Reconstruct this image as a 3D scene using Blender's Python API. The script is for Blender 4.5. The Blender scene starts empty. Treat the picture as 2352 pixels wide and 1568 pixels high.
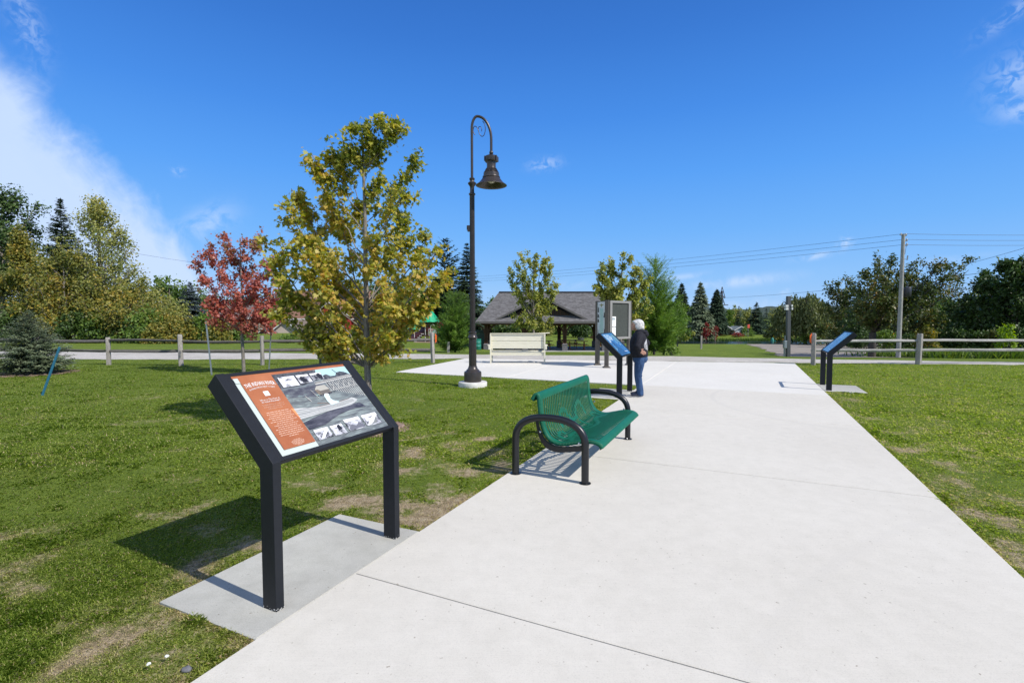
import bpy, bmesh, math, random
import numpy as np
from mathutils import Vector, Matrix
R = math.radians
random.seed(7)
scn = bpy.context.scene
col = scn.collection

# ------------------------------------------------------------ camera
F_PX, CX, CY, HOR, EYE = 1150.0, 1176.0, 784.0, 727.0, 1.68     # focal length and horizon measured on the photograph
PITCH = math.atan((CY - HOR) / F_PX)
cd = bpy.data.cameras.new('camera'); cam = bpy.data.objects.new('camera', cd); col.objects.link(cam)
cam.location = (0, 0, EYE); cam.rotation_euler = (R(90) - PITCH, 0, 0)
cd.sensor_width = 36; cd.lens = 36 * F_PX / 2352; cd.clip_start = .05; cd.clip_end = 9000
scn.camera = cam

# ------------------------------------------------------------ light
SUN_EL, SUN_AZ = 43.5, 120.0        # compass style: 0 = +Y, clockwise
sd = (math.sin(R(SUN_AZ)) * math.cos(R(SUN_EL)), math.cos(R(SUN_AZ)) * math.cos(R(SUN_EL)), math.sin(R(SUN_EL)))
ld = bpy.data.lights.new('sun', 'SUN'); sun = bpy.data.objects.new('sun', ld); col.objects.link(sun)
ld.energy = 5.0; ld.angle = R(.5); ld.color = (1.0, .955, .89)
sun.rotation_euler = Vector(sd).to_track_quat('Z', 'Y').to_euler(); sun.location = (20, -12, 25)
scn.view_settings.view_transform = 'Standard'; scn.view_settings.look = 'None'
scn.view_settings.exposure = 0.07; scn.view_settings.gamma = 1
SKY_STRENGTH = 0.095
scn.render.engine = 'CYCLES'
scn.cycles.max_bounces = 6; scn.cycles.transparent_max_bounces = 8

class X:
    """tiny expression wrapper over math nodes"""
    tree = None
    def __init__(s, sock): s.k = sock
    @staticmethod
    def op(o, *a):
        n = X.tree.nodes.new('ShaderNodeMath'); n.operation = o
        for i, v in enumerate(a):
            if isinstance(v, X): X.tree.links.new(v.k, n.inputs[i])
            else: n.inputs[i].default_value = v
        return X(n.outputs[0])
    def __add__(s, o): return X.op('ADD', s, o)
    __radd__ = __add__
    def __sub__(s, o): return X.op('SUBTRACT', s, o)
    def __rsub__(s, o): return X.op('SUBTRACT', o, s)
    def __mul__(s, o): return X.op('MULTIPLY', s, o)
    __rmul__ = __mul__
    def __truediv__(s, o): return X.op('DIVIDE', s, o)
    def smooth(s, a, b):
        n = X.tree.nodes.new('ShaderNodeMapRange'); n.interpolation_type = 'SMOOTHSTEP'; n.clamp = True
        X.tree.links.new(s.k, n.inputs[0]); n.inputs[1].default_value = a; n.inputs[2].default_value = b
        n.inputs[3].default_value = 0; n.inputs[4].default_value = 1
        return X(n.outputs[0])

def make_world():
    w = bpy.data.worlds.new('World'); scn.world = w; w.use_nodes = True
    nt = w.node_tree; nt.nodes.clear(); X.tree = nt
    N = nt.nodes.new; Lk = nt.links.new
    out = N('ShaderNodeOutputWorld'); bg = N('ShaderNodeBackground'); bg.inputs[1].default_value = SKY_STRENGTH
    sky = N('ShaderNodeTexSky'); sky.sky_type = 'NISHITA'; sky.sun_disc = False
    sky.sun_elevation = R(SUN_EL); sky.sun_rotation = R(SUN_AZ)
    sky.air_density = 1.0; sky.dust_density = .12; sky.ozone_density = 3.2; sky.altitude = 200
    tc = N('ShaderNodeTexCoord'); sp = N('ShaderNodeSeparateXYZ'); Lk(tc.outputs['Generated'], sp.inputs[0])
    x, y, z = (X(sp.outputs[i]) for i in range(3))
    az = X.op('ARCTAN2', x, y) * 57.2958
    el = X.op('ARCSINE', z) * 57.2958
    # the deep clear-air blue of the day, by elevation, blended over the physical sky
    er = N('ShaderNodeValToRGB'); Lk((X.op('MAXIMUM', el, 0.) / 90.).k, er.inputs[0]); ee = er.color_ramp.elements
    stops = [(0, (.36, .60, .97)), (4, (.25, .53, .98)), (9, (.155, .45, .98)), (15, (.092, .36, .95)), (21, (.056, .27, .84)), (28, (.036, .195, .68)), (35, (.025, .145, .55)), (50, (.009, .055, .25)), (90, (.004, .025, .13))]
    while len(ee) < len(stops): ee.new(.5)
    for q, (d_, c) in zip(ee, stops): q.position = d_ / 90.; q.color = (*c, 1)
    g1 = N('ShaderNodeMix'); g1.data_type = 'RGBA'; g1.blend_type = 'MULTIPLY'; g1.inputs[0].default_value = 1; Lk(er.outputs[0], g1.inputs[6]); g1.inputs[7].default_value = (1 / SKY_STRENGTH,) * 3 + (1,)
    hs = N('ShaderNodeMix'); hs.data_type = 'RGBA'; hs.inputs[0].default_value = .87; Lk(sky.outputs[0], hs.inputs[6]); Lk(g1.outputs[2], hs.inputs[7])
    def noise(scale, detail=4, rough=.55, dist=0., stretch=(1, 1, 1), off=(0, 0, 0)):
        mp = N('ShaderNodeMapping'); mp.inputs['Scale'].default_value = stretch; mp.inputs['Location'].default_value = off
        Lk(tc.outputs['Generated'], mp.inputs[0])
        n = N('ShaderNodeTexNoise'); n.inputs['Scale'].default_value = scale; n.inputs['Detail'].default_value = detail
        n.inputs['Roughness'].default_value = rough; n.inputs['Distortion'].default_value = dist
        Lk(mp.outputs[0], n.inputs['Vector']); return X(n.outputs[0])
    n1 = noise(6, 6, .6, .6); n2 = noise(22, 6, .62, .8); n3 = noise(60, 5, .6, 1.)
    # the big cirrus bank on the left: below a line in azimuth / elevation
    d = ((20.3 - 1.15 * (az + 44.)) - el) * .65 + (n1 - .5) * 6.5 + (n2 - .5) * 2.6 + (n3 - .5) * .7
    bank = d.smooth(-.9, 3.2)
    bank = bank * (.93 + (n1 - .5) * .35) * az.smooth(-24., -33.)
    tot = bank
    def blob(az0, el0, sa, se, tilt, amp, soft=1., nz=n2, k=1.6):
        c, s_ = math.cos(R(tilt)), math.sin(R(tilt))
        da, de = az - az0, el - el0
        u = (da * c + de * s_) / sa; v = (de * c - da * s_) / se
        rr = u * u + v * v
        m = X.op('EXPONENT', rr * -1.)
        m = m * ((nz - .36) * k * 2.4).smooth(0., 1.)
        return m * amp
    def ae(px, py):
        return math.degrees(math.atan((px - CX) / F_PX)), math.degrees(math.atan((HOR - py) / math.hypot(F_PX, px - CX)))
    for (px, py, sa, se, tl, am, nz) in [(90, 65, .9, 2.6, 18, .34, n3), (2325, 190, 1.9, 1.6, 0, .48, n3), (2335, 262, 1.6, .7, 0, .45, n3),
            (2300, 48, 2.2, .6, 25, .35, n3), (1690, 648, 4.6, .55, 5, .62, n2), (1560, 637, 3., .3, 6, .45, n2), (1868, 590, 1.6, .3, 8, .6, n2),
            (1936, 558, .6, .45, 40, .6, n3), (1250, 383, 1.6, .6, 6, .45, n3), (480, 515, 2.6, 1.2, 30, .5, n2), (422, 400, .5, .35, 0, .5, n3),
            (1280, 655, 3.0, .5, 2, .35, n2), (1800, 673, .5, .3, 30, .6, n3), (2150, 600, 3., .3, 5, .3, n2), (1620, 700, 9, .7, 0, .4, n2)]:
        a0, e0 = ae(px, py)
        tot = tot + blob(a0, e0, sa, se, tl, am, nz=nz)
    # other fair weather cirrus elsewhere round the sky, out of the photograph
    back = (n1 - .52).smooth(0., .3) * y.smooth(.1, -.5) * z.smooth(.02, .2) * .5
    tot = X.op('MINIMUM', tot + back, .9)
    mix = N('ShaderNodeMix'); mix.data_type = 'RGBA'; Lk(tot.k, mix.inputs[0]); Lk(hs.outputs[2], mix.inputs[6])
    mix.inputs[7].default_value = (6.4, 7.9, 10.6, 1)
    Lk(mix.outputs[2], bg.inputs[0]); Lk(bg.outputs[0], out.inputs[0])
make_world()

# ------------------------------------------------------------ measuring
def ray(px, py):
    u = (px - CX) / F_PX; v = (CY - py) / F_PX
    return Vector((u, math.cos(PITCH) + v * math.sin(PITCH), v * math.cos(PITCH) - math.sin(PITCH)))
PHI = .435
AX, AY = math.sin(PHI), math.cos(PHI)
def an(a, n, z=0.):            # path frame: a runs along the path, n to its right
    return Vector((a * AX + n * AY, a * AY - n * AX, z))
def to_an(x, y): return x * AX + y * AY, x * AY - y * AX
def sst(t): t = min(1., max(0., t)); return t * t * (3 - 2 * t)
def ytf(x):                    # far edge of the gravel trail
    pts = [(-60, 26.8), (-17, 23.6), (-2, 22.2), (7, 21.1), (11.7, 19.7), (18.7, 18.4), (60, 13.0)]
    if x <= pts[0][0]: return pts[0][1]
    for (x0, y0), (x1, y1) in zip(pts, pts[1:]):
        if x <= x1: return y0 + (y1 - y0) * (x - x0) / (x1 - x0)
    return pts[-1][1]
def ytn(x):                    # near edge
    pts = [(-60, 21.6), (-14, 19.55), (-1.8, 19.95), (11, 18.05), (18.5, 17.35), (60, 12.2)]
    if x <= pts[0][0]: return pts[0][1]
    for (x0, y0), (x1, y1) in zip(pts, pts[1:]):
        if x <= x1: return y0 + (y1 - y0) * (x - x0) / (x1 - x0)
    return pts[-1][1]
def zt(x, y):
    """terrain height"""
    k = .5 + .5 * sst((x + 9) / 10.)                   # gentler on the left
    t = y - ytf(x) - .5
    z = -.068 * min(max(t, 0), 18) * k
    if x > -2 and y > 40:
        w = sst((x - 7) / 14.)
        z -= w * 1.70 * sst((y - 40) / 46.)
        z -= w * .9 * math.exp(-((y - 92) / 4.) ** 2)      # river trough
        z += w * .62 * sst((y - 96) / 14.) + w * .3 * sst((y - 112) / 40.)
    if y > 170: z += 2. * sst((y - 170) / 300.)
    return z
def at(px, py):
    """pixel of the photograph -> point on the terrain"""
    r = ray(px, py); t = 2.
    o = Vector((0, 0, EYE))
    while t < 600:
        p = o + r * t
        if p.z <= zt(p.x, p.y): break
        t += .05 + t * .002
    return Vector((p.x, p.y, zt(p.x, p.y)))
def atd(px, py, D):
    """pixel at distance D"""
    r = ray(px, py); return Vector((0, 0, EYE)) + r * (D / r.y)
def base(px, py, D):
    p = atd(px, py, D); return Vector((p.x, p.y, zt(p.x, p.y)))
def proj(p):
    q = cam.matrix_world.inverted() if False else None
    x, y, z = p[0], p[1], p[2] - EYE
    c, s = math.cos(PITCH), math.sin(PITCH)
    dep = y * c - z * s; up = y * s + z * c
    return (CX + F_PX * x / dep, CY - F_PX * up / dep)

# ------------------------------------------------------------ mesh tools
class MB:
    def __init__(s): s.v = []; s.f = []; s.m = []; s.mi = 0
    def add(s, vs, fs, mi=None):
        b = len(s.v); s.v += [tuple(q) for q in vs]
        s.f += [tuple(i + b for i in f) for f in fs]; s.m += [s.mi if mi is None else mi] * len(fs); return s
    def box(s, c, d, rot=None, mi=None):
        vs = []
        for i in range(8):
            p = Vector(((i & 1) - .5, ((i >> 1) & 1) - .5, ((i >> 2) & 1) - .5)); p = Vector((p.x * d[0], p.y * d[1], p.z * d[2]))
            if rot is not None: p = rot @ p
            vs.append(p + Vector(c))
        return s.add(vs, [(0, 2, 3, 1), (4, 5, 7, 6), (0, 1, 5, 4), (2, 6, 7, 3), (0, 4, 6, 2), (1, 3, 7, 5)], mi)
    def beam(s, p0, p1, w, h, up=(0, 0, 1), mi=None):
        p0, p1 = Vector(p0), Vector(p1); d = (p1 - p0); L = d.length; d.normalize()
        sx = d.cross(Vector(up)); 
        if sx.length < 1e-4: sx = d.cross(Vector((0, 1, 0)))
        sx.normalize(); sz = sx.cross(d)
        M = Matrix((sx, d, sz)).transposed()
        return s.box((p0 + p1) / 2, (w, L, h), M, mi)
    def tube(s, pts, r, n=8, mi=None, caps=True):
        pts = [Vector(p) for p in pts]; rs = r if hasattr(r, '__len__') else [r] * len(pts)
        vs = []; u = None
        for i, p in enumerate(pts):
            d = (pts[min(i + 1, len(pts) - 1)] - pts[max(i - 1, 0)]).normalized()
            if u is None:
                u = d.cross(Vector((0, 0, 1)))
                if u.length < .1: u = d.cross(Vector((1, 0, 0)))
            u = (u - d * u.dot(d)).normalized(); w = d.cross(u)
            for k in range(n):
                a = 2 * math.pi * k / n; vs.append(p + (u * math.cos(a) + w * math.sin(a)) * rs[i])
        fs = [(i * n + k, i * n + (k + 1) % n, (i + 1) * n + (k + 1) % n, (i + 1) * n + k) for i in range(len(pts) - 1) for k in range(n)]
        if caps: fs += [tuple(range(n))[::-1], tuple((len(pts) - 1) * n + k for k in range(n))]
        return s.add(vs, fs, mi)
    def lathe(s, prof, n=24, c=(0, 0, 0), flute=None, mi=None):
        """prof: (r, z) or (r, z, flute depth)"""
        vs = []
        for q in prof:
            r, z = q[0], q[1]; fd = q[2] if len(q) > 2 else 0
            for k in range(n):
                a = 2 * math.pi * k / n; rr = r - (fd if k % 4 in (1, 2) else 0)
                vs.append((c[0] + rr * math.cos(a), c[1] + rr * math.sin(a), c[2] + z))
        fs = [(i * n + k, i * n + (k + 1) % n, (i + 1) * n + (k + 1) % n, (i + 1) * n + k) for i in range(len(prof) - 1) for k in range(n)]
        fs += [tuple(range(n))[::-1], tuple((len(prof) - 1) * n + k for k in range(n))]
        return s.add(vs, fs, mi)
    def prism(s, poly, w0, w1, fn, mi=None):
        """poly (p,q) extruded between w0 and w1; fn(p,q,w)->xyz"""
        n = len(poly)
        vs = [fn(p, q, w0) for p, q in poly] + [fn(p, q, w1) for p, q in poly]
        fs = [tuple(range(n))[::-1], tuple(range(n, 2 * n))] + [(i, (i + 1) % n, n + (i + 1) % n, n + i) for i in range(n)]
        return s.add(vs, fs, mi)
    def sphere(s, c, r, nu=12, nv=8, mi=None, fn=None):
        r = r if hasattr(r, '__len__') else (r, r, r); vs = []
        for j in range(nv + 1):
            t = math.pi * j / nv
            for i in range(nu):
                a = 2 * math.pi * i / nu
                p = Vector((math.sin(t) * math.cos(a), math.sin(t) * math.sin(a), math.cos(t)))
                if fn: p = fn(p)
                vs.append((c[0] + p[0] * r[0], c[1] + p[1] * r[1], c[2] + p[2] * r[2]))
        fs = [(j * nu + i, (j + 1) * nu + i, (j + 1) * nu + (i + 1) % nu, j * nu + (i + 1) % nu) for j in range(nv) for i in range(nu)]
        return s.add(vs, fs, mi)
    def build(s, name, mats, parent=None, smooth=None, bevel=0., loc=None, recalc=True):
        me = bpy.data.meshes.new(name); me.from_pydata([tuple(v) for v in s.v], [], s.f)
        mats = mats if isinstance(mats, (list, tuple)) else [mats]
        for m in mats: me.materials.append(m)
        me.polygons.foreach_set('material_index', s.m)
        if recalc:
            bm = bmesh.new(); bm.from_mesh(me); bmesh.ops.recalc_face_normals(bm, faces=bm.faces[:]); bm.to_mesh(me); bm.free()
        if smooth is not None:
            me.polygons.foreach_set('use_smooth', [True] * len(me.polygons)); me.set_sharp_from_angle(angle=R(smooth))
        me.update()
        o = bpy.data.objects.new(name, me); col.objects.link(o)
        if parent: o.parent = parent
        if loc is not None: o.location = loc
        if bevel:
            b = o.modifiers.new('bevel', 'BEVEL'); b.width = bevel; b.segments = 2; b.limit_method = 'ANGLE'; b.angle_limit = R(40)
        return o

def build_each(mb, name, mats, parent=None, **kw):
    """every connected piece of the mesh becomes an object of its own"""
    par = list(range(len(mb.v)))
    def find(i):
        while par[i] != i: par[i] = par[par[i]]; i = par[i]
        return i
    for f in mb.f:
        for k in f[1:]:
            a, b = find(f[0]), find(k)
            if a != b: par[a] = b
    groups = {}
    for f, mi in zip(mb.f, mb.m): groups.setdefault(find(f[0]), []).append((f, mi))
    out = []
    for fs in groups.values():
        ids = sorted({k for f, _ in fs for k in f}); mp = {k: i for i, k in enumerate(ids)}; q = MB()
        q.v = [mb.v[k] for k in ids]; q.f = [tuple(mp[k] for k in f) for f, _ in fs]; q.m = [mi for _, mi in fs]; out.append(q.build(name, mats, parent, **kw))
    return out

def soup(name, verts, k, mat, parent=None, attr=None, smooth=False, loc=None):
    """fast mesh: verts (n*k,3), each k in a row one polygon; attr dict name -> per vertex float"""
    verts = np.asarray(verts, dtype=np.float32).reshape(-1, 3); n = len(verts) // k
    me = bpy.data.meshes.new(name)
    me.vertices.add(n * k); me.vertices.foreach_set('co', verts.ravel())
    me.loops.add(n * k); me.loops.foreach_set('vertex_index', np.arange(n * k, dtype=np.int32))
    me.polygons.add(n); me.polygons.foreach_set('loop_start', np.arange(0, n * k, k, dtype=np.int32))
    me.update(calc_edges=True)
    for an_, av in (attr or {}).items():
        if len(av) == n: av = np.repeat(np.asarray(av), k)
        a = me.attributes.new(an_, 'FLOAT', 'POINT'); a.data.foreach_set('value', np.asarray(av, dtype=np.float32))
    me.materials.append(mat)
    o = bpy.data.objects.new(name, me); col.objects.link(o)
    if parent: o.parent = parent
    if loc is not None: o.location = loc
    return o

def tag(o, label=None, cat=None, group=None, kind=None):
    for k, v in (('label', label), ('category', cat), ('group', group), ('kind', kind)):
        if v: o[k] = v
    return o
def thing(name, label, cat, loc=(0, 0, 0), rz=0., group=None):
    o = bpy.data.objects.new(name, None); col.objects.link(o); o.empty_display_size = .2
    o.location = loc; o.rotation_euler = (0, 0, rz); return tag(o, label, cat, group)
KIDS = {}
def dup(root, loc, rz=0., label=None, group=None, scale=1.):
    r = root.copy(); col.objects.link(r); r.location = loc; r.rotation_euler = (0, 0, rz)
    r.scale = scale if hasattr(scale, '__len__') else (scale,) * 3
    if label: r['label'] = label
    if group: r['group'] = group
    if root.name not in KIDS: KIDS[root.name] = [(c, list(c.children)) for c in root.children]
    for ch, gs in KIDS[root.name]:
        c = ch.copy(); col.objects.link(c); c.parent = r
        for g in gs:
            q = g.copy(); col.objects.link(q); q.parent = c
    return r

# ------------------------------------------------------------ materials
def nmat(name):
    m = bpy.data.materials.new(name); m.use_nodes = True; nt = m.node_tree
    return m, nt, nt.nodes['Principled BSDF'], nt.nodes.new, nt.links.new
def vnoise(nt, scale, detail=4, rough=.6, coord='Object', stretch=None, dist=0.):
    N, Lk = nt.nodes.new, nt.links.new
    tc = N('ShaderNodeTexCoord'); n = N('ShaderNodeTexNoise')
    n.inputs['Scale'].default_value = scale; n.inputs['Detail'].default_value = detail; n.inputs['Roughness'].default_value = rough
    n.inputs['Distortion'].default_value = dist
    if stretch:
        mp = N('ShaderNodeMapping'); mp.inputs['Scale'].default_value = stretch; Lk(tc.outputs[coord], mp.inputs[0]); Lk(mp.outputs[0], n.inputs['Vector'])
    else: Lk(tc.outputs[coord], n.inputs['Vector'])
    return n
def ramp(nt, src, stops):
    r = nt.nodes.new('ShaderNodeValToRGB'); nt.links.new(src, r.inputs[0]); e = r.color_ramp.elements
    while len(e) < len(stops): e.new(.5)
    for q, (p, c) in zip(e, stops): q.position = p; q.color = (*c, 1)
    return r
def mixc(nt, fac, a, b, blend='MIX'):
    m = nt.nodes.new('ShaderNodeMix'); m.data_type = 'RGBA'; m.blend_type = blend
    for i, v in ((0, fac), (6, a), (7, b)):
        if isinstance(v, bpy.types.NodeSocket): nt.links.new(v, m.inputs[i])
        elif i == 0: m.inputs[0].default_value = v
        else: m.inputs[i].default_value = (*v, 1)
    return m.outputs[2]
def simple(name, c, rough=.6, metal=0., var=.0, scale=8., bump=0., bscale=60., spec=.5, stretch=None, coat=0., c2=None, detail=5):
    m, nt, b, N, Lk = nmat(name)
    b.inputs['Base Color'].default_value = (*c, 1); b.inputs['Roughness'].default_value = rough; b.inputs['Metallic'].default_value = metal
    b.inputs['Specular IOR Level'].default_value = spec; b.inputs['Coat Weight'].default_value = coat; b.inputs['Coat Roughness'].default_value = .08
    if var:
        n = vnoise(nt, scale, detail, .65, stretch=stretch)
        lo = tuple(x * (1 - var) for x in c); hi = c2 or tuple(min(1, x * (1 + var)) for x in c)
        r = ramp(nt, n.outputs[0], [(.3, lo), (.7, hi)]); Lk(r.outputs[0], b.inputs['Base Color'])
    if bump:
        n = vnoise(nt, bscale, 5, .6, stretch=stretch); bp = N('ShaderNodeBump'); bp.inputs['Strength'].default_value = bump; bp.inputs['Distance'].default_value = .01
        Lk(n.outputs[0], bp.inputs['Height']); Lk(bp.outputs[0], b.inputs['Normal'])
    return m

def concrete(name, c, dark, speck=.35, stain=.5, tyre=None):
    m, nt, b, N, Lk = nmat(name); b.inputs['Roughness'].default_value = .88; b.inputs['Specular IOR Level'].default_value = .25
    n1 = vnoise(nt, .55, 4, .6); n2 = vnoise(nt, 7, 6, .7); n3 = vnoise(nt, 160, 3, .7); n4 = vnoise(nt, 38, 2, .5)
    r1 = ramp(nt, n1.outputs[0], [(.32, dark), (.62, c)])
    r2 = ramp(nt, n2.outputs[0], [(.30, (.86, .86, .85)), (.6, (1, 1, 1))])
    o = mixc(nt, stain, r1.outputs[0], r2.outputs[0], 'MULTIPLY')
    r3 = ramp(nt, n3.outputs[0], [(.36, (.62, .62, .62)), (.5, (1, 1, 1))]); o = mixc(nt, speck, o, r3.outputs[0], 'MULTIPLY')
    r4 = ramp(nt, n4.outputs[0], [(.25, (.42, .38, .33)), (.29, (1, 1, 1))]); o = mixc(nt, .7, o, r4.outputs[0], 'MULTIPLY')
    # broom finish across the path and a few rubbed tyre marks
    tc = N('ShaderNodeTexCoord'); mp = N('ShaderNodeMapping'); mp.inputs['Rotation'].default_value = (0, 0, PHI); mp.inputs['Scale'].default_value = (3, 260, 1)
    Lk(tc.outputs['Object'], mp.inputs[0]); br = N('ShaderNodeTexNoise'); br.inputs['Scale'].default_value = 1.; br.inputs['Detail'].default_value = 3; Lk(mp.outputs[0], br.inputs['Vector'])
    rb = ramp(nt, br.outputs[0], [(.3, (.93, .93, .93)), (.6, (1, 1, 1))]); o = mixc(nt, .7, o, rb.outputs[0], 'MULTIPLY')
    if tyre:
        X.tree = nt; tcx = N('ShaderNodeTexCoord'); sp = N('ShaderNodeSeparateXYZ'); Lk(tcx.outputs['Object'], sp.inputs[0]); x_, y_ = X(sp.outputs[0]), X(sp.outputs[1])
        tot = None
        for (cx, cy, r_, w_, a_) in tyre:
            dx, dy = x_ - cx, y_ - cy; d_ = X.op('ABSOLUTE', X.op('SQRT', dx * dx + dy * dy) - r_)
            k_ = (1. - d_.smooth(w_ * .3, w_)) * ((X(n2.outputs[0]) - .38) * 5.).smooth(0., 1.) * a_
            tot = k_ if tot is None else X.op('MAXIMUM', tot, k_)
        o = mixc(nt, tot.k, o, (.33, .32, .31))
    Lk(o, b.inputs['Base Color'])
    bp = N('ShaderNodeBump'); bp.inputs['Strength'].default_value = .25; bp.inputs['Distance'].default_value = .004; Lk(n3.outputs[0], bp.inputs['Height'])
    bp2 = N('ShaderNodeBump'); bp2.inputs['Strength'].default_value = .15; bp2.inputs['Distance'].default_value = .004; Lk(br.outputs[0], bp2.inputs['Height']); Lk(bp.outputs[0], bp2.inputs['Normal'])
    Lk(bp2.outputs[0], b.inputs['Normal']); return m

def leafmat(name, stops, trans=.35, rough=.5, attr='rnd', tint=None):
    m, nt, b, N, Lk = nmat(name)
    a = N('ShaderNodeAttribute'); a.attribute_name = attr
    r = ramp(nt, a.outputs['Fac'], stops); b.inputs['Roughness'].default_value = rough; b.inputs['Specular IOR Level'].default_value = .35
    Lk(r.outputs[0], b.inputs['Base Color'])
    t = N('ShaderNodeBsdfTranslucent'); hs = N('ShaderNodeHueSaturation'); hs.inputs['Saturation'].default_value = 1.15; hs.inputs['Value'].default_value = 1.5
    Lk(r.outputs[0], hs.inputs['Color']); Lk(hs.outputs[0], t.inputs[0])
    mx = N('ShaderNodeMixShader'); mx.inputs[0].default_value = trans; Lk(b.outputs[0], mx.inputs[1]); Lk(t.outputs[0], mx.inputs[2])
    Lk(mx.outputs[0], nt.nodes['Material Output'].inputs[0]); return m

def wood(name, c1, c2, stretch=(1, 1, 12), rough=.8, scale=14):
    m, nt, b, N, Lk = nmat(name); b.inputs['Roughness'].default_value = rough; b.inputs['Specular IOR Level'].default_value = .25
    n = vnoise(nt, scale, 6, .65, stretch=stretch, dist=.4); n2 = vnoise(nt, 2.2, 3)
    r = ramp(nt, n.outputs[0], [(.34, c1), (.62, c2)]); r2 = ramp(nt, n2.outputs[0], [(.3, (.75, .75, .75)), (.65, (1.05, 1.05, 1.05))])
    Lk(mixc(nt, 1., r.outputs[0], r2.outputs[0], 'MULTIPLY'), b.inputs['Base Color'])
    bp = N('ShaderNodeBump'); bp.inputs['Strength'].default_value = .5; bp.inputs['Distance'].default_value = .01; Lk(n.outputs[0], bp.inputs['Height']); Lk(bp.outputs[0], b.inputs['Normal'])
    return m
M = {}
M['concrete'] = concrete('concrete_pale', (.648, .612, .538), (.608, .572, .50), .28, .5, [(6.65, 9.36, 2.68, .07, .16), (8.20, 9.71, 4.17, .05, .08), (5.74, -1.42, 5.91, .07, .07)])
M['plaza'] = concrete('concrete_plaza', (.685, .658, .60), (.645, .618, .562), .2, .4)
M['slab'] = concrete('concrete_grey', (.54, .53, .475), (.42, .41, .37), .6, .9)
M['black'] = simple('black_powder_coat', (.009, .010, .012), .34, 0, .15, 30, .06, 500, .5)
M['sign_black'] = simple('dark_slate_paint', (.011, .013, .017), .55, 0, .12, 20, .12, 700, .3)
M['bronze'] = simple('dark_bronze_paint', (.062, .052, .048), .33, .35, .15, 9, .0)
M['green_coat'] = simple('green_plastic_coat', (.005, .112, .060), .48, 0, .12, 9, .08, 300, .3)
M['white_wood'] = simple('cream_paint', (.70, .66, .51), .6, 0, .08, 5, .15, 30, .3, (1, 8, 8), c2=(.76, .72, .57))
M['fence_wood'] = wood('weathered_split_rail', (.16, .145, .13), (.44, .41, .37), (14, 14, 1.2))
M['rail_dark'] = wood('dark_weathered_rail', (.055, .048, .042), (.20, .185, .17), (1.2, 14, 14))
M['rail_wood'] = wood('weathered_rail', (.16, .15, .14), (.52, .50, .47), (1.2, 14, 14))
M['bark'] = wood('grey_bark', (.10, .085, .07), (.30, .27, .235), (6, 6, 1.5), scale=10)
M['bark_dark'] = wood('dark_bark', (.03, .026, .022), (.10, .088, .075), (6, 6, 1.2), scale=6)
M['steel'] = simple('galvanised_steel', (.33, .35, .36), .45, .7, .2, 20)
M['chrome'] = simple('bright_bolt', (.6, .6, .6), .25, 1.)
M['mulch'] = wood('wood_chips', (.10, .06, .04), (.42, .30, .23), (1, 1, 1), scale=30)
# ------------------------------------------------------------ value noise shared by ground and blades
_rs = np.random.RandomState(5); _T = _rs.rand(256, 256)
def vn(x, y, s):
    x = np.asarray(x, float) * s + 100.3; y = np.asarray(y, float) * s + 57.7
    xi = np.floor(x).astype(int); yi = np.floor(y).astype(int); fx = x - xi; fy = y - yi
    fx = fx * fx * (3 - 2 * fx); fy = fy * fy * (3 - 2 * fy)
    g = lambda i, j: _T[i % 256, j % 256]
    return (g(xi, yi) * (1 - fx) + g(xi + 1, yi) * fx) * (1 - fy) + (g(xi, yi + 1) * (1 - fx) + g(xi + 1, yi + 1) * fx) * fy
def fbm(x, y, s, o=4):
    t = 0; a = .5; n = 0
    for i in range(o): t = t + a * vn(x + 7 * i, y - 3 * i, s * 2 ** i); n += a; a *= .55
    return t / n
def dryness(x, y):
    x = np.asarray(x, float); y = np.asarray(y, float)
    a = x * AX + y * AY; n = x * AY - y * AX
    d = (fbm(x, y, .7) - .5) * 1.2 + (fbm(x + 40, y, 3.4, 5) - .5) * 3.2
    brk = np.clip(.45 + (fbm(x - 20, y + 9, 1.6, 4) - .5) * 3.2, 0, 1.2)
    # worn strip along the left edge of the path, mostly between the near sign and the green bench, and the near corner
    worn = np.exp(-(((n + 2.75) / .75) ** 2)) * np.clip(1 - np.abs(a - 3.7) / 2.6, 0, 1) * .85 * brk
    near = np.clip((4.2 - y) / 2.6, 0, 1) * (n < 0) * .46 * brk
    mid = np.exp(-(((x + 1.2) / 1.6) ** 2 + ((y - 6.0) / 1.8) ** 2)) * .35 * brk + np.exp(-(((x + 1.5) / 1.2) ** 2 + ((y - 4.7) / .9) ** 2)) * .4 * brk
    rt = np.exp(-((n - 1.85) / .35) ** 2) * .35 + np.exp(-((n - 2.6) / 1.2) ** 2) * .22 * (a < 9) * (a > 2) * brk
    far = -.22 - .3 * np.clip((y - 7) / 5, 0, 1)
    return np.clip(d * .7 + worn + near + mid + rt + far + .12, 0, 1)

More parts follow.
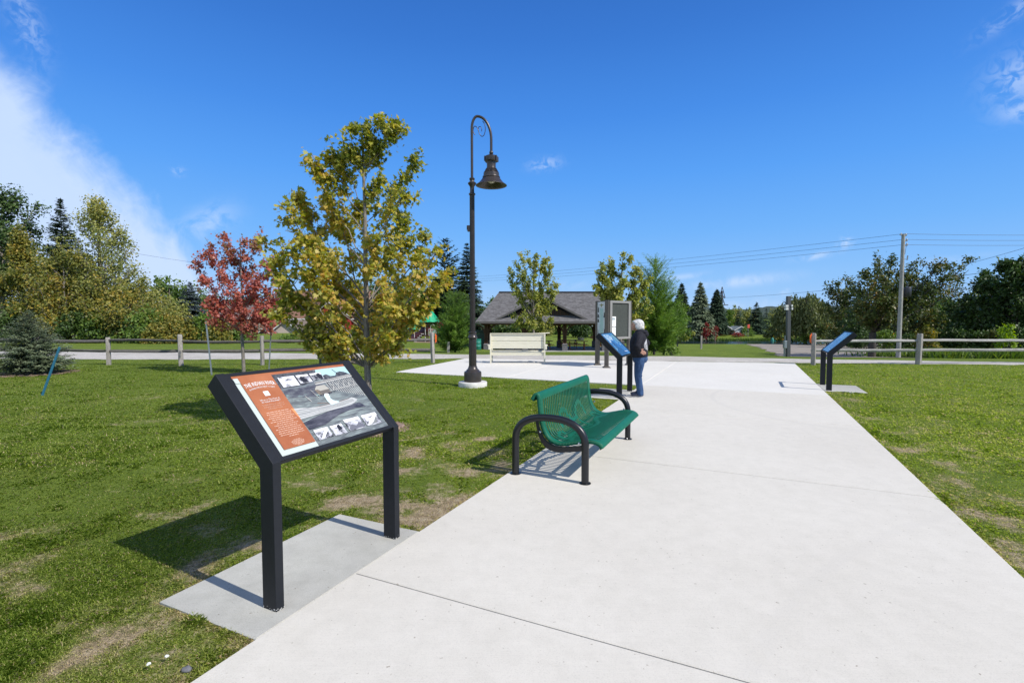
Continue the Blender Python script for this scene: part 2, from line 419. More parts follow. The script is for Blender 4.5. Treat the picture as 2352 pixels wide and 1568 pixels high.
# ------------------------------------------------------------ ground sheet
def ground():
    xs = np.concatenate([-np.geomspace(6000, 12, 70), np.arange(-11.9, 16, .09), np.geomspace(16.2, 6000, 75)])
    ys = np.concatenate([-np.geomspace(3000, 1.2, 30), np.arange(-1, 15.5, .09), np.arange(15.8, 60, .4), np.arange(61, 180, 1.5), np.geomspace(182, 8000, 40)])
    nx, ny = len(xs), len(ys)
    GX, GY = np.meshgrid(xs, ys)
    Z = np.array([[zt(x, y) for x in xs] for y in ys])
    near = (np.abs(GX) < 18) & (GY > -1) & (GY < 16)
    Z = Z + np.where(near, (fbm(GX, GY, 1.3, 3) - .5) * .03 - .006, 0)
    # sit clear below the slabs
    a = GX * AX + GY * AY; n = GX * AY - GY * AX
    under = (n > -2.15) & (n < 1.55) & (GY < 18)
    Z = Z - np.where(under, .06, 0)
    v = np.stack([GX, GY, Z], -1).reshape(-1, 3).astype(np.float32)
    idx = np.arange(nx * ny).reshape(ny, nx)
    q = np.stack([idx[:-1, :-1], idx[:-1, 1:], idx[1:, 1:], idx[1:, :-1]], -1).reshape(-1, 4)
    me = bpy.data.meshes.new('ground')
    me.vertices.add(len(v)); me.vertices.foreach_set('co', v.ravel())
    me.loops.add(q.size); me.loops.foreach_set('vertex_index', q.ravel().astype(np.int32))
    me.polygons.add(len(q)); me.polygons.foreach_set('loop_start', np.arange(0, q.size, 4, dtype=np.int32)); me.update(calc_edges=True)
    me.polygons.foreach_set('use_smooth', [True] * len(q))
    at_ = me.attributes.new('dry', 'FLOAT', 'POINT'); dr = np.where(near.ravel(), dryness(GX, GY).ravel(), .12); at_.data.foreach_set('value', dr.astype(np.float32))
    m, nt, b, N, Lk = nmat('lawn')
    b.inputs['Roughness'].default_value = .95; b.inputs['Specular IOR Level'].default_value = .1
    A = N('ShaderNodeAttribute'); A.attribute_name = 'dry'
    n1 = vnoise(nt, .35, 5, .6); n2 = vnoise(nt, 14, 5, .7); n3 = vnoise(nt, 70, 3, .7); n4 = vnoise(nt, 2.6, 4, .65)
    g1 = ramp(nt, n1.outputs[0], [(.3, (.12, .172, .026)), (.55, (.155, .212, .035)), (.75, (.205, .25, .052))])
    g4 = ramp(nt, n4.outputs[0], [(.3, (.72, .78, .7)), (.6, (1.05, 1.03, 1.0)), (.8, (1.3, 1.12, 1.1))]); g = mixc(nt, .8, g1.outputs[0], g4.outputs[0], 'MULTIPLY')
    g2 = ramp(nt, n2.outputs[0], [(.3, (.68, .7, .68)), (.65, (1.16, 1.12, 1.1))]); g = mixc(nt, .8, g, g2.outputs[0], 'MULTIPLY')
    g3 = ramp(nt, n3.outputs[0], [(.3, (.55, .58, .5)), (.7, (1.3, 1.3, 1.2))]); g = mixc(nt, .7, g, g3.outputs[0], 'MULTIPLY')
    s1 = ramp(nt, n2.outputs[0], [(.3, (.21, .155, .095)), (.5, (.38, .30, .19)), (.72, (.52, .44, .30))])
    s2 = ramp(nt, n3.outputs[0], [(.3, (.55, .5, .48)), (.6, (1.1, 1.1, 1.1))]); s = mixc(nt, .9, s1.outputs[0], s2.outputs[0], 'MULTIPLY')
    ad = N('ShaderNodeMath'); ad.operation = 'MULTIPLY_ADD'; Lk(n2.outputs[0], ad.inputs[0]); ad.inputs[1].default_value = 1.7; ad.inputs[2].default_value = -.85
    ad2 = N('ShaderNodeMath'); ad2.operation = 'ADD'; Lk(ad.outputs[0], ad2.inputs[0]); Lk(A.outputs['Fac'], ad2.inputs[1])
    mr = N('ShaderNodeMapRange'); mr.interpolation_type = 'SMOOTHSTEP'; Lk(ad2.outputs[0], mr.inputs[0]); mr.inputs[1].default_value = .22; mr.inputs[2].default_value = .95
    Lk(mixc(nt, mr.outputs[0], g, s), b.inputs['Base Color'])
    bp = N('ShaderNodeBump'); bp.inputs['Strength'].default_value = .9; bp.inputs['Distance'].default_value = .03; Lk(n3.outputs[0], bp.inputs['Height'])
    Lk(bp.outputs[0], b.inputs['Normal'])
    me.materials.append(m)
    o = bpy.data.objects.new('ground', me); col.objects.link(o); tag(o, 'green mown lawn with dry worn patches', None, None, 'structure')
ground()

# ------------------------------------------------------------ concrete path, plaza, slabs
def inset(poly, d):
    """inset of a convex polygon, counter clockwise"""
    n = len(poly); P = [Vector(p[:2]) for p in poly]
    if sum(P[i].x * P[(i + 1) % n].y - P[(i + 1) % n].x * P[i].y for i in range(n)) < 0: P.reverse()
    out = []
    for i in range(n):
        a, b, c = P[i - 1], P[i], P[(i + 1) % n]
        e1 = (b - a).normalized(); e2 = (c - b).normalized(); n1 = Vector((-e1.y, e1.x)); n2 = Vector((-e2.y, e2.x))
        k = (n1 + n2); k /= max(.2, k.dot(n1)); out.append(b + k * d)
    return [(p.x, p.y) for p in out]
def slab(mb, poly, top, gap=.004, th=.13, mi=0):
    p0 = inset(poly, gap); p1 = inset(poly, gap + .008); n = len(p0)
    vs = [(x, y, top - th) for x, y in p0] + [(x, y, top - .006) for x, y in p0] + [(x, y, top) for x, y in p1]
    fs = [(i, (i + 1) % n, n + (i + 1) % n, n + i) for i in range(n)] + [(n + i, n + (i + 1) % n, 2 * n + (i + 1) % n, 2 * n + i) for i in range(n)] + [tuple(range(2 * n, 3 * n))]
    mb.add(vs, fs, mi)
NL, NR = -2.26, 1.65
PATH_TOP = .022
pm = MB()
js = [-8.0, -4.15, -.85, 2.45, 5.75, 9.05, 12.33]
for a0, a1 in zip(js, js[1:]):
    e0, e1 = (0 if a0 < 3 else .005), (0 if a1 < 3 else .005)
    slab(pm, [an(a0 + e0, NL), an(a0 + e0, NR), an(a1 - e1, NR), an(a1 - e1, NL)], PATH_TOP)
path = tag(pm.build('path', M['concrete'], recalc=True), 'pale concrete walkway with cut joints', None, None, 'structure')
pz = MB()
Pa, Pb = Vector((-3.5, 15.05)), an(12.33, NL).to_2d()
Pf0, Pf1 = Vector((-1.86, 19.88)), Vector((10.11, 17.85))
def lerp(a, b, t): return a + (b - a) * t
def isect_far(n):      # where the line n = const meets the far edge of the plaza
    lo, hi = 12., 26.
    for _ in range(40):
        m_ = (lo + hi) / 2; p = an(m_, n)
        yy = Pf0.y + (Pf1.y - Pf0.y) * (p.x - Pf0.x) / (Pf1.x - Pf0.x)
        if p.y < yy: lo = m_
        else: hi = m_
    return an(lo, n).to_2d()
FL, FR = isect_far(NL), isect_far(NR)
for t0, t1 in ((0, .5), (.5, 1)):
    slab(pz, [lerp(Pa, Pb, t0), lerp(Pa, Pb, t1), lerp(Pf0, FL, t1), lerp(Pf0, FL, t0)], PATH_TOP - .002)
Qr = an(12.33, NR).to_2d(); 
slab(pz, [Pb, Qr, lerp(Qr, FR, .5), lerp(Pb, FL, .5)], PATH_TOP - .002)
slab(pz, [lerp(Pb, FL, .5), lerp(Qr, FR, .5), FR, FL], PATH_TOP - .002)
tag(pz.build('plaza', M['plaza']), 'wide pale concrete apron where the walkway meets the gravel trail', None, None, 'structure')
sb = MB()
slab(sb, [an(1.72, -3.09), an(1.72, NL), an(3.17, NL), an(3.17, -3.09)], .012)
slab(sb, [an(10.0, -3.05), an(10.0, NL), an(11.45, NL), an(11.45, -3.05)], .012)
slab(sb, [an(13.1, NR), an(13.1, 2.48), an(14.45, 2.48), an(14.45, NR)], .012)
tag(sb.build('pavement', M['slab']), 'grey concrete pads under the three panel signs', None, None, 'structure')

# ------------------------------------------------------------ gravel trail, gravel lot, river, hills
def gravelmat(name, c1, c2, sc=60):
    m, nt, b, N, Lk = nmat(name); b.inputs['Roughness'].default_value = .95; b.inputs['Specular IOR Level'].default_value = .15
    n1 = vnoise(nt, sc, 3, .75); n2 = vnoise(nt, .5, 4, .6); n3 = vnoise(nt, 5, 4, .6)
    r = ramp(nt, n1.outputs[0], [(.3, c1), (.7, c2)]); r2 = ramp(nt, n2.outputs[0], [(.3, (.82, .80, .78)), (.7, (1.05, 1.05, 1.05))]); r3 = ramp(nt, n3.outputs[0], [(.3, (.85, .85, .85)), (.7, (1.08, 1.08, 1.08))])
    o = mixc(nt, 1, r.outputs[0], r2.outputs[0], 'MULTIPLY'); Lk(mixc(nt, 1, o, r3.outputs[0], 'MULTIPLY'), b.inputs['Base Color'])
    bp = N('ShaderNodeBump'); bp.inputs['Strength'].default_value = .6; bp.inputs['Distance'].default_value = .02; Lk(n1.outputs[0], bp.inputs['Height']); Lk(bp.outputs[0], b.inputs['Normal']); return m
M['gravel'] = gravelmat('limestone_gravel', (.38, .355, .32), (.62, .59, .54), 45)
M['lot'] = gravelmat('brown_gravel', (.25, .22, .19), (.38, .34, .29), 30)
tr = MB(); xs = np.arange(-70, 70, .25); rr = random.Random(3)
vs = []
for x in xs:
    x = float(x); j = .06 * math.sin(x * 2.1) + .05 * math.sin(x * 5.3 + 1) + rr.uniform(-.03, .03); k = .06 * math.sin(x * 1.7 + 2) + rr.uniform(-.04, .04)
    y0, y1 = ytn(x) + j, ytf(x) + k
    for t in (0, .33, .66, 1): vs.append((x, y0 + (y1 - y0) * t, .006 + .012 * math.sin(t * math.pi)))
tr.add(vs, [(i * 4 + j, i * 4 + 4 + j, i * 4 + 5 + j, i * 4 + 1 + j) for i in range(len(xs) - 1) for j in range(3)])
tag(tr.build('trail', M['gravel'], smooth=60), 'crushed limestone trail crossing beyond the plaza', None, None, 'structure')
# gravel lot on the right, down to the river
lot = MB(); lp = [(785 + 0, 815.6, 1788), (810, 809.6, 1772), (802, 802, 1753), (796, 796, 1740), (791.7, 791.7, 1722), (788.5, 788.5, 1700)]
left = [at(1830, 819.5), at(1790, 816.5), at(1772, 809.6), at(1752, 802), at(1722, 792.5), at(1694, 788)]
left.sort(key=lambda p: p.y)
ry = [(23.0, 15.6), (25, 20), (30, 25), (40, 34), (50, 41), (60, 47), (70, 55), (84, 66)]
vs = []; rows = np.arange(left[0].y, 86.5, .7)
for y in rows:
    lx = np.interp(y, [p.y for p in left] + [84], [p.x for p in left] + [left[-1].x + 1]); rx = np.interp(y, [q[0] for q in ry], [q[1] for q in ry])
    lx += .25 * math.sin(y * 1.3) + .12 * math.sin(y * 4.1)
    rx = max(rx, lx + .3)
    for t in np.linspace(0, 1, 30):
        x = lx + (rx - lx) * t; vs.append((x, y, zt(x, y) + .02))
lot.add(vs, [(i * 30 + j, i * 30 + 30 + j, i * 30 + 31 + j, i * 30 + 1 + j) for i in range(len(rows) - 1) for j in range(29)])
tag(lot.build('road', M['lot'], smooth=60), 'brown gravel boat launch lot sloping to the river', None, None, 'structure')
m, nt, b, N, Lk = nmat('river_water'); b.inputs['Base Color'].default_value = (.015, .028, .04, 1); b.inputs['Roughness'].default_value = .12; b.inputs['IOR'].default_value = 1.33
n = vnoise(nt, 1.2, 3, .5, stretch=(1, 3, 1)); bp = N('ShaderNodeBump'); bp.inputs['Strength'].default_value = .25; bp.inputs['Distance'].default_value = .1; Lk(n.outputs[0], bp.inputs['Height']); Lk(bp.outputs[0], b.inputs['Normal'])
M['water'] = m
wt = MB(); zw = -3.02
wt.add([(8, 84, zw), (160, 84, zw), (160, 100, zw), (8, 100, zw)], [(0, 1, 2, 3)])
tag(wt.build('water', m), 'narrow blue river', None, None, 'structure')

def hillmat():
    m, nt, b, N, Lk = nmat('wooded_hill'); b.inputs['Roughness'].default_value = 1.
    n = vnoise(nt, .06, 6, .7); n2 = vnoise(nt, .4, 3, .7); r = ramp(nt, n.outputs[0], [(.3, (.018, .035, .02)), (.7, (.05, .07, .035))]); r2 = ramp(nt, n2.outputs[0], [(.3, (.6, .6, .6)), (.7, (1.3, 1.3, 1.3))])
    Lk(mixc(nt, 1, r.outputs[0], r2.outputs[0], 'MULTIPLY'), b.inputs['Base Color']); return m
hl = MB(); HM = hillmat(); nx, ny = 400, 10; vs = []
for j in range(ny):
    for i in range(nx):
        th = -1.75 + 3.5 * i / (nx - 1); rad = 430 + 45 * j
        h = (math.sin(j / (ny - 1) * math.pi) ** .7) * (11 + 4 * math.sin(th * 5 + 1) + 3 * math.sin(th * 13) + 1.3 * math.sin(th * 61 + j) + rr.uniform(-1.1, 1.1))
        x, y = rad * math.sin(th), rad * math.cos(th); vs.append((x, y, 1.0 + h))
hl.add(vs, [(j * nx + i, j * nx + i + 1, (j + 1) * nx + i + 1, (j + 1) * nx + i) for j in range(ny - 1) for i in range(nx - 1)])
tag(hl.build('hills', HM, smooth=80), 'low wooded hills on the horizon', None, None, 'structure')

# ------------------------------------------------------------ grass blades
def rot_ok(x, y):
    a = x * AX + y * AY; n = x * AY - y * AX
    bad = (n > NL - .0) & (n < NR + .0) & (a < 12.36)
    bad |= (n > -3.09) & (n <= NL) & (a > 1.72) & (a < 3.17)
    bad |= (n > -3.05) & (n <= NL) & (a > 10.0) & (a < 11.45)
    bad |= (n >= NR) & (n < 2.48) & (a > 13.1) & (a < 14.45)
    # plaza
    e = Pb - Pa; bad |= ((x - Pa.x) * e.y - (y - Pa.y) * e.x < 0) & (((Pf0.x - Pa.x) * (y - Pa.y) - (Pf0.y - Pa.y) * (x - Pa.x)) < 0) & (n < NR)
    bad |= (a > 12.3) & (n < NR) & (n > NL)
    bad |= y > np.interp(x, [-60, -14, -1.8, 11, 18.5], [21.6, 19.5, 19.9, 18.0, 17.3]) - .02
    bad |= (x + 2.2) ** 2 + (y - 7.45) ** 2 < .5 ** 2
    bad |= (x + .96) ** 2 + (y - 12.05) ** 2 < .36 ** 2
    return ~bad
def blades(name, n, ymin, ymax, hmul, wid, seed, label, k=1.05, edge=False, lean=1.25):
    rs = np.random.RandomState(seed)
    if edge:
        m_ = n; a = rs.uniform(-1, 12.3, m_); side = rs.rand(m_) < .5
        nn = np.where(side, NL - np.abs(rs.randn(m_)) * .032 + .014, NR + np.abs(rs.randn(m_)) * .032 - .014)
        bump = (fbm(a, nn * 0, 3.1, 3) > .40); a, nn, side, m_ = a[bump], nn[bump], side[bump], int(bump.sum())
        # also round the grey pads
        x = a * AX + nn * AY; y = a * AY - nn * AX
    else:
        u = rs.rand(n); y = 1. / (1 / ymin + (1 / ymax - 1 / ymin) * u) if ymax < 9 else ymin + (ymax - ymin) * u ** 1.3
        y = y * (1 + .06 * rs.randn(n)); x = rs.uniform(-k, k, n) * y * 1.04
    ok = (rot_ok(x, y) | (edge & ~((to_an(x, y)[1] < NL + .06) & ((np.abs(to_an(x, y)[0] - 2.445) < .73) | (np.abs(to_an(x, y)[0] - 10.72) < .73))))) & (y > .9); x, y = x[ok], y[ok]
    if edge:
        P_ = []
        for (a0, a1, n0, n1) in ((1.72, 3.17, -3.09, NL), (10.0, 11.45, -3.05, NL), (13.1, 14.45, NR, 2.48)):
            q = 5000; sd_ = rs.randint(0, 3, q); far_ = n0 if n0 < -2.9 else n1; sg = -1 if n0 < -2.9 else 1; off = np.abs(rs.randn(q)) * .03 - .012
            aa = np.where(sd_ == 0, a0 - off, np.where(sd_ == 1, a1 + off, rs.uniform(a0, a1, q))); nq = np.where(sd_ == 2, far_ + sg * off, rs.uniform(n0 + .02, n1 - .02, q)); P_.append(np.c_[aa * AX + nq * AY, aa * AY - nq * AX])
        P_ = np.concatenate(P_); P_ = P_[fbm(P_[:, 0], P_[:, 1], 3.0, 3) > .42]; x = np.concatenate([x, P_[:, 0]]); y = np.concatenate([y, P_[:, 1]])
    dry = dryness(x, y); keep = rs.rand(len(x)) > np.clip(dry * 1.1 - .35, 0, .62); x, y, dry = x[keep], y[keep], dry[keep]
    m_ = len(x)
    tall = .6 + .9 * fbm(x, y, 1.7, 3) + .5 * np.clip((fbm(x + 31, y, 3.1, 3) - .60) / .08, 0, 1)
    h = hmul * tall * rs.uniform(.5, 1.35, m_) * (1.1 - .5 * dry); w = wid * rs.uniform(.6, 1.3, m_)
    az = rs.uniform(0, 2 * np.pi, m_); ln = np.clip(rs.normal(lean, .35, m_), .1, 1.45)
    hd = np.array([np.cos(az), np.sin(az)]); z0 = np.array([zt(a_, b_) for a_, b_ in zip(x, y)]) if ymax > 19 else np.zeros(m_)
    wx, wy = -hd[1] * w / 2, hd[0] * w / 2
    L = h * 1.6
    mx, my, mz = x + hd[0] * L * .45 * np.sin(ln * .6), y + hd[1] * L * .45 * np.sin(ln * .6), L * .5 * np.cos(ln * .6)
    tx, ty, tz = x + hd[0] * L * np.sin(ln) * .85, y + hd[1] * L * np.sin(ln) * .85, L * np.cos(ln) * .8
    z0 = z0 - .004
    V = np.stack([np.stack([x - wx, y - wy, z0], -1), np.stack([x + wx, y + wy, z0], -1), np.stack([mx + wx * .8, my + wy * .8, z0 + mz], -1),
                  np.stack([tx, ty, z0 + tz], -1), np.stack([mx - wx * .8, my - wy * .8, z0 + mz], -1)], 1)
    c = np.clip(.03 + .30 * rs.rand(m_) + .34 * fbm(x + 11, y, .9, 3) + .5 * dry - .12 * np.clip((fbm(x + 31, y, 3.1, 3) - .60) / .08, 0, 1) + .12 * (rs.rand(m_) < .08) * 4, 0, 1)
    o = soup(name, V.reshape(-1, 3), 5, M['grass'], attr={'rnd': np.repeat(c, 5)})
    tag(o, label, 'grass', None, 'stuff'); return o
M['grass'] = leafmat('grass_blade', [(0, (.155, .24, .034)), (.25, (.25, .345, .055)), (.45, (.36, .43, .09)), (.62, (.47, .48, .16)), (.78, (.60, .52, .29)), (1, (.62, .50, .33))], .45, .5)
blades('grass', 430000, 1.15, 6.2, .0135, .0021, 1, 'short mown grass with dry blades beside the walkway in the foreground')
blades('grass', 300000, 5.8, 19.4, .019, .0058, 2, 'mown lawn grass between the foreground and the gravel trail', 1.12)
blades('grass', 70000, 1, 13, .017, .0024, 3, 'fringe of grass blades leaning over the walkway edges', edge=True)
# ------------------------------------------------------------ text
def text_geo(s, size, align='CENTER', sx=1., bold=0.):
    cu = bpy.data.curves.new('t', 'FONT'); cu.body = s; cu.size = size; cu.align_x = align; cu.resolution_u = 1; cu.offset = bold
    o = bpy.data.objects.new('t', cu); col.objects.link(o); bpy.context.view_layer.update()
    me = bpy.data.meshes.new_from_object(o.evaluated_get(bpy.context.evaluated_depsgraph_get()))
    vs = [(v.co.x * sx, v.co.y) for v in me.vertices]; fs = [tuple(p.vertices) for p in me.polygons]
    bpy.data.objects.remove(o); bpy.data.curves.remove(cu); bpy.data.meshes.remove(me); return vs, fs

# ------------------------------------------------------------ panel signs
SW, SD, SLW, SZ, SL, SPH = 1.087, .11, .055, .85, .68, .7766
c_, s_ = math.cos(SPH), math.sin(SPH)
def pan(u, v, w=0.):     # u 0..1 left to right, v 0 (top) .. 1 (bottom) over the printed panel, w metres above it
    U0, U1 = -SW / 2 + SLW + .030, SW / 2 - SLW - .030
    L0, L1 = SL - .030, .030
    x = U0 + (U1 - U0) * u; l = L0 + (L1 - L0) * v; w = w - .006
    return (x, -SD / 2 + l * c_ - w * s_, SZ + l * s_ + w * c_)
def make_sign(label, loc, rz, graphic, group):
    t = thing('panel_sign', label, 'panel sign', loc, rz, group)
    for sgn in (-1, 1):
        x0, x1 = (-SW / 2, -SW / 2 + SLW) if sgn < 0 else (SW / 2 - SLW, SW / 2)
        y0 = -SD / 2
        prof = [(y0, 0), (y0, SZ), (y0 + SL * c_, SZ + SL * s_), (y0 + SL * c_ + SD * s_, SZ + SL * s_ - SD * c_),
                (SD / 2, .807), (SD / 2, 0)]
        m = MB(); m.prism(prof, x0, x1, lambda p, q, w: (w, p, q)); m.build('leg', M['sign_black'], t, bevel=.003)
    m = MB()      # tray under the print and its raised rim
    a0, a1 = -SW / 2 + SLW, SW / 2 - SLW
    def lbox(x0, x1, l0, l1, w0, w1):
        vs = []
        for w in (w0, w1):
            for (x, l) in ((x0, l0), (x1, l0), (x1, l1), (x0, l1)): vs.append((x, -SD / 2 + l * c_ - w * s_, SZ + l * s_ + w * c_))
        m.add(vs, [(0, 3, 2, 1), (4, 5, 6, 7), (0, 1, 5, 4), (1, 2, 6, 5), (2, 3, 7, 6), (3, 0, 4, 7)])
    lbox(a0, a1, .004, SL - .004, -.045, -.008)
    lbox(a0, a0 + .028, .004, SL - .004, -.0075, -.001); lbox(a1 - .028, a1, .004, SL - .004, -.0075, -.001)
    lbox(a0 + .0285, a1 - .0285, .004, .028, -.0075, -.001); lbox(a0 + .0285, a1 - .0285, SL - .03, SL - .004, -.0075, -.001)
    m.build('frame', M['sign_black'], t, bevel=.002)
    # chipped paint at the feet
    mm = MB(); r_ = random.Random(hash(label) % 999)
    for sgn in (-1, 1):
        xc = sgn * (SW / 2 - SLW / 2)
        for k in range(22):
            h = abs(r_.gauss(0, .006)) + .0005; sz = r_.uniform(.0015, .0045)
            if r_.random() < .5: mm.box((xc + r_.uniform(-.026, .026), -SD / 2 - .0006, h + sz / 2), (sz, .001, sz * r_.uniform(.6, 1.6)))
            else: mm.box((xc - sgn * 0 - SLW / 2 - .0006, r_.uniform(-.052, .052), h + sz / 2), (.001, sz, sz * r_.uniform(.6, 1.6)))
    tag(mm.build('paint_chips', simple('bare_primer', (.62, .62, .6), .7), t), kind='stuff')
    graphic(t); return t

def pcol(name, c, rough=.25, var=0., scale=10, c2=None, stretch=None):
    k = 'P_' + name
    if k not in M: M[k] = simple(name, c, rough, 0, var, scale, 0, coat=.6, c2=c2, stretch=stretch, detail=6)
    return M[k]
def photo(name, stops, scale=9, stretch=None, detail=6, dist=0., rough=.25):
    m, nt, b, N, Lk = nmat(name); b.inputs['Roughness'].default_value = rough; b.inputs['Coat Weight'].default_value = .6; b.inputs['Coat Roughness'].default_value = .06
    n = vnoise(nt, scale, detail, .68, stretch=stretch, dist=dist); r = ramp(nt, n.outputs[0], stops); Lk(r.outputs[0], b.inputs['Base Color']); return m

def river_graphic(t):
    g = MB(); mats = []
    def use(m): 
        if m not in mats: mats.append(m)
        return mats.index(m)
    lay = [0]
    def poly(pts, m, h=None):
        lay[0] += .00006; w = .0004 + (h if h is not None else lay[0])
        g.add([pan(u, v, w) for u, v in pts], [tuple(range(len(pts)))], use(m))
    def rect(u0, v0, u1, v1, m): poly([(u0, v0), (u0, v1), (u1, v1), (u1, v0)], m)
    ORG = pcol('burnt_orange_print', (.37, .115, .045), .25, .15, 3, c2=(.47, .18, .08))
    PALE = pcol('pale_sage_print', (.52, .58, .53)); WHT = pcol('white_print', (.80, .80, .78)); 
    WATER = photo('grey_green_river_photo', [(.34, (.085, .09, .095)), (.5, (.17, .19, .185)), (.6, (.25, .29, .275)), (.72, (.38, .44, .41))], 7, (1., 6, 6), 8, .7)
    FAR = photo('hazy_far_water_photo', [(.3, (.09, .095, .11)), (.55, (.17, .19, .20)), (.7, (.28, .36, .34))], 5, (1.5, 6, 6), 6, .5)
    SKYP = pcol('pale_teal_sky_photo', (.42, .60, .60), .25, .05, 3); DK = photo('dark_trees_photo', [(.35, (.02, .022, .025)), (.6, (.12, .125, .13)), (.72, (.35, .36, .36))], 45, None, 6)
    GREY = pcol('mid_grey_photo', (.22, .225, .215)); STEEL = pcol('light_timber_photo', (.48, .47, .43)); BLK = pcol('black_photo', (.03, .03, .032))
    BOAT = photo('white_planked_boat_photo', [(.4, (.36, .37, .36)), (.6, (.60, .60, .57))], 3, (1, 30, 30)); BROWN = pcol('timber_brown_photo', (.20, .16, .12))
    rect(0, 0, 1, 1, PALE)
    rect(.0, .0, 1, .035, ORG)
    rect(.2, .035, 1., .99, PALE)
    rect(.29, .035, 1, 1.0, WATER)
    # far shore, sky, tree mass
    rect(.29, .035, 1, .26, FAR)
    rect(.66, .036, 1, .17, SKYP)
    poly([(.29, .036), (.69, .036), (.66, .12), (.6, .19), (.5, .235), (.29, .235)], DK)
    poly([(.70, .17), (.73, .13), (.76, .12), (.79, .155), (.84, .16), (.87, .115), (.91, .105), (.95, .12), (.99, .16), (1., .2), (.7, .21)], DK)
    poly([(.30, .255), (.62, .245), (.69, .28), (.69, .40), (.60, .43), (.30, .36)], photo('far_bank_photo', [(.4, (.07, .07, .085)), (.58, (.15, .16, .17)), (.7, (.25, .42, .36))], 14, (1, 3, 3)))
    # trestle bridge
    poly([(.60, .215), (1, .165), (1, .205), (.60, .25)], STEEL)
    poly([(.60, .222), (1, .178), (1, .186), (.60, .232)], BLK)
    poly([(.70, .235), (1, .205), (1, .37), (.72, .39)], photo('trestle_shadow_photo', [(.4, (.05, .055, .06)), (.6, (.14, .16, .16)), (.72, (.45, .52, .5))], 20, (4, 1, 1), 6))
    for i in range(15):
        u = .70 + .02 * i; ln = .12 + .012 * i
        poly([(u, .235 - .002 * i), (u + .005, .235 - .002 * i), (u + .012, .235 + ln), (u + .006, .235 + ln)], STEEL)
    for i in range(5):
        u = .72 + .055 * i; poly([(u, .24), (u + .004, .24), (u + .05, .36), (u + .045, .36)], STEEL); poly([(u + .05, .24), (u + .054, .24), (u + .01, .36), (u + .004, .36)], STEEL)
    poly([(.56, .385), (.95, .325), (.95, .331), (.56, .392)], STEEL)
    poly([(.845, .06), (.85, .06), (.885, .17), (.88, .17)], BLK)
    # shed on the water
    poly([(.557, .325), (.592, .278), (.592, .40), (.566, .385)], BROWN); poly([(.592, .30), (.685, .295), (.69, .385), (.595, .40)], pcol('shed_wall_photo', (.15, .13, .11)))
    poly([(.557, .322), (.592, .272), (.672, .27), (.695, .335), (.60, .345), (.585, .32)], pcol('shed_roof_photo', (.42, .40, .34)))
    for i in range(7): poly([(.545 + .028 * i, .405 - .004 * i), (.56 + .028 * i, .403 - .004 * i), (.56 + .028 * i, .412 - .004 * i), (.545 + .028 * i, .414 - .004 * i)], BLK)
    poly([(.52, .31), (.524, .31), (.55, .44), (.545, .44)], STEEL); poly([(.44, .38), (.446, .38), (.47, .46), (.462, .46)], STEEL)
    # boat with a woman in a pale dress
    poly([(.29, .70), (.50, .64), (.70, .60), (.88, .60), (.92, .68), (.80, .66), (.62, .70), (.45, .78), (.30, .80)], photo('boat_reflection_photo', [(.4, (.04, .04, .05)), (.65, (.13, .13, .15))], 8, (1, 4, 4)))
    poly([(.27, .50), (.40, .535), (.52, .548), (.66, .543), (.78, .525), (.84, .51), (.885, .548), (.86, .575), (.79, .61), (.70, .618), (.55, .625), (.42, .64), (.287, .655)], BOAT)
    for k in range(5): 
        q = .018 * (k + 1); poly([(.275, .51 + q * 1.25), (.45, .545 + q * .8), (.66, .545 + q * .55), (.84, .518 + q * .5), (.84, .522 + q * .5), (.66, .550 + q * .55), (.45, .550 + q * .8), (.275, .516 + q * 1.25)], GREY)
    poly([(.44, .543), (.66, .532), (.82, .512), (.80, .525), (.66, .545), (.5, .55)], pcol('boat_inside_photo', (.20, .17, .15)))
    poly([(.60, .42), (.625, .405), (.645, .41), (.648, .44), (.64, .47), (.655, .50), (.70, .535), (.66, .55), (.61, .56), (.597, .50)], pcol('pale_aqua_dress_photo', (.60, .76, .75)))
    poly([(.605, .412), (.62, .392), (.645, .396), (.655, .412), (.63, .418)], WHT)
    poly([(.50, .50), (.60, .52), (.60, .524), (.50, .505)], pcol('oar_photo', (.30, .16, .10)))
    # inset photographs
    INS = [photo('inset_photo_%d' % i, [(.40, (.03, .03, .035)), (.47 + .0 * i, (.25, .25, .27)), (.54, (.55, .55, .58)), (.7, (.74, .74, .78))], 14 + 4 * i, None, 7) for i in range(4)]
    INW = photo('inset_photo_light', [(.36, (.08, .08, .09)), (.42, (.5, .5, .52)), (.46, (.78, .78, .82)), (.7, (.82, .82, .86))], 12, (1, 3, 3), 7)
    for (u0, v0, u1, v1, i) in [(.322, .086, .463, .225, 9), (.478, .086, .592, .205, 1), (.605, .086, .714, .188, 2),
                                (.319, .812, .447, .944, 3), (.465, .813, .578, .946, 0), (.611, .778, .770, .940, 1), (.795, .778, .961, .938, 2)]:
        rect(u0, v0, u1, v1, INW if i == 9 else INS[i])
    r_ = random.Random(4)
    for (u0, v0, u1, v1) in [(.478, .086, .592, .205), (.605, .086, .714, .188), (.319, .812, .447, .944), (.465, .813, .578, .946), (.611, .778, .770, .940), (.795, .778, .961, .938)]:
        rect(u0 + .003, v0 + .003, u1 - .003, v0 + (v1 - v0) * .26, WHT)
    poly([(.505, .20), (.50, .13), (.52, .105), (.54, .14), (.56, .2)], BLK); poly([(.665, .17), (.66, .11), (.69, .092), (.71, .13), (.705, .18)], BLK)
    poly([(.345, .93), (.40, .85), (.435, .83), (.44, .845), (.37, .935)], WHT); poly([(.52, .9), (.525, .83), (.55, .82), (.56, .88)], BLK)
    poly([(.80, .93), (.86, .85), (.955, .80), (.955, .82), (.90, .90), (.86, .93)], WHT); poly([(.83, .93), (.88, .90), (.93, .84), (.935, .86), (.90, .925)], GREY)
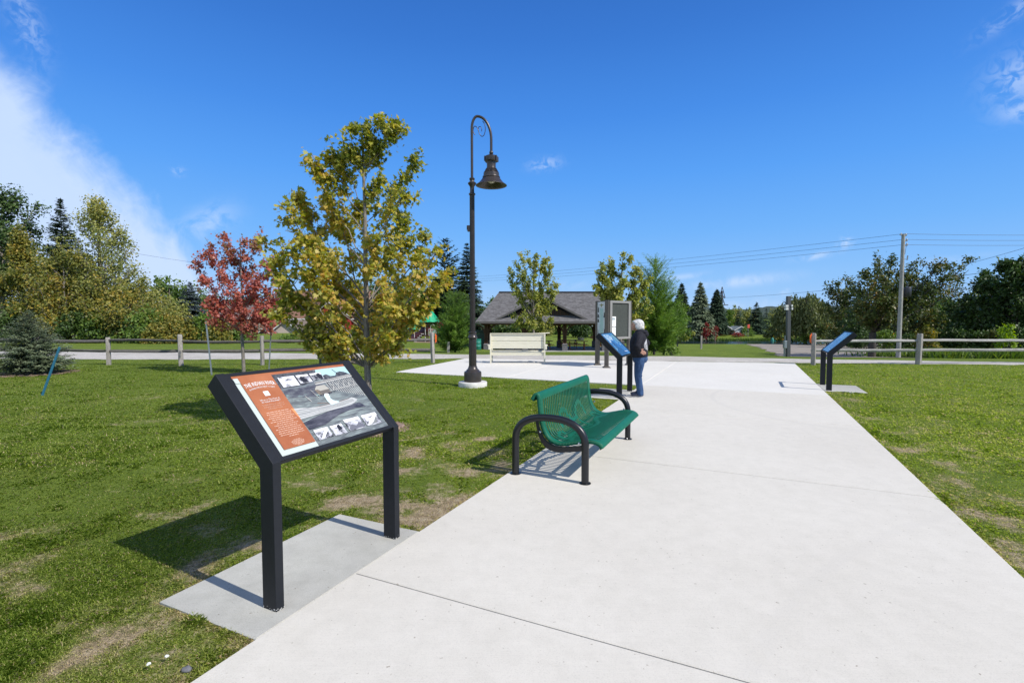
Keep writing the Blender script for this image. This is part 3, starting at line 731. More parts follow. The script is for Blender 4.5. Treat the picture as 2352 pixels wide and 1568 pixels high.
    poly([(.62, .90), (.66, .86), (.70, .89), (.74, .85), (.765, .9), (.765, .93), (.62, .93)], pcol('crowd_grey_photo', (.16, .16, .18)))
    # orange column with its text
    poly([(.035, .035), (.035, .943), (.284, .943), (.290, .035)], ORG)
    poly([(.266, .502), (.287, .51), (.287, .65), (.277, .60)], pcol('light_orange_print', (.85, .30, .12)))
    rect(.0, .036, .034, .10, PALE)
    rect(.147, .238, .187, .298, WHT); poly([(.155, .25), (.18, .245), (.178, .285), (.16, .29)], pcol('lilac_print', (.62, .66, .76)))
    W0 = lay[0] + .0012
    ti = use(WHT); ci = use(pcol('cream_text_print', (.70, .46, .34)))
    UW = (SW - 2 * SLW - .06); VH = SL - .06
    def put(s, u, v, hgt, wid, mi, arc=0., bold=.0):
        vs, fs = text_geo(s, 1., bold=bold)
        x0, x1 = min(p[0] for p in vs), max(p[0] for p in vs); H = .72
        out = []
        for x, y in vs:
            q = (x - (x0 + x1) / 2) / (x1 - x0); uu = u + q * wid; vv = v - (y / H) * hgt * (1 + arc * 0) + arc * (q * 2) ** 2
            out.append(pan(uu, vv, W0))
        g.add(out, fs, mi)
    put('THE INDIAN RIVER', .162, .153, .050, .232, ti, .022, .006)
    put('FLOWING FROM WEST TO EAST', .162, .190, .021, .195, ti, .022, .0)
    put('Where is “The Heart of'.replace('“', '"'), .162, .353, .019, .150, ti); put('the Inland Waterway"?', .162, .379, .019, .145, ti)
    put('The Indian River is the connection', .162, .415, .012, .165, ci); put('between Burt Lake to the west and', .162, .440, .012, .160, ci); put('Mullett Lake to the east.', .162, .464, .012, .112, ci)
    r_ = random.Random(11); v = .502
    for ln in [.175, .19, .17, .2, .165, .205, .13, .185, .15, .2, .18, .19, .185, .07]:
        u = .162 - ln / 2
        while u < .162 + ln / 2 - .004:
            w = min(r_.choice([.008, .012, .017, .022, .028]), .162 + ln / 2 - u); hh = .0068
            g.add([pan(u, v, W0), pan(u + w, v, W0), pan(u + w, v + hh, W0), pan(u, v + hh, W0)], [(0, 1, 2, 3)], ci); u += w + .004
        v += .0236
    v = .862
    for ln in [.05, .08, .1, .095, .09, .075, .035]:
        u = .162 - ln / 2
        while u < .162 + ln / 2 - .004:
            w = min(r_.choice([.006, .01, .014, .018]), .162 + ln / 2 - u)
            g.add([pan(u, v, W0), pan(u + w, v, W0), pan(u + w, v + .0045, W0), pan(u, v + .0045, W0)], [(0, 1, 2, 3)], ci); u += w + .003
        v += .0105
    g.build('printed_panel', mats, t, recalc=False)

def map_graphic(t, dark=False):
    g = MB(); base_ = photo('blue_map_print' + ('_deep' if dark else ''), [(.36, (.012, .06, .14)), (.5, (.03, .13, .25)), (.62, (.12, .26, .33)), (.72, (.30, .42, .40))], 4.5, None, 8, 1.5)
    wh = photo('white_land_print', [(.4, (.10, .25, .36)), (.55, (.5, .55, .5)), (.7, (.75, .78, .78))], 22, None, 6)
    mats = [base_, wh, pcol('deep_lake_print', (.012, .075, .20)), pcol('white_print', (.80, .80, .78)), pcol('land_green_print', (.16, .26, .16))]
    g.add([pan(0, 0, .0004), pan(0, 1, .0004), pan(1, 1, .0004), pan(1, 0, .0004)], [(0, 1, 2, 3)], 0)
    k = .0006
    for pts, mi in [([(.08, .05), (.30, .03), (.55, .08), (.62, .2), (.5, .35), (.36, .30), (.28, .42), (.14, .30)], 1), ([(.3, .34), (.42, .28), (.56, .45), (.7, .75), (.55, .80), (.38, .62)], 2),
                    ([(.62, .5), (.9, .62), (.96, .95), (.66, .96), (.5, .85)], 2), ([(.7, .08), (.95, .1), (.95, .5), (.82, .42)], 4), ([(.20, .55), (.34, .66), (.33, .70), (.19, .60)], 3), ([(.12, .33), (.2, .38), (.19, .43), (.11, .38)], 3), ([(.6, .85), (.88, .88), (.88, .90), (.6, .87)], 3)]:
        g.add([pan(u, v, k) for u, v in pts], [tuple(range(len(pts)))], mi); k += .0003
    r_ = random.Random(2)
    for i in range(60):
        u, v = r_.uniform(.05, .9), r_.uniform(.05, .9); w, h = r_.uniform(.01, .05), r_.uniform(.005, .02)
        g.add([pan(u, v, k), pan(u, v + h, k), pan(u + w, v + h * .7, k), pan(u + w, v - h * .3, k)], [(0, 1, 2, 3)], r_.choice([1, 3, 0])); k += .00002
    g.build('printed_panel', mats, t, recalc=False)

_q = (1.8758 + SW / 2, -2.4125 - SD / 2, .4587)
sx_, sy_ = _q[0] * math.sin(_q[2]) + _q[1] * math.cos(_q[2]), _q[0] * math.cos(_q[2]) - _q[1] * math.sin(_q[2])
SG = 'black framed panel signs along the walkway'
make_sign('black framed interpretive panel with orange column titled THE INDIAN RIVER, nearest to the viewer', (sx_, sy_, .012), math.pi / 2 - .4587, river_graphic, SG)
p = an(10.72, -2.31); make_sign('black framed sign with blue map panel, beside the woman in jeans', (p.x, p.y, .012), math.pi / 2 - PHI, map_graphic, SG)
p = an(13.78, 1.76); make_sign('black framed sign seen edge on, right of the walkway before the fence', (p.x, p.y, .012), -math.pi / 2 - PHI, lambda t: map_graphic(t, True), SG)

# ------------------------------------------------------------ street lamp
def lamp():
    p = at(1086, 886); t = thing('street_lamp', 'dark bronze street lamp with fluted post and shepherd crook arm holding a bell shade', 'street lamp', (p.x, p.y, 0))
    K = 12.05 / 12.69     # sizes read at this distance
    m = MB(); m.lathe([(.322, -.1), (.330, .02), (.332, .085), (.322, .10), (.05, .104)], 40); m.build('footing', simple('weathered_concrete_ring', (.60, .585, .55), .9, 0, .22, 9, .4, 40), t, 50)
    m = MB(); Z = lambda z: z
    m.lathe([(.195, .10), (.202, .108), (.203, .30), (.196, .335), (.165, .352), (.150, .362), (.148, .375), (.118, .40), (.104, .435), (.094, .47)], 32); m.build('base', M['bronze'], t, 40)
    m = MB(); m.lathe([(.088, .46, .010), (.087, 1.06, .010), (.086, 1.065), (.086, 1.10)], 64); 
    m.lathe([(.090, 1.09), (.107, 1.11), (.110, 1.125), (.100, 1.15), (.088, 1.17), (.084, 1.215), (.086, 1.23), (.093, 1.235), (.093, 1.25), (.07, 1.258)], 32)
    m.lathe([(.062, 1.25, .008), (.057, 4.36, .008), (.056, 4.37), (.054, 4.38)], 64)
    m.lathe([(.055, 4.37), (.074, 4.38), (.077, 4.395), (.074, 4.41), (.052, 4.425), (.047, 4.5), (.05, 4.56), (.075, 4.60), (.094, 4.625), (.095, 4.645), (.08, 4.66), (.055, 4.675), (.05, 4.70), (.062, 4.725), (.064, 4.745), (.05, 4.76), (.03, 4.765)], 28)
    m.build('post', M['bronze'], t, 35)
    m = MB(); pts = []
    pts.append((0, 0, 4.74)); pts.append((0, 0, 5.4))
    zs = 5.86; rx = .205; ztop = 6.135
    for k in range(0, 21):
        a = math.pi - math.pi * k / 20
        if k <= 10: pts.append((rx * .62 + rx * .62 * math.cos(a), 0, zs + (ztop - zs) * math.sin(a)))
        else:
            q = (k - 10) / 10; pts.append((rx * .62 + (.440 - rx * .62) * math.sin(q * math.pi / 2), 0, ztop - (ztop - 5.62) * (1 - math.cos(q * math.pi / 2))))
    pts += [(.440, 0, 5.50), (.440, 0, 5.36)]
    m.tube(pts, .030, 12); m.build('arm', M['bronze'], t, 60)
    m = MB(); sc = []
    for k in range(0, 40):           # scroll inside the crook
        q = k / 39
        if q < .62:
            a = -2.6 + q / .62 * 4.9; r = .055 + .05 * q; sc.append((.215 + r * math.sin(a) * .9, 0, 5.80 - .02 - r * math.cos(a) * 1.25 + .0))
        else:
            w = (q - .62) / .38; s0 = sc[24] if len(sc) > 24 else sc[-1]; sc.append((s0[0] + (.245 - s0[0]) * w, 0, s0[2] + (6.02 - s0[2]) * w))
    sp = [(.245, 6.03), (.285, 5.97), (.305, 5.88), (.30, 5.79), (.27, 5.71), (.225, 5.69), (.175, 5.74), (.145, 5.83), (.115, 5.89), (.07, 5.915), (.045, 5.89), (.03, 5.83), (.04, 5.77), (.075, 5.72)]
    def smooth_(ps, n=4):
        out = []
        for i in range(len(ps) - 1):
            p0, p1, p2, p3 = ps[max(i - 1, 0)], ps[i], ps[i + 1], ps[min(i + 2, len(ps) - 1)]
            for j in range(n):
                u = j / n; out.append(tuple(.5 * (2 * b + (c - a) * u + (2 * a - 5 * b + 4 * c - d) * u * u + (3 * b - a - 3 * c + d) * u ** 3) for a, b, c, d in zip(p0, p1, p2, p3)))
        return out + [ps[-1]]
    m.tube([(x, 0, z) for x, z in smooth_(sp)], .0085, 6)
    sp2 = [(.145, 5.83), (.15, 5.88), (.175, 5.905), (.21, 5.89), (.225, 5.84), (.22, 5.80)]
    m.tube([(x, 0, z) for x, z in smooth_(sp2)], .0075, 6); m.build('scroll', M['bronze'], t, 60)
    L = thing('lamp_head', None, None, (.440, 0, 0)); L.parent = t
    m = MB(); m.lathe([(.026, 5.37), (.036, 5.36), (.046, 5.335), (.046, 5.305), (.034, 5.29), (.026, 5.275), (.04, 5.26), (.05, 5.25)], 20)
    m.lathe([(.05, 5.25), (.135, 5.245), (.148, 5.235), (.148, 5.14), (.142, 5.125), (.108, 5.115), (.103, 5.07), (.103, 4.985), (.108, 4.965)], 24)
    for k in range(6):
        a = 2 * math.pi * k / 6 + .3; m.box((.15 * math.cos(a), .15 * math.sin(a), 5.185), (.035, .028, .11), Matrix.Rotation(a, 3, 'Z'))
    m.lathe([(.11, 4.90), (.105, 4.965), (.10, 4.97)], 24)
    for k in range(28):            # vent ribs
        a = 2 * math.pi * k / 28; c, s = math.cos(a), math.sin(a)
        m.beam((.108 * c, .108 * s, 4.97), (.168 * c, .168 * s, 4.865), .012, .02, (c, s, 0))
    m.lathe([(.11, 4.90), (.16, 4.872), (.178, 4.865), (.182, 4.80), (.198, 4.79), (.203, 4.775), (.2, 4.76), (.19, 4.755)], 32); m.build('housing', M['bronze'], L, 40)
    m = MB(); pr = [(.185, 4.765), (.212, 4.735), (.245, 4.69), (.285, 4.645), (.325, 4.612), (.352, 4.598), (.356, 4.588), (.350, 4.586), (.322, 4.598), (.28, 4.632), (.238, 4.68), (.20, 4.728), (.16, 4.745), (.05, 4.75)]
    m.lathe(pr, 40); m.build('lamp_shade', M['bronze'], L, 50)
    m = MB(); m.sphere((0, 0, 4.70), (.09, .09, .06), 16, 10); m.build('lens', simple('frosted_lens', (.55, .5, .42), .3, 0), L, 60)
    # collapse the head's empty: keep three levels only
    for ch in list(L.children): ch.parent = t; ch.location = (.440, 0, 0)
    bpy.data.objects.remove(L)
    t.scale = (1.045,) * 3
    m = MB(); m.box((-.075, 0, 3.62), (.07, .07, .14)); m.box((-.115, 0, 3.64), (.02, .045, .10)); m.build('sensor_box', M['bronze'], t, bevel=.008)
lamp()

# ------------------------------------------------------------ green slotted bench
def catmull(ps, n=8):
    out = []
    for i in range(len(ps) - 1):
        p0, p1, p2, p3 = ps[max(i - 1, 0)], ps[i], ps[i + 1], ps[min(i + 2, len(ps) - 1)]
        for j in range(n):
            u = j / n; out.append(tuple(.5 * (2 * b + (c - a) * u + (2 * a - 5 * b + 4 * c - d) * u * u + (3 * b - a - 3 * c + d) * u ** 3) for a, b, c, d in zip(p0, p1, p2, p3)))
    return out + [ps[-1]]
def green_bench():
    # local: x along the path (0 = near arm), y = towards the path (front), origin under the near rear foot
    p = an(4.76, -2.17); t = thing('park_bench', 'green slotted metal park bench with black tubular arms facing the walkway', 'bench', (p.x, p.y, PATH_TOP), math.pi / 2 - PHI)
    F = lambda y: -y       # +y local is to the left of +x; front of the bench is -y
    LEN = 2.0
    for x in (0., LEN):
        m = MB(); pts = [(x, 0, 0), (x, 0, .20)]; zc = .36; dy = .76; ry = dy / 2; rz = .265
        for k in range(0, 29):
            a = math.pi - math.pi * k / 28; ex = .82
            ca, sa = math.cos(a), math.sin(a)
            pts.append((x, F(ry + ry * math.copysign(abs(ca) ** ex, ca)), zc + rz * abs(sa) ** ex))
        pts += [(x, F(dy), .20), (x, F(dy), 0)]
        m.tube(pts, .0375, 16)
        for y in (0, dy): m.lathe([(.058, .0), (.058, .006), (.04, .010)], 20, (x, F(y), .001))
        m.build('arm', M['black'], t, 50)
        m = MB()
        for y in (0, dy):
            m.sphere((x + (.045 if x == 0 else -.045), F(y), .016), (.011, .011, .010), 8, 6)
        build_each(m, 'anchor_bolt', M['chrome'], t, smooth=60)
    # seat sheet profile (y front positive, z), from the back's rolled top to the seat's rolled front
    prof = catmull([(.140, .795), (.172, .845), (.212, .852), (.238, .805), (.248, .70), (.262, .59), (.292, .48), (.352, .392), (.46, .355), (.585, .378), (.71, .408), (.825, .412), (.890, .388), (.918, .352)], 8)
    n = len(prof); S = [0]
    for a, b in zip(prof, prof[1:]): S.append(S[-1] + math.hypot(a[0] - b[0], a[1] - b[1]))
    x0, x1 = .085, LEN - .085; NC = 66; dx = (x1 - x0) / NC
    def solid(i, s):
        q = s / S[-1]
        if q < .155 or q > .925: return True
        if i < 3 or i > NC - 4: return True
        if i % 2 == 0: return True
        if .475 < q < .488 : return False
        x = i / NC
        # scroll figures left solid: arches on the back, a wave across the seat
        u, v = (x - .5) * 3.35, q * 2.2
        for cx, cy, r0, r1 in ((-.52, .98, .235, .335), (.52, .98, .235, .335), (.0, 1.20, .17, .25), (-1.15, 1.26, .15, .22), (1.15, 1.26, .15, .22)):
            d = math.hypot(u - cx, (v - cy) * 1.05)
            if r0 < d < r1 and (v < cy + .1 or abs(cy - 1.2) < .1): return True
        if abs(v - (1.42 + .12 * math.cos(u * 3.4))) < .045 : return True
        if abs(v - (.62 + .10 * math.cos(u * 3.0))) < .02: return False
        return False
    vs = [(x0 + dx * i, F(y), z) for i in range(NC + 1) for (y, z) in prof]; fs = []
    for i in range(NC):
        for j in range(n - 1):
            if solid(i, (S[j] + S[j + 1]) / 2): fs.append((i * n + j, (i + 1) * n + j, (i + 1) * n + j + 1, i * n + j + 1))
    used = sorted({k for f in fs for k in f}); mp = {k: i for i, k in enumerate(used)}
    m = MB(); m.add([vs[k] for k in used], [tuple(mp[k] for k in f) for f in fs])
    o = m.build('seat', M['green_coat'], t, 60, recalc=False)
    sd_ = o.modifiers.new('thick', 'SOLIDIFY'); sd_.thickness = .0065; sd_.offset = 0
    # turned down ends and lips
    m = MB()
    for x in (x0, x1):
        for a, b in zip(prof, prof[1:]):
            dy_, dz = b[0] - a[0], b[1] - a[1]; L = math.hypot(dy_, dz); ny, nz = dz / L, -dy_ / L
            for_ = [(x, F(a[0]), a[1]), (x, F(b[0]), b[1])]
            k = .032
            m.add([for_[0], for_[1], (x, F(b[0] + ny * k), b[1] + nz * k), (x, F(a[0] + ny * k), a[1] + nz * k)], [(0, 1, 2, 3)])
    y_, z_ = prof[-1]; m.add([(x0, F(y_), z_), (x1, F(y_), z_), (x1, F(y_ - .035), z_ - .022), (x0, F(y_ - .035), z_ - .022)], [(0, 1, 2, 3)])
    y_, z_ = prof[0]; m.add([(x0, F(y_), z_), (x1, F(y_), z_), (x1, F(y_ + .028), z_ - .025), (x0, F(y_ + .028), z_ - .025)], [(0, 1, 2, 3)])
    o = m.build('seat_edge', M['green_coat'], t, 60, recalc=False); sd_ = o.modifiers.new('thick', 'SOLIDIFY'); sd_.thickness = .006; sd_.offset = 0
    # black hanger straps under each end and one stretcher tube
    for x in (.052, LEN - .052):
        m = MB(); pr2 = [(y - .0, z) for y, z in prof[20:]]
        strap = [(.225, .62), (.25, .50), (.30, .40), (.37, .345), (.47, .325), (.62, .345), (.78, .375)]
        sp = catmull(strap, 4)
        for a, b in zip(sp, sp[1:]):
            m.add([(x - .018, F(a[0]), a[1]), (x + .018, F(a[0]), a[1]), (x + .018, F(b[0]), b[1]), (x - .018, F(b[0]), b[1]),
                   (x - .018, F(a[0] - .012), a[1] - .055), (x + .018, F(a[0] - .012), a[1] - .055), (x + .018, F(b[0] - .012), b[1] - .055), (x - .018, F(b[0] - .012), b[1] - .055)],
                  [(0, 1, 2, 3), (4, 7, 6, 5), (0, 4, 5, 1), (3, 2, 6, 7), (0, 3, 7, 4), (1, 5, 6, 2)])
        m.build('hanger', M['black'], t, 40)
    m = MB(); m.tube([(.05, F(.70), .335), (LEN - .05, F(.70), .335)], .017, 10); m.tube([(.05, F(.33), .315), (LEN - .05, F(.33), .315)], .017, 10); build_each(m, 'stretcher', M['black'], t, smooth=60)
    m = MB()
    for x, s in ((-.01, -1), (LEN + .01, 1)):
        for y, z in ((.285, .475), (.70, .40)): m.sphere((x - s * .03 + s * .035, F(y), z), (.012, .012, .012), 10, 8)
    build_each(m, 'bolt', M['chrome'], t, smooth=60)
green_bench()

# ------------------------------------------------------------ cream bench on the plaza, seen from behind
def cream_bench():
    A, B = at(1127, 835), at(1251, 835.5); W = (B - A).length; t = thing('wooden_bench', 'cream painted wooden bench on the concrete apron, its back to the walkway', 'bench', (A.x, A.y, PATH_TOP), math.atan2(B.y - A.y, B.x - A.x))
    wm = M['white_wood']
    for x in (0, W):
        m = MB(); m.beam((x, 0, 0), (x, .0, 1.04), .045, .09, (0, 1, 0)); m.build('rear_leg', wm, t, bevel=.004)
        m = MB(); m.beam((x, .66, 0), (x, .60, .62), .045, .09, (0, 1, 0)); m.build('front_leg', wm, t, bevel=.004)
        m = MB(); m.beam((x + (.05 if x else -.05), -.05, .64), (x + (.05 if x else -.05), .68, .62), .11, .035); m.beam((x, 0, .30), (x, .62, .34), .04, .08)
        m.box((x + (.045 if x else -.045), -.02, .56), (.06, .08, .14)); m.build('armrest', wm, t, bevel=.004)
    for i, (z, h) in enumerate(((.925, .255), (.655, .265))):
        m = MB(); m.box((W / 2, .03 + (.0 if i == 0 else .0), z), (W - .045, .03, h)); m.build('back_board', wm, t, bevel=.004)
    for i, y in enumerate((.08, .23, .38, .53)):
        m = MB(); m.box((W / 2, y, .37 + .012 * i), (W - .05, .125, .032)); m.build('seat_slat', wm, t, bevel=.004)
    m = MB(); m.box((W / 2, .015, .31), (W - .05, .03, .07)); m.box((W / 2, .60, .34), (W - .05, .03, .07)); build_each(m, 'apron', wm, t, bevel=.003)
    m = MB(); m.beam((W - .35, .02, 1.058), (W + .17, .35, 1.07), .08, .025); m.beam((-.02, .0, 1.058), (W + .02, .0, 1.062), .06, .022); build_each(m, 'top_rail', wm, t, bevel=.003)
cream_bench()

# ------------------------------------------------------------ kiosk
def kiosk():
    A, Lq, Rq = at(1393, 846), at(1372, 839.5), at(1444, 839.5)
    t = thing('notice_kiosk', 'three sided brown notice kiosk with glazed dark board and pale map panel', 'notice board', (A.x, A.y, PATH_TOP))
    P = [Vector((q.x - A.x, q.y - A.y, 0)) for q in (A, Lq, Rq)]
    brz = simple('kiosk_brown_grey_paint', (.088, .078, .066), .5, .2, .08, 9); H = 2.19
    cen = sum(P, Vector()) / 3
    for i, q in enumerate(P):
        a = math.atan2((cen - q).y, (cen - q).x); m = MB(); m.box((q.x, q.y, H / 2 + (0 if i == 0 else 0)), (.125, .125, H), Matrix.Rotation(a + .0, 3, 'Z'))
        m.build('post', brz, t, bevel=.006)
        m = MB(); m.add([(q.x - .13, q.y - .13, 0), (q.x + .13, q.y - .13, 0), (q.x + .13, q.y + .13, 0), (q.x - .13, q.y + .13, 0), (q.x - .06, q.y - .06, .06), (q.x + .06, q.y - .06, .06), (q.x + .06, q.y + .06, .06), (q.x - .06, q.y + .06, .06)],
                        [(4, 5, 6, 7), (0, 1, 5, 4), (1, 2, 6, 5), (2, 3, 7, 6), (3, 0, 4, 7)]); m.build('foot_plate', brz, t)
    def face(a, b, name):
        d = (b - a); L = d.length; d.normalize(); nrm = Vector((d.y, -d.x, 0))
        if nrm.dot(a - cen) < 0: nrm = -nrm
        def f(u, z, w): q = a + d * (u * L) + nrm * w; return (q.x, q.y, z)
        return f, L
    zb, ztp = .93, 2.17
    def fbox(m, f, u0, u1, z0, z1, w0, w1, mi=0):
        vs = [f(u0, z0, w0), f(u1, z0, w0), f(u1, z1, w0), f(u0, z1, w0), f(u0, z0, w1), f(u1, z0, w1), f(u1, z1, w1), f(u0, z1, w1)]
        m.add(vs, [(0, 3, 2, 1), (4, 5, 6, 7), (0, 1, 5, 4), (1, 2, 6, 5), (2, 3, 7, 6), (3, 0, 4, 7)], mi)
    alu = simple('brushed_aluminium_frame', (.34, .32, .29), .45, .4, .06, 6)
    # right hand glazed case
    f, L = face(P[0], P[2], 'r'); m = MB(); e = .075
    fbox(m, f, .07, .97, zb, ztp, -.05, .02); m.build('cabinet_back', brz, t)
    m = MB(); fbox(m, f, .06, .15, zb - .02, ztp + .01, .021, .075); fbox(m, f, .89, .98, zb - .02, ztp + .01, .021, .075); fbox(m, f, .151, .889, zb - .02, zb + .055, .021, .075); fbox(m, f, .151, .889, ztp - .065, ztp + .01, .021, .075)
    m.build('frame', alu, t, bevel=.004)
    m = MB(); fbox(m, f, .15, .89, zb + .05, ztp - .06, .022, .032); m.build('pin_board', simple('dark_green_felt', (.045, .052, .045), .9, 0, .2, 12), t)
    m = MB(); white = simple('paper', (.80, .80, .78), .7); ink = simple('blue_grey_ink', (.16, .24, .26), .7)
    fbox(m, f, .155, .35, 1.335, 1.66, .033, .035, 0)
    for z, u0, u1 in ((1.61, .19, .30), (1.575, .18, .31), (1.56, .18, .31)): fbox(m, f, u0, u1, z - .01, z + .012, .0352, .036, 1)
    for k in range(6): fbox(m, f, .18, .31, 1.52 - .022 * k, 1.523 - .022 * k, .0352, .036, 1)
    m.build('notice', [white, ink], t)
    m = MB(); fbox(m, f, .152, .345, .985, 1.315, .033, .035, 0); m.build('notice', [white, ink], t)
    gm, nt, b, N, Lk = nmat('case_glass'); b.inputs['Base Color'].default_value = (.9, .95, .92, 1); b.inputs['Roughness'].default_value = .02; b.inputs['Transmission Weight'].default_value = 1.; b.inputs['IOR'].default_value = 1.1
    # left hand printed panel
    f, L = face(P[0], P[1], 'l'); m = MB(); fbox(m, f, .07, .97, zb - .02, ztp + .01, -.03, .02); m.build('cabinet_back', brz, t)
    pm_ = [pcol('pale_blue_panel', (.52, .60, .62), .3, .06, 4), simple('panel_black', (.02, .022, .025), .4), simple('panel_teal', (.30, .47, .44), .4, 0, .12, 8), simple('emblem_olive', (.22, .22, .08), .5)]
    m = MB(); fbox(m, f, .09, .95, zb, ztp - .02, .021, .028, 0); fbox(m, f, .30, .68, 1.0, 1.93, .0285, .0295, 2)
    for u0, u1, z0, z1 in ((.76, .9, 1.80, 1.98), (.74, .92, 1.62, 1.74), (.74, .92, 1.46, 1.58), (.10, .24, 1.66, 1.80), (.12, .28, 1.62, 1.70), (.10, .22, 1.12, 1.26), (.12, .26, 1.08, 1.14), (.80, .90, 1.0, 1.2)):
        m.add([f(u0, z0, .030), f(u1, z0 + .01, .030), f(u1 - .02, z1, .030), f(u0 + .03, z1 - .02, .030)], [(0, 1, 2, 3)], 1)
    for k in range(26): fbox(m, f, .36, .64, 1.86 - .03 * k, 1.864 - .03 * k, .0297, .0302, 0)
    # winged emblem near the top
    cz = 2.03; m.add([f(.5 + dx_, cz + dz, .031) for dx_, dz in ((0, .07), (-.07, .03), (-.28, .015), (-.07, -.01), (0, -.07), (.07, -.01), (.28, .015), (.07, .03))], [tuple(range(8))], 3)
    m.build('printed_panel', pm_, t, recalc=False)
    f, L = face(P[1], P[2], 'b'); m = MB(); fbox(m, f, .07, .93, zb, ztp, -.03, .03); m.build('cabinet_back', brz, t)
kiosk()
# ------------------------------------------------------------ split rail fences
def fence(label, posts, ext0, ext1, reflect, seed, rmat, zr=(.84, .50)):
    """posts: list of (x, y, height); ext0/ext1 extend rails past the ends"""
    r_ = random.Random(seed); t = thing('rail_fence', label, 'fence', (posts[0][0], posts[0][1], 0)); O = Vector((posts[0][0], posts[0][1], 0))
    for (x, y, h) in posts:
        m = MB(); n = 7; vs = []; lx, ly = r_.uniform(-.02, .02), r_.uniform(-.02, .02); rad = [r_.uniform(.062, .098) for _ in range(n)]; ph = r_.uniform(0, 6)
        rings = [0, .25, .5, .75, .97, 1.]
        for j, q in enumerate(rings):
            for k in range(n):
                a = ph + 2 * math.pi * k / n; rr_ = rad[k] * (1.04 - .06 * q + r_.uniform(-.05, .05)) * (1 if j < 5 else .82)
                vs.append((x + lx * q * 2 + rr_ * math.cos(a), y + ly * q * 2 + rr_ * math.sin(a), zt(x, y) - .05 + (h + .05) * q + (r_.uniform(-.012, .012) if j >= 4 else 0)))
        m.add(vs, [(j * n + k, j * n + (k + 1) % n, (j + 1) * n + (k + 1) % n, (j + 1) * n + k) for j in range(5) for k in range(n)] + [tuple(range(5 * n, 6 * n))])
        m.v = [tuple(Vector(v) - O) for v in m.v]; m.build('post', M['fence_wood'], t, 45)
    P = [Vector((x, y, 0)) for x, y, h in posts]
    segs = list(zip(P, P[1:]))
    if ext0: segs.insert(0, (P[0] + (P[0] - P[1]), P[0]))
    if ext1: segs.append((P[-1], P[-1] + (P[-1] - P[-2])))
    for (a, b) in segs:
        for z in zr:
            d = (b - a).normalized(); a2, b2 = a - d * .10, b + d * .10; m = MB(); ns = 9; n = 6; vs = []
            side = Vector((-d.y, d.x, 0)); hh = [r_.uniform(.045, .062), r_.uniform(.045, .062)]; za, zb2 = z + r_.uniform(-.02, .02), z + r_.uniform(-.03, .02)
            bow = r_.uniform(-.02, .02); prof = [(math.cos(2 * math.pi * k / n + .5) * r_.uniform(.75, 1.1), math.sin(2 * math.pi * k / n + .5) * r_.uniform(.85, 1.12)) for k in range(n)]
            for i in range(ns + 1):
                q = i / ns; c = a2 + (b2 - a2) * q; zz = za + (zb2 - za) * q + bow * math.sin(math.pi * q) + r_.uniform(-.006, .006); tp = 1. if .07 < q < .93 else .6
                for (u, v) in prof:
                    c2 = c + side * u * .038 * tp * r_.uniform(.93, 1.07); vs.append((c2.x, c2.y, zz + v * hh[0] * tp * r_.uniform(.95, 1.05)))
            m.add(vs, [(i * n + k, i * n + (k + 1) % n, (i + 1) * n + (k + 1) % n, (i + 1) * n + k) for i in range(ns) for k in range(n)] + [tuple(range(n)), tuple(range(ns * n, ns * n + n))])
            m.v = [tuple(Vector(v) - O) for v in m.v]; m.build('rail', rmat, t, 50)
    for (i, s, dz) in reflect:
        x, y, h = posts[i]; m = MB(); m.add([(x + s * .09 - O.x, y - .02 - O.y, h - .04 + dz), (x + s * .15 - O.x, y - .02 - O.y, h - .12 + dz), (x + s * .15 - O.x, y - .02 - O.y, h - .34 + dz), (x + s * .10 - O.x, y - .02 - O.y, h - .40 + dz),
            (x + s * .09 - O.x, y + .0 - O.y, h - .04 + dz), (x + s * .15 - O.x, y + .0 - O.y, h - .12 + dz), (x + s * .15 - O.x, y + .0 - O.y, h - .34 + dz), (x + s * .10 - O.x, y + .0 - O.y, h - .40 + dz)],
            [(0, 1, 2, 3), (4, 7, 6, 5), (0, 4, 5, 1), (1, 5, 6, 2), (2, 6, 7, 3), (3, 7, 4, 0)]); m.build('reflector_flag', simple('orange_flag', (.85, .14, .02), .5), t)
lp_ = [at(250, 838), at(416, 840), at(603, 838.5), at(799, 837), at(994, 833)]
L_ = [(q.x, q.y, h) for q, h in zip(lp_, (.96, 1.07, 1.02, 1.05, 1.12))]
dL = Vector((L_[0][0] - L_[1][0], L_[0][1] - L_[1][1]))
L_ = [(L_[0][0] + dL.x * k, L_[0][1] + dL.y * k, .98) for k in (3, 2, 1)] + L_
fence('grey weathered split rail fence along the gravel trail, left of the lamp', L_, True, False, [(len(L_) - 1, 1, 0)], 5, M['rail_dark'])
rp_ = [at(1868, 838.5), at(2108, 837)]
R_ = [(q.x, q.y, h) for q, h in zip(rp_, (1.10, 1.08))]; dR = Vector((R_[1][0] - R_[0][0], R_[1][1] - R_[0][1]))
R_ += [(R_[1][0] + dR.x * k * 1.14, R_[1][1] + dR.y * k * 1.14, 1.06) for k in (1, 2)]
fence('pale split rail fence with two rails on the right side beyond the edge on sign', R_, False, True, [(0, -1, .05)], 9, M['rail_wood'])

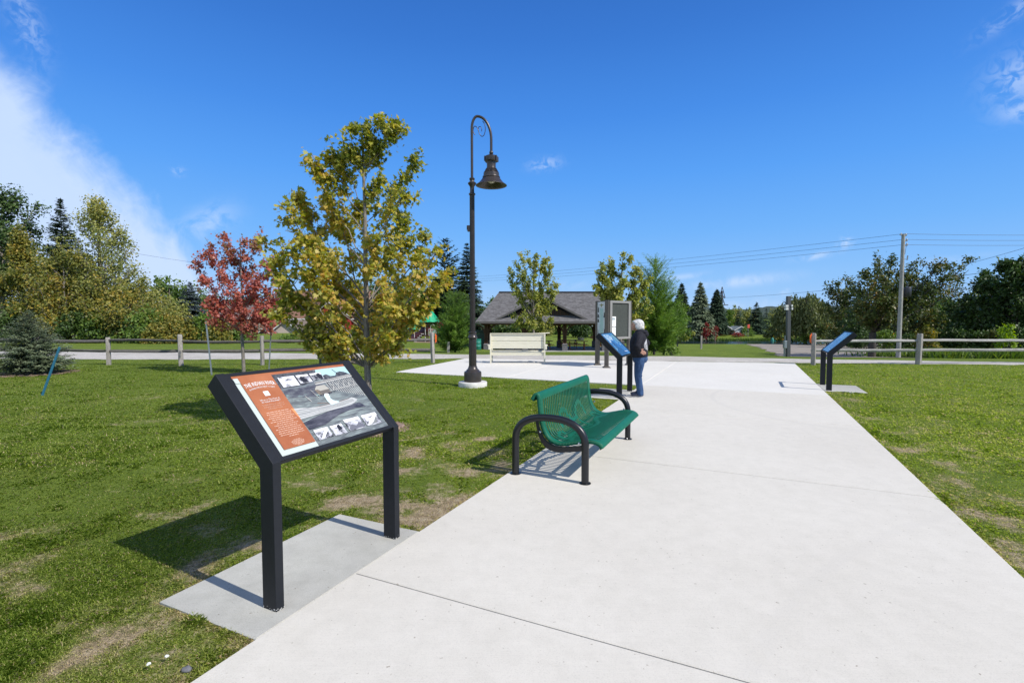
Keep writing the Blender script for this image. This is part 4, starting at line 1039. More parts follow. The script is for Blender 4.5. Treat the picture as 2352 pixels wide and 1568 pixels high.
# ------------------------------------------------------------ stakes
def stake(label, b, tp, w, mat, chan=False, wire=None):
    t = Vector(tp) - Vector(b); o = MB(); 
    if chan:
        side = Vector((1, 0, 0)); back = Vector((0, 1, 0))
        for c, ww, dd in ((0, w, .004), (-w / 2, .004, w * .45), (w / 2, .004, w * .45)):
            off = side * c + back * (dd / 2 if c else 0); o.beam(off, t + off, ww, dd, (0, 1, 0))
    else: o.beam((0, 0, -.1), t, w, w * .35, (0, 1, 0))
    q = o.build('stake', mat, None, loc=b); return q
dark_steel = simple('dark_green_steel', (.055, .065, .065), .5, .4)
blue = simple('faded_blue_paint', (.03, .17, .27), .5, .2, .2, 12)
bq = at(93, 908); tq = atd(137, 797, bq.y); tag(stake('', bq, tq, .045, blue), 'leaning blue metal stake standing in the lawn beside the small spruce', 'stake')
bq = at(487, 861); tq = atd(473, 738, bq.y + .1); tag(stake('', bq, tq, .042, M['steel']), 'leaning grey steel stake left of the red maple', 'stake', 'stakes round the young maples')
bq = at(617, 855); tq = atd(623, 752, bq.y); tag(stake('', bq, tq, .035, M['steel']), 'thin upright grey steel stake right of the red maple trunk', 'stake', 'stakes round the young maples')
D_ = 7.9; bq = base(739, 960, D_); tq = atd(735, 722, D_); tag(stake('', bq, tq, .050, dark_steel, True), 'dark channel steel stake standing left of the yellow maple behind the near panel', 'stake', 'stakes round the young maples')

# ------------------------------------------------------------ person
def skin_geo(nodes, edges, sub=2):
    """nodes: (pos, r or (rx, ry)); first node is the root. returns verts, faces"""
    me = bpy.data.meshes.new('s'); me.from_pydata([n[0] for n in nodes], edges, []); o = bpy.data.objects.new('s', me); col.objects.link(o)
    o.modifiers.new('k', 'SKIN'); 
    for i, n in enumerate(nodes):
        r = n[1] if hasattr(n[1], '__len__') else (n[1], n[1]); me.skin_vertices[0].data[i].radius = r; me.skin_vertices[0].data[i].use_root = (i == 0)
    su = o.modifiers.new('u', 'SUBSURF'); su.levels = sub; su.render_levels = sub
    bpy.context.view_layer.update(); m2 = bpy.data.meshes.new_from_object(o.evaluated_get(bpy.context.evaluated_depsgraph_get()))
    vs = [tuple(v.co) for v in m2.vertices]; fs = [tuple(p.vertices) for p in m2.polygons]; bpy.data.objects.remove(o); bpy.data.meshes.remove(me); bpy.data.meshes.remove(m2)
    return vs, fs
def chain(nodes, edges, pts, frm=None):
    s = len(nodes); nodes += pts; 
    if frm is not None: edges.append((frm, s))
    edges += [(s + i, s + i + 1) for i in range(len(pts) - 1)]; return s + len(pts) - 1
def remesh(o, v):
    bm = bmesh.new(); bm.from_mesh(o.data); bmesh.ops.remove_doubles(bm, verts=bm.verts[:], dist=.0002); bmesh.ops.recalc_face_normals(bm, faces=bm.faces[:]); bm.to_mesh(o.data); bm.free()
    r = o.modifiers.new('fuse', 'REMESH'); r.mode = 'VOXEL'; r.voxel_size = v; r.use_smooth_shade = True; s = o.modifiers.new('soft', 'SMOOTH'); s.iterations = 3; s.factor = .5; return o
def loft(g, rings, n=24, mi=0):
    """rings: (cx, cy, cz, rx, ry), closed at both ends"""
    vs = [(cx + rx * math.cos(2 * math.pi * k / n), cy + ry * math.sin(2 * math.pi * k / n), cz) for cx, cy, cz, rx, ry in rings for k in range(n)]
    m_ = len(rings); g.add(vs, [(i * n + k, i * n + (k + 1) % n, (i + 1) * n + (k + 1) % n, (i + 1) * n + k) for i in range(m_ - 1) for k in range(n)] + [tuple(range(n))[::-1], tuple((m_ - 1) * n + k for k in range(n))], mi)
def limb(g, pts, rad, n=14):
    sm = catmull([tuple(p_) + (r_,) for p_, r_ in zip(pts, rad)], 5)
    g.tube([q[:3] for q in sm], [q[3] for q in sm], n)
    for q in (sm[0], sm[-1]): g.sphere(q[:3], q[3] * .995, n, 8)
def person():
    # local frame: facing +x, left side +y, feet at z = 0; 1.58 m tall
    p = at(1466, 912.5); fa = math.atan2(.20, -.98)
    t = thing('person', 'woman with white hair, charcoal hoodie and blue jeans, hands on hips beside the map sign', 'person', (p.x, p.y, PATH_TOP), fa); t.scale = (1.12, 1.12, 1.02)
    # +y of the local frame must face the camera, so the figure is built mirrored where needed
    skin = simple('skin', (.50, .26, .18), .5, 0, .08, 30); hoodm = simple('charcoal_knit', (.020, .020, .027), .85, 0, .3, 30, .6, 200, .2); jean = simple('blue_denim', (.024, .058, .145), .8, 0, .35, 16, .6, 180, .2, (1, 1, .5), c2=(.06, .12, .25))
    hair = simple('white_hair', (.60, .585, .57), .5, 0, .45, 34, .7, 90, .4, (5, 5, .8)); shoe = simple('navy_shoe', (.03, .035, .06), .6); sole = simple('grey_sole', (.42, .40, .38), .7)
    g = MB()
    def head(q):
        x, y, z = q; fx = x
        if z < 0: y *= 1 + .22 * z; fx = x * (1 + (.02 if x > 0 else .28) * z)
        if x > .5 and .02 < z < .25 and .12 < abs(y) < .6: fx -= .06
        return Vector((fx, y, z))
    hc = Vector((.045, 0, 1.452)); g.sphere(hc, (.092, .072, .113), 30, 24, 0, head)
    g.sphere((hc.x + .092, 0, hc.z - .018), (.014, .011, .015), 10, 8); g.sphere((hc.x + .088, 0, hc.z + .006), (.014, .010, .028), 10, 8)      # nose
    g.sphere((hc.x + .082, 0, hc.z - .056), (.014, .022, .007), 10, 8); g.sphere((hc.x + .080, 0, hc.z - .067), (.014, .019, .008), 10, 8)      # lips
    g.sphere((hc.x + .070, 0, hc.z - .092), (.016, .022, .016), 12, 8)                                                                        # chin
    eyes = []
    for s in (1, -1):
        e_ = MB(); e_.sphere((hc.x + .080, s * .028, hc.z + .014), (.008, .010, .007), 10, 8); eyes.append(e_)
        g.sphere((hc.x - .004, s * .072, hc.z - .006), (.020, .009, .030), 10, 8); g.sphere((hc.x + .062, s * .040, hc.z - .025), (.018, .018, .020), 10, 8)
    loft(g, [(-.005, 0, 1.24, .075, .075), (.005, 0, 1.32, .055, .056), (.022, 0, 1.39, .052, .052), (.035, 0, 1.43, .05, .05)])
    arms = {1: ((.0, .165, 1.262), (.045, .305, 1.045), (-.005, .222, .948), (-1, 0)), -1: ((.0, -.165, 1.262), (-.165, -.275, 1.075), (-.03, -.215, .955), (1, 0))}
    loft(g, [(0, 0, .98, .09, .10), (0, 0, 1.15, .10, .12), (0, 0, 1.25, .08, .13), (0, 0, 1.29, .06, .08)])
    for s, (sh_, el_, wr_, fd) in arms.items():
        el, wr = Vector(el_), Vector(wr_); limb(g, [(0, s * .08, 1.25), tuple(Vector(sh_) * .94 + Vector((0, 0, .06))), tuple(el)], [.045, .042, .034], 14); limb(g, [tuple(el), tuple(wr)], [.034, .025], 14)
        f_ = Vector((fd[0] * .86, -s * .12, -.42)).normalized(); pc = wr + f_ * .045 + Vector((0, 0, -.004))
        side = Vector((0, 0, 1)) - f_ * f_.z; side.normalize()
        for q in (-.022, -.008, .008, .022): limb(g, [tuple(wr), tuple(pc + side * q * .9)], [.016, .0145], 10)        # palm
        for k, (q, L) in enumerate(((.030, .062), (.011, .074), (-.009, .070), (-.028, .054))):                      # four fingers, bent round the hip
            b0 = pc + side * q; c1 = b0 + f_ * L * .45 + Vector((0, s * .004, 0)); c2 = b0 + f_ * L * .78 + Vector((0, -s * .006, -.006)); c3 = b0 + f_ * L + Vector((0, -s * .016, -.012)); limb(g, [tuple(b0 - f_ * .01), tuple(c1), tuple(c2), tuple(c3)], [.0098, .0092, .0085, .0070], 9)
        th = wr + side * .022 + f_ * .012; limb(g, [tuple(wr + side * .008), tuple(th + side * .018 + f_ * .006), tuple(th + side * .036 + f_ * .030)], [.013, .0110, .0085], 9)   # thumb off the side of the palm
    remesh(g.build('body', skin, t, 180), .0038)
    for e_ in eyes: e_.build('eye', simple('dark_eye', (.03, .025, .02), .2), t, 180)
    # hoodie
    g = MB()
    loft(g, [(-.012, 0, .80, .142, .160), (-.012, 0, .835, .150, .170), (-.010, 0, .86, .160, .178), (.0, 0, .93, .160, .178), (.012, 0, 1.03, .155, .176), (.015, 0, 1.13, .150, .182), (.005, 0, 1.21, .136, .190), (-.005, 0, 1.27, .112, .178), (-.008, 0, 1.305, .088, .130), (-.005, 0, 1.335, .072, .082), (.0, 0, 1.355, .062, .066)], 32)
    for s, (sh_, el_, wr_, fd) in arms.items():
        sh2, el, wr = Vector(sh_), Vector(el_), Vector(wr_); dd = (wr - el).normalized()
        limb(g, [tuple(sh2 + Vector((0, -s * .03, -.005))), tuple(sh2.lerp(el, .5) + Vector((-.01, s * .012, 0))), tuple(el)], [.074, .062, .055], 16)
        limb(g, [tuple(el), tuple(el.lerp(wr, .45) + Vector((0, 0, -.006))), tuple(wr - dd * .012)], [.055, .049, .040], 16)
        for k in range(3): q = el.lerp(sh2, .10 + .11 * k); g.sphere(tuple(q), (.064 - .002 * k, .060, .014), 14, 8)                             # sleeve folds
    g.sphere((-.075, 0, 1.315), (.085, .120, .050), 24, 12); g.sphere((-.115, 0, 1.27), (.060, .095, .060), 20, 12); g.sphere((-.01, .065, 1.335), (.07, .035, .035), 14, 10); g.sphere((-.01, -.065, 1.335), (.07, .035, .035), 14, 10)
    for k, (z, r_) in enumerate(((.90, .166), (.965, .163))): g.sphere((-.0, 0, z), (r_, r_ + .016, .016), 28, 8)
    remesh(g.build('hoodie', hoodm, t, 180), .0075)
    g = MB(); loft(g, [(-.062, .0, .90, .092, .125), (-.060, 0, .98, .101, .142), (-.050, .0, 1.08, .098, .146), (-.040, 0, 1.17, .095, .130), (-.04, 0, 1.20, .080, .10)], 28)
    g.build('back_print', simple('pale_back_print', (.03, .03, .035), .8, 0, .6, 22, c2=(.60, .60, .62)), t, 180)
    # jeans
    g = MB(); loft(g, [(-.02, 0, .70, .118, .150), (-.028, 0, .76, .138, .162), (-.022, 0, .82, .136, .158), (-.015, 0, .88, .125, .150)], 28)
    for s in (1, -1): limb(g, [(-.02, s * .075, .76), (-.005, s * .086, .62), (.010, s * .092, .46), (.0, s * .095, .33), (-.025, s * .098, .17), (-.03, s * .10, .075)], [.096, .084, .068, .064, .060, .062], 18)
    for s in (1, -1):
        for z, r_ in ((.44, .070), (.30, .066), (.14, .064), (.09, .066)): g.sphere((.0 if z > .2 else -.028, s * .096, z), (r_, r_, .012), 18, 8)
    remesh(g.build('jeans', jean, t, 180), .008)
    for s in (1, -1):
        g = MB()
        def sh(q): return Vector((q.x, q.y * (1 - .25 * max(0, -q.x)), max(q.z, -.5) * (1.35 if q.x < .1 else .85)))
        g.sphere((.028, s * .10, .050), (.120, .044, .038), 20, 12, 0, sh); g.prism([(.028 + .112 * math.cos(a), s * .10 + .041 * math.sin(a)) for a in [2 * math.pi * k / 20 for k in range(20)]], .0, .026, lambda p_, q_, w_: (p_, q_, w_), 1)
        g.build('shoe', [shoe, sole], t, 50)
    # bobbed hair: cap swept back from the forehead, full at the nape, face left open
    g = MB()
    def hr(q):
        x, y, z = q; r = 1 + .025 * math.sin(11 * math.atan2(y, x) + 4 * z)
        if z < .0: r *= 1.0 + .10 * (-z)
        if x > .30 and z < .42: r *= .55
        return Vector((x * r, y * r, z * (1.0 if z > 0 else 1.05)))
    g.sphere((.014, 0, 1.476), (.104, .087, .100), 44, 30, 0, hr)
    for s in (1, -1): g.sphere((.010, s * .066, 1.430), (.066, .026, .078), 16, 12); g.sphere((.062, s * .052, 1.500), (.040, .030, .040), 12, 10)
    g.sphere((-.045, 0, 1.405), (.050, .070, .060), 16, 12); g.sphere((.085, .012, 1.525), (.040, .060, .026), 16, 10)
    remesh(g.build('hair', hair, t, 180), .0055)
person()

# ------------------------------------------------------------ picnic pavilion
M['shingle'] = None
def shingles():
    m, nt, b, N, Lk = nmat('grey_asphalt_shingles'); b.inputs['Roughness'].default_value = .9; b.inputs['Specular IOR Level'].default_value = .2
    tc = N('ShaderNodeTexCoord'); mp = N('ShaderNodeMapping'); Lk(tc.outputs['Object'], mp.inputs[0]); mp.inputs['Scale'].default_value = (2.2, .01, 8.)
    br = N('ShaderNodeTexVoronoi'); br.inputs['Scale'].default_value = 2.; Lk(mp.outputs[0], br.inputs['Vector'])
    sp = N('ShaderNodeSeparateColor'); Lk(br.outputs['Color'], sp.inputs[0])
    r = ramp(nt, sp.outputs[0], [(.1, (.105, .10, .10)), (.5, (.13, .125, .125)), (.9, (.165, .16, .16))])
    n = vnoise(nt, 12, 5, .7, stretch=(.5, 1, 2)); r2 = ramp(nt, n.outputs[0], [(.3, (.75, .75, .75)), (.7, (1.15, 1.15, 1.15))]); Lk(mixc(nt, 1, r.outputs[0], r2.outputs[0], 'MULTIPLY'), b.inputs['Base Color']); return m
def pavilion():
    D0, D1 = 41.0, 48.0; Dr = 44.5
    A = atd(1092, 738, D0); Bx = atd(1470, 738, D0).x; zr = atd(1300, 671, Dr).z; ze = A.z; xl = atd(1146, 671, Dr).x; xr = Bx - (xl - A.x)
    z0 = zt((A.x + Bx) / 2, 44); t = thing('picnic_pavilion', 'open picnic pavilion with grey shingled hip roof and brown timber posts', 'pavilion', (A.x, D0, z0)); O = Vector((A.x, D0, z0))
    W = Bx - A.x; ze -= z0; zr -= z0; rl, rr2 = xl - A.x, xr - A.x; dm, dd = Dr - D0, D1 - D0
    S = shingles(); brn = wood('pavilion_brown_stain', (.045, .022, .012), (.15, .075, .04), (6, 6, 1), .7); trim = simple('grey_brown_fascia', (.10, .09, .085), .6)
    m = MB(); th = .10
    top = [(0, 0, ze), (W, 0, ze), (rr2, dm, zr), (rl, dm, zr), (0, dd, ze), (W, dd, ze)]; bot = [(x, y, z - th) for x, y, z in top]
    m.add(top + bot, [(0, 1, 2, 3), (1, 5, 2), (5, 4, 3, 2), (4, 0, 3), (7, 6, 9, 8), (11, 7, 8), (10, 11, 8, 9), (6, 10, 9), (0, 6, 7, 1), (1, 7, 11, 5), (5, 11, 10, 4), (4, 10, 6, 0)]); m.build('roof', S, t)
    m = MB(); m.box((W / 2, -.02, ze - .09), (W + .06, .045, .16)); m.box((W / 2, dd + .02, ze - .09), (W + .06, .045, .16)); m.box((-.02, dd / 2, ze - .09), (.045, dd, .16)); m.box((W + .02, dd / 2, ze - .09), (.045, dd, .16)); build_each(m, 'fascia', trim, t)
    m = MB(); m.beam((rl, dm, zr + .03), (rr2, dm, zr + .03), .28, .07); m.build('ridge_cap', simple('dark_ridge_cap', (.035, .03, .035), .8), t)
    # front cross gable
    gx0, gx1, ga = (atd(1136, 728, D0 + .6).x - A.x), (atd(1351, 728, D0 + .6).x - A.x), atd(1243, 680, D0 + .6)
    gz0 = ze + .12; gz1 = ga.z - z0; gxm = (gx0 + gx1) / 2; yf = .25; sl = (zr - ze) / dm
    yb = lambda z: (z - ze) / sl
    m = MB(); e = .10
    def side(x0, x1):
        vs = [(x0, yf, gz0), (gxm, yf, gz1), (gxm, yb(gz1), gz1), (x0, yb(gz0) + .05, gz0 + .0)]
        m.add(vs + [(x, y, z - e) for x, y, z in vs], [(0, 1, 2, 3), (7, 6, 5, 4), (0, 4, 5, 1), (1, 5, 6, 2), (2, 6, 7, 3), (3, 7, 4, 0)])
    side(gx0, gxm); side(gx1, gxm); build_each(m, 'gable_roof', S, t)
    m = MB(); 
    for x0 in (gx0, gx1): m.beam((x0, yf - .015, gz0 - .06), (gxm, yf - .015, gz1 - .06), .03, .15, (0, 0, 1))
    build_each(m, 'barge_board', trim, t)
    m = MB(); ins = .42; m.prism([(gx0 + .7, gz0 - .02), (gx1 - .7, gz0 - .02), (gxm, gz1 - .26)], yf + ins, yf + ins + .08, lambda p_, q_, w_: (p_, w_, q_)); 
    k = gx0 + 1.
    m.build('gable_wall', wood('brown_board_and_batten', (.03, .017, .012), (.07, .045, .032), (9, 9, .3)), t)
    m = MB(); bat = m
    while k < gx1 - 1.:
        zt_ = gz0 + (1 - abs(k - gxm) / (gxm - gx0)) * (gz1 - gz0) - .32
        if zt_ > gz0: m.box((k, yf + ins - .02, (gz0 + zt_) / 2), (.04, .03, zt_ - gz0))
        k += .3
    tag(m.build('battens', brn, t), kind='stuff')
    # posts on stone bases
    stone = simple('grey_split_face_block', (.14, .135, .14), .9, 0, .25, 9, .5, 30); slabm = M['slab']
    fx = [atd(px, 800, D0 + .9).x - A.x for px in (1117, 1206, 1297, 1388, 1458)]
    for row, y in enumerate((.9, dd - 1.1)):
        for x in fx:
            m = MB(); m.box((x, y, .28), (.44, .44, .56)); m.add([(x - .25, y - .25, .56), (x + .25, y - .25, .56), (x + .25, y + .25, .56), (x - .25, y + .25, .56), (x - .16, y - .16, .66), (x + .16, y - .16, .66), (x + .16, y + .16, .66), (x - .16, y + .16, .66)], [(3, 2, 1, 0), (4, 5, 6, 7), (0, 1, 5, 4), (1, 2, 6, 5), (2, 3, 7, 6), (3, 0, 4, 7)]); m.build('post_base', stone, t)
            m = MB(); hp = ze - .28
            for dx in (-.11, .11): m.box((x + dx, y, (.66 + hp) / 2), (.09, .22, hp - .66))
            m.box((x, y + .02, (.66 + hp) / 2), (.13, .10, hp - .66)); 
            m.build('post', brn, t)
            for s in (-1, 1):
                m = MB(); pts = [(x + s * (.15 + .62 * (1 - math.cos(a))), y, hp - .75 + .72 * math.sin(a)) for a in [k_ * math.pi / 2 / 6 for k_ in range(7)]]
                for a_, b_ in zip(pts, pts[1:]): m.beam(a_, b_, .10, .14, (0, 1, 0))
                m.build('knee_brace', brn, t)
    m = MB()
    for y in (.9, dd - 1.1): m.box((W / 2, y, ze - .2), (W - .8, .16, .19))
    for x in fx: m.box((x, dd / 2, ze - .16), (.14, dd - 1.6, .16))
    build_each(m, 'beam', brn, t)
    m = MB(); m.box((W / 2, dd / 2, -.04), (W - .6, dd - .6, .16)); m.build('floor', slabm, t)
    # picnic tables inside
    redw = wood('redwood_stain', (.20, .055, .022), (.36, .13, .06), (1, 9, 9), .7)
    def ptable(loc, rz, lab):
        q = thing('picnic_table', lab, 'picnic table', loc, rz, 'picnic tables under the pavilion'); m = MB()
        for k in range(5): m.box((0, -.29 + .145 * k, .74), (1.9, .135, .04))
        m.build('tabletop', redw, q)
        for s in (-1, 1):
            m = MB()
            for k in range(2): m.box((0, s * (.60 + .14 * k), .44), (1.9, .13, .04))
            m.build('seat', redw, q)
        for s in (-1, 1):
            m = MB(); m.beam((s * .62, -.22, .72), (s * .62, -.62, 0), .05, .10); m.beam((s * .62, .22, .72), (s * .62, .62, 0), .05, .10); m.box((s * .62, 0, .40), (.045, 1.5, .09)); m.box((s * .62, 0, .70), (.045, .75, .08)); m.build('leg', redw, q)
        return q
    spots = [(2.6, 2.6, 0), (5.6, 2.8, .1), (8.6, 2.2, -.05), (11.2, 1.6, .1), (4.2, 4.6, 0), (8.2, 4.8, .06), (11.4, 3.9, -.1)]
    names = ['redwood picnic table under the left end of the pavilion roof', 'redwood picnic table second from the left in the pavilion', 'redwood picnic table behind the third front post of the pavilion', 'redwood picnic table nearest the right front corner of the pavilion', 'redwood picnic table in the rear row of the pavilion, left', 'redwood picnic table in the rear row of the pavilion, middle', 'redwood picnic table in the rear row of the pavilion, right']
    first = None
    for (x, y, a), nme in zip(spots, names):
        L = (A.x + x, D0 + y, z0 + .04)
        if first is None: first = ptable(L, a, nme)
        else: dup(first, L, a, nme)
    # rubbish barrels left of the first post
    p = base(1097, 806, 40.6); 
    def barrel(loc, lab, c):
        m = MB(); m.lathe([(.27, 0), (.29, .02), (.29, .28), (.305, .30), (.29, .32), (.29, .58), (.305, .60), (.29, .62), (.29, .88), (.30, .90), (.26, .90), (.25, .5), (.05, .48)], 20); q = m.build('trash_barrel', c, None, 50, loc=loc); tag(q, lab, 'trash barrel', 'green trash barrels')
    barrel((p.x, p.y, zt(p.x, p.y)), 'teal green trash barrel just right of the lamp post beside the pavilion', simple('teal_barrel', (.02, .20, .15), .45))
    p = base(1104, 800, 43.0); m = MB(); m.box((0, 0, .75), (.8, .7, 1.3), None); m.box((0, 0, .05), (.7, .6, .1)); m.prism([(-.42, 0), (.42, 0), (.36, .16), (-.36, .16)], -.37, .37, lambda a_, b_, w_: (a_, w_, 1.41 + b_)); tag(m.build('waste_bin', simple('dark_green_bin', (.01, .035, .025), .5), None, loc=(p.x, p.y, zt(p.x, p.y)), bevel=.02), 'dark green boxy waste bin at the left end of the pavilion', 'waste bin')
pavilion()

# ------------------------------------------------------------ playground tower
def playground():
    D = 46.; c = base(1000, 796, D); t = thing('playground_tower', 'playground tower with green pyramid roof, brown posts and slides, left of the lamp post', 'play structure', (c.x, c.y, c.z)); sc = D / F_PX
    X = lambda px: (px - 1000) * sc
    Z = lambda py: atd(1000, py, D).z - c.z
    brn = simple('brown_play_post', (.055, .018, .012), .5); grn = simple('bright_green_play_plastic', (.01, .36, .17), .35, 0, .1, 3); wht = simple('beige_play_rail', (.62, .60, .56), .4); mar = simple('maroon_slide_plastic', (.045, .008, .012), .35)
    w = .72
    for (x, y) in ((X(974), 1.0), (X(984), -.2), (X(1006), -.2), (X(1010), 1.1)): m = MB(); m.tube([(x, y, 0), (x, y, Z(737))], .062, 8); m.build('post', brn, t, 60)
    m = MB(); x0, x1 = X(948), X(1001); cx, zt0, zt1 = X(974), Z(739), Z(704)
    # octagonal ribbed roof
    cx = X(990) - .2; rr_ = 1.04; n = 24; vs = [(cx, .4, Z(705))]
    for k in range(n):
        a = 2 * math.pi * k / n; r8 = rr_ * (1 if k % 2 else .955); vs.append((cx + r8 * math.cos(a), .4 + r8 * math.sin(a), Z(739.5) + (.03 if k % 2 else 0)))
    vs.append((cx, .4, Z(735))); m.add(vs, [(0, 1 + k, 1 + (k + 1) % n) for k in range(n)] + [(n + 1, 1 + (k + 1) % n, 1 + k) for k in range(n)]); m.build('roof', grn, t)
    m = MB(); m.box(((X(974) + X(1008)) / 2, .4, Z(770)), (1.35, 1.3, .10)); m.build('deck', brn, t)
    m = MB(); y = -.24
    za, zb = Z(770), Z(755)
    for k in range(9): x = X(986) + (X(1006) - X(986)) * k / 8; m.tube([(x, y, za), (x, y, zb)], .016, 5)
    m.tube([(X(986), y, zb), (X(1006), y, zb)], .02, 6); m.tube([(X(986), y, za), (X(1006), y, za)], .02, 6)
    ar = [(X(990), y - .03, za)] + [(X(995) + (X(999.5) - X(995)) * math.cos(a), y - .03, Z(750) + (.2) * math.sin(a)) for a in [math.pi - k * math.pi / 8 for k in range(9)]] + [(X(1000), y - .03, za)]; m.tube(ar, .02, 6); m.build('railing', wht, t, 60)
    m = MB(); pts = [(X(976), .4, Z(757)), (X(968), .3, Z(762)), (X(958), .2, Z(770)), (X(950), .1, Z(778)), (X(944), 0, Z(781))]; m.tube(pts, [.36, .38, .38, .36, .34], 12); m.build('tube_slide', mar, t, 50)
    m = MB(); pts = []
    for k in range(26):
        a = k / 25 * 2 * math.pi * 1.2; pts.append((X(1014) + .34 * math.cos(a + 2), .2 + .34 * math.sin(a + 2), Z(757) - (Z(757) - Z(790)) * k / 25))
    m.tube(pts, .17, 8); m.tube([(X(1014), .2, 0), (X(1014), .2, Z(750))], .06, 8); m.build('spiral_slide', grn, t, 60)
    m = MB(); m.tube([(X(1001), .0, Z(759)), (X(997), -.1, Z(764)), (X(994), -.2, Z(772))], .18, 10); m.tube([(X(1008), 0, Z(790)), (X(1004), -.1, Z(783)), (X(1002), 0, Z(796) + .2)], .14, 8); build_each(m, 'climber_panel', grn, t, smooth=60)
    m = MB()
    for k in range(5): m.beam((X(952) + k * .16, -.1, .1 + k * .17), (X(952) + k * .16 + .25, -.1, .1 + k * .17), .3, .05)
    m.tube([(X(953), -.2, .0), (X(953), -.2, .9), (X(966), -.2, 1.15)], .03, 6); m.tube([(X(978), -.2, .0), (X(978), -.2, 1.7)], .03, 6); m.build('steps', wht, t)
    # second, smaller cap half hidden by the maple
    m = MB(); q = (X(939), 2.0, Z(760)); n = 8; vs = [(q[0], q[1], Z(741))] + [(q[0] + .5 * math.cos(2 * math.pi * k / n), q[1] + .5 * math.sin(2 * math.pi * k / n), Z(757)) for k in range(n)]; m.add(vs, [(0, 1 + k, 1 + (k + 1) % n) for k in range(n)] + [tuple(range(n, 0, -1))]); m.build('roof', grn, t)
    m = MB(); m.tube([(q[0], q[1], 0), (q[0], q[1], Z(757))], .06, 8); m.build('post', brn, t, 60)
    m = MB(); m.box((X(976), .5, -.02), (7.5, 4.2, .16)); tag(m.build('ground_cover', M['mulch'], None, loc=(c.x, c.y, c.z)), 'wood chip safety surface under the playground', 'mulch', None, 'stuff')
playground()

# ------------------------------------------------------------ houses
def house(name, label, D, x0, x1, ybase, yeave, yridge, depth, wallc, roofc, windows=(), gable='side', door=None, trim=(.7, .7, .68), cat='house'):
    a, b = atd(x0, yeave, D), atd(x1, yeave, D); z0 = atd(x0, ybase, D).z; W = b.x - a.x; h = a.z - z0; hr_ = atd(x0, yridge, D + (depth / 2 if gable == 'side' else 0)).z - z0
    t = thing(name, label, cat, (a.x, D, z0)); wl = simple(name + '_siding', wallc, .8, 0, .08, 1.5, .2, 6, .3, (.3, .3, 9)); rf = simple(name + '_shingle', roofc, .9, 0, .2, 5); tm = simple('trim_%d' % int(trim[0] * 100), trim, .6); gl = simple('dark_window_glass', (.03, .04, .05), .1)
    m = MB(); ov = .35
    if gable == 'side':
        m.prism([(0, -1.5), (depth, -1.5), (depth, h), (depth / 2, hr_ - .12), (0, h)], 0, W, lambda p_, q_, w_: (w_, p_, q_)); m.build('wall', wl, t)
        m = MB(); k = (hr_ - h) / (depth / 2)
        for s in (0, 1):
            y_e, y_r = (-ov, depth / 2) if s == 0 else (depth + ov, depth / 2)
            vs = [(-ov, y_e, h - k * ov), (W + ov, y_e, h - k * ov), (W + ov, y_r, hr_), (-ov, y_r, hr_)]
            m.add(vs + [(x, y, z - .12) for x, y, z in vs], [(0, 1, 2, 3), (7, 6, 5, 4), (0, 4, 5, 1), (1, 5, 6, 2), (2, 6, 7, 3), (3, 7, 4, 0)])
        m.build('roof', rf, t); m = MB(); m.box((W / 2, -ov - .02, h - k * ov - .05), (W + 2 * ov, .04, .16)); m.build('fascia', tm, t)
    else:
        m.prism([(0, -1.5), (W, -1.5), (W, h), (W / 2, hr_ - .12), (0, h)], 0, depth, lambda p_, q_, w_: (p_, w_, q_)); m.build('wall', wl, t)
        m = MB(); k = (hr_ - h) / (W / 2)
        for s in (0, 1):
            x_e = -ov if s == 0 else W + ov; vs = [(x_e, -ov, h - k * ov), (x_e, depth + ov, h - k * ov), (W / 2, depth + ov, hr_), (W / 2, -ov, hr_)]
            m.add(vs + [(x, y, z - .12) for x, y, z in vs], [(0, 1, 2, 3), (7, 6, 5, 4), (0, 4, 5, 1), (1, 5, 6, 2), (2, 6, 7, 3), (3, 7, 4, 0)])
        m.build('roof', rf, t); m = MB()
        for xe in (-ov, W + ov): m.beam((xe, -ov - .02, h - k * ov - .05), (W / 2, -ov - .02, hr_ - .05), .04, .16)
        build_each(m, 'barge_board', tm, t)
    for (u0, u1, v0, v1) in windows:
        m = MB(); x_, X_ = W * u0, W * u1; z_, Z_ = h * v0, h * v1; m.box(((x_ + X_) / 2, -.03, (z_ + Z_) / 2), (X_ - x_ + .14, .06, Z_ - z_ + .14)); f_ = m.build('window', tm, t)
        m = MB(); m.box(((x_ + X_) / 2, -.066, (z_ + Z_) / 2), (X_ - x_, .012, Z_ - z_)); m.build('pane', gl, f_)
    if door:
        m = MB(); m.box((W * door, -.03, 1.0), (.95, .06, 2.05)); m.build('door', tm, t)
    return t
house('red_house', 'red house with brown roof behind the yellow maple', 78, 628, 1010, 792, 727, 668, 9, (.22, .02, .02), (.20, .105, .07), [(.06, .12, .25, .75), (.36, .42, .25, .75), (.62, .72, .3, .75), (.82, .90, .3, .75)], door=.5)
house('red_house', 'small red gable wing with white trim in front of the brown roof', 76.5, 716, 800, 790, 722, 694, 2.2, (.30, .03, .03), (.20, .105, .07), [(.3, .7, .5, .8)], 'front')
house('garage', 'pale beige gabled garage behind the red maple', 70, 622, 692, 792, 762, 734, 6, (.52, .43, .38), (.16, .13, .11), [(.15, .85, .0, .55)], 'front')
house('beige_house', 'low beige house with grey roof left of the red maple trunk', 82, 486, 612, 790, 728, 700, 8, (.38, .32, .27), (.15, .12, .11), [(.2, .3, .3, .7), (.6, .8, .3, .7)])
house('grey_shed', 'dark grey shed between the red maple and the beige garage', 68, 590, 626, 792, 768, 752, 4, (.10, .10, .11), (.10, .09, .09), [], 'front', cat='shed')
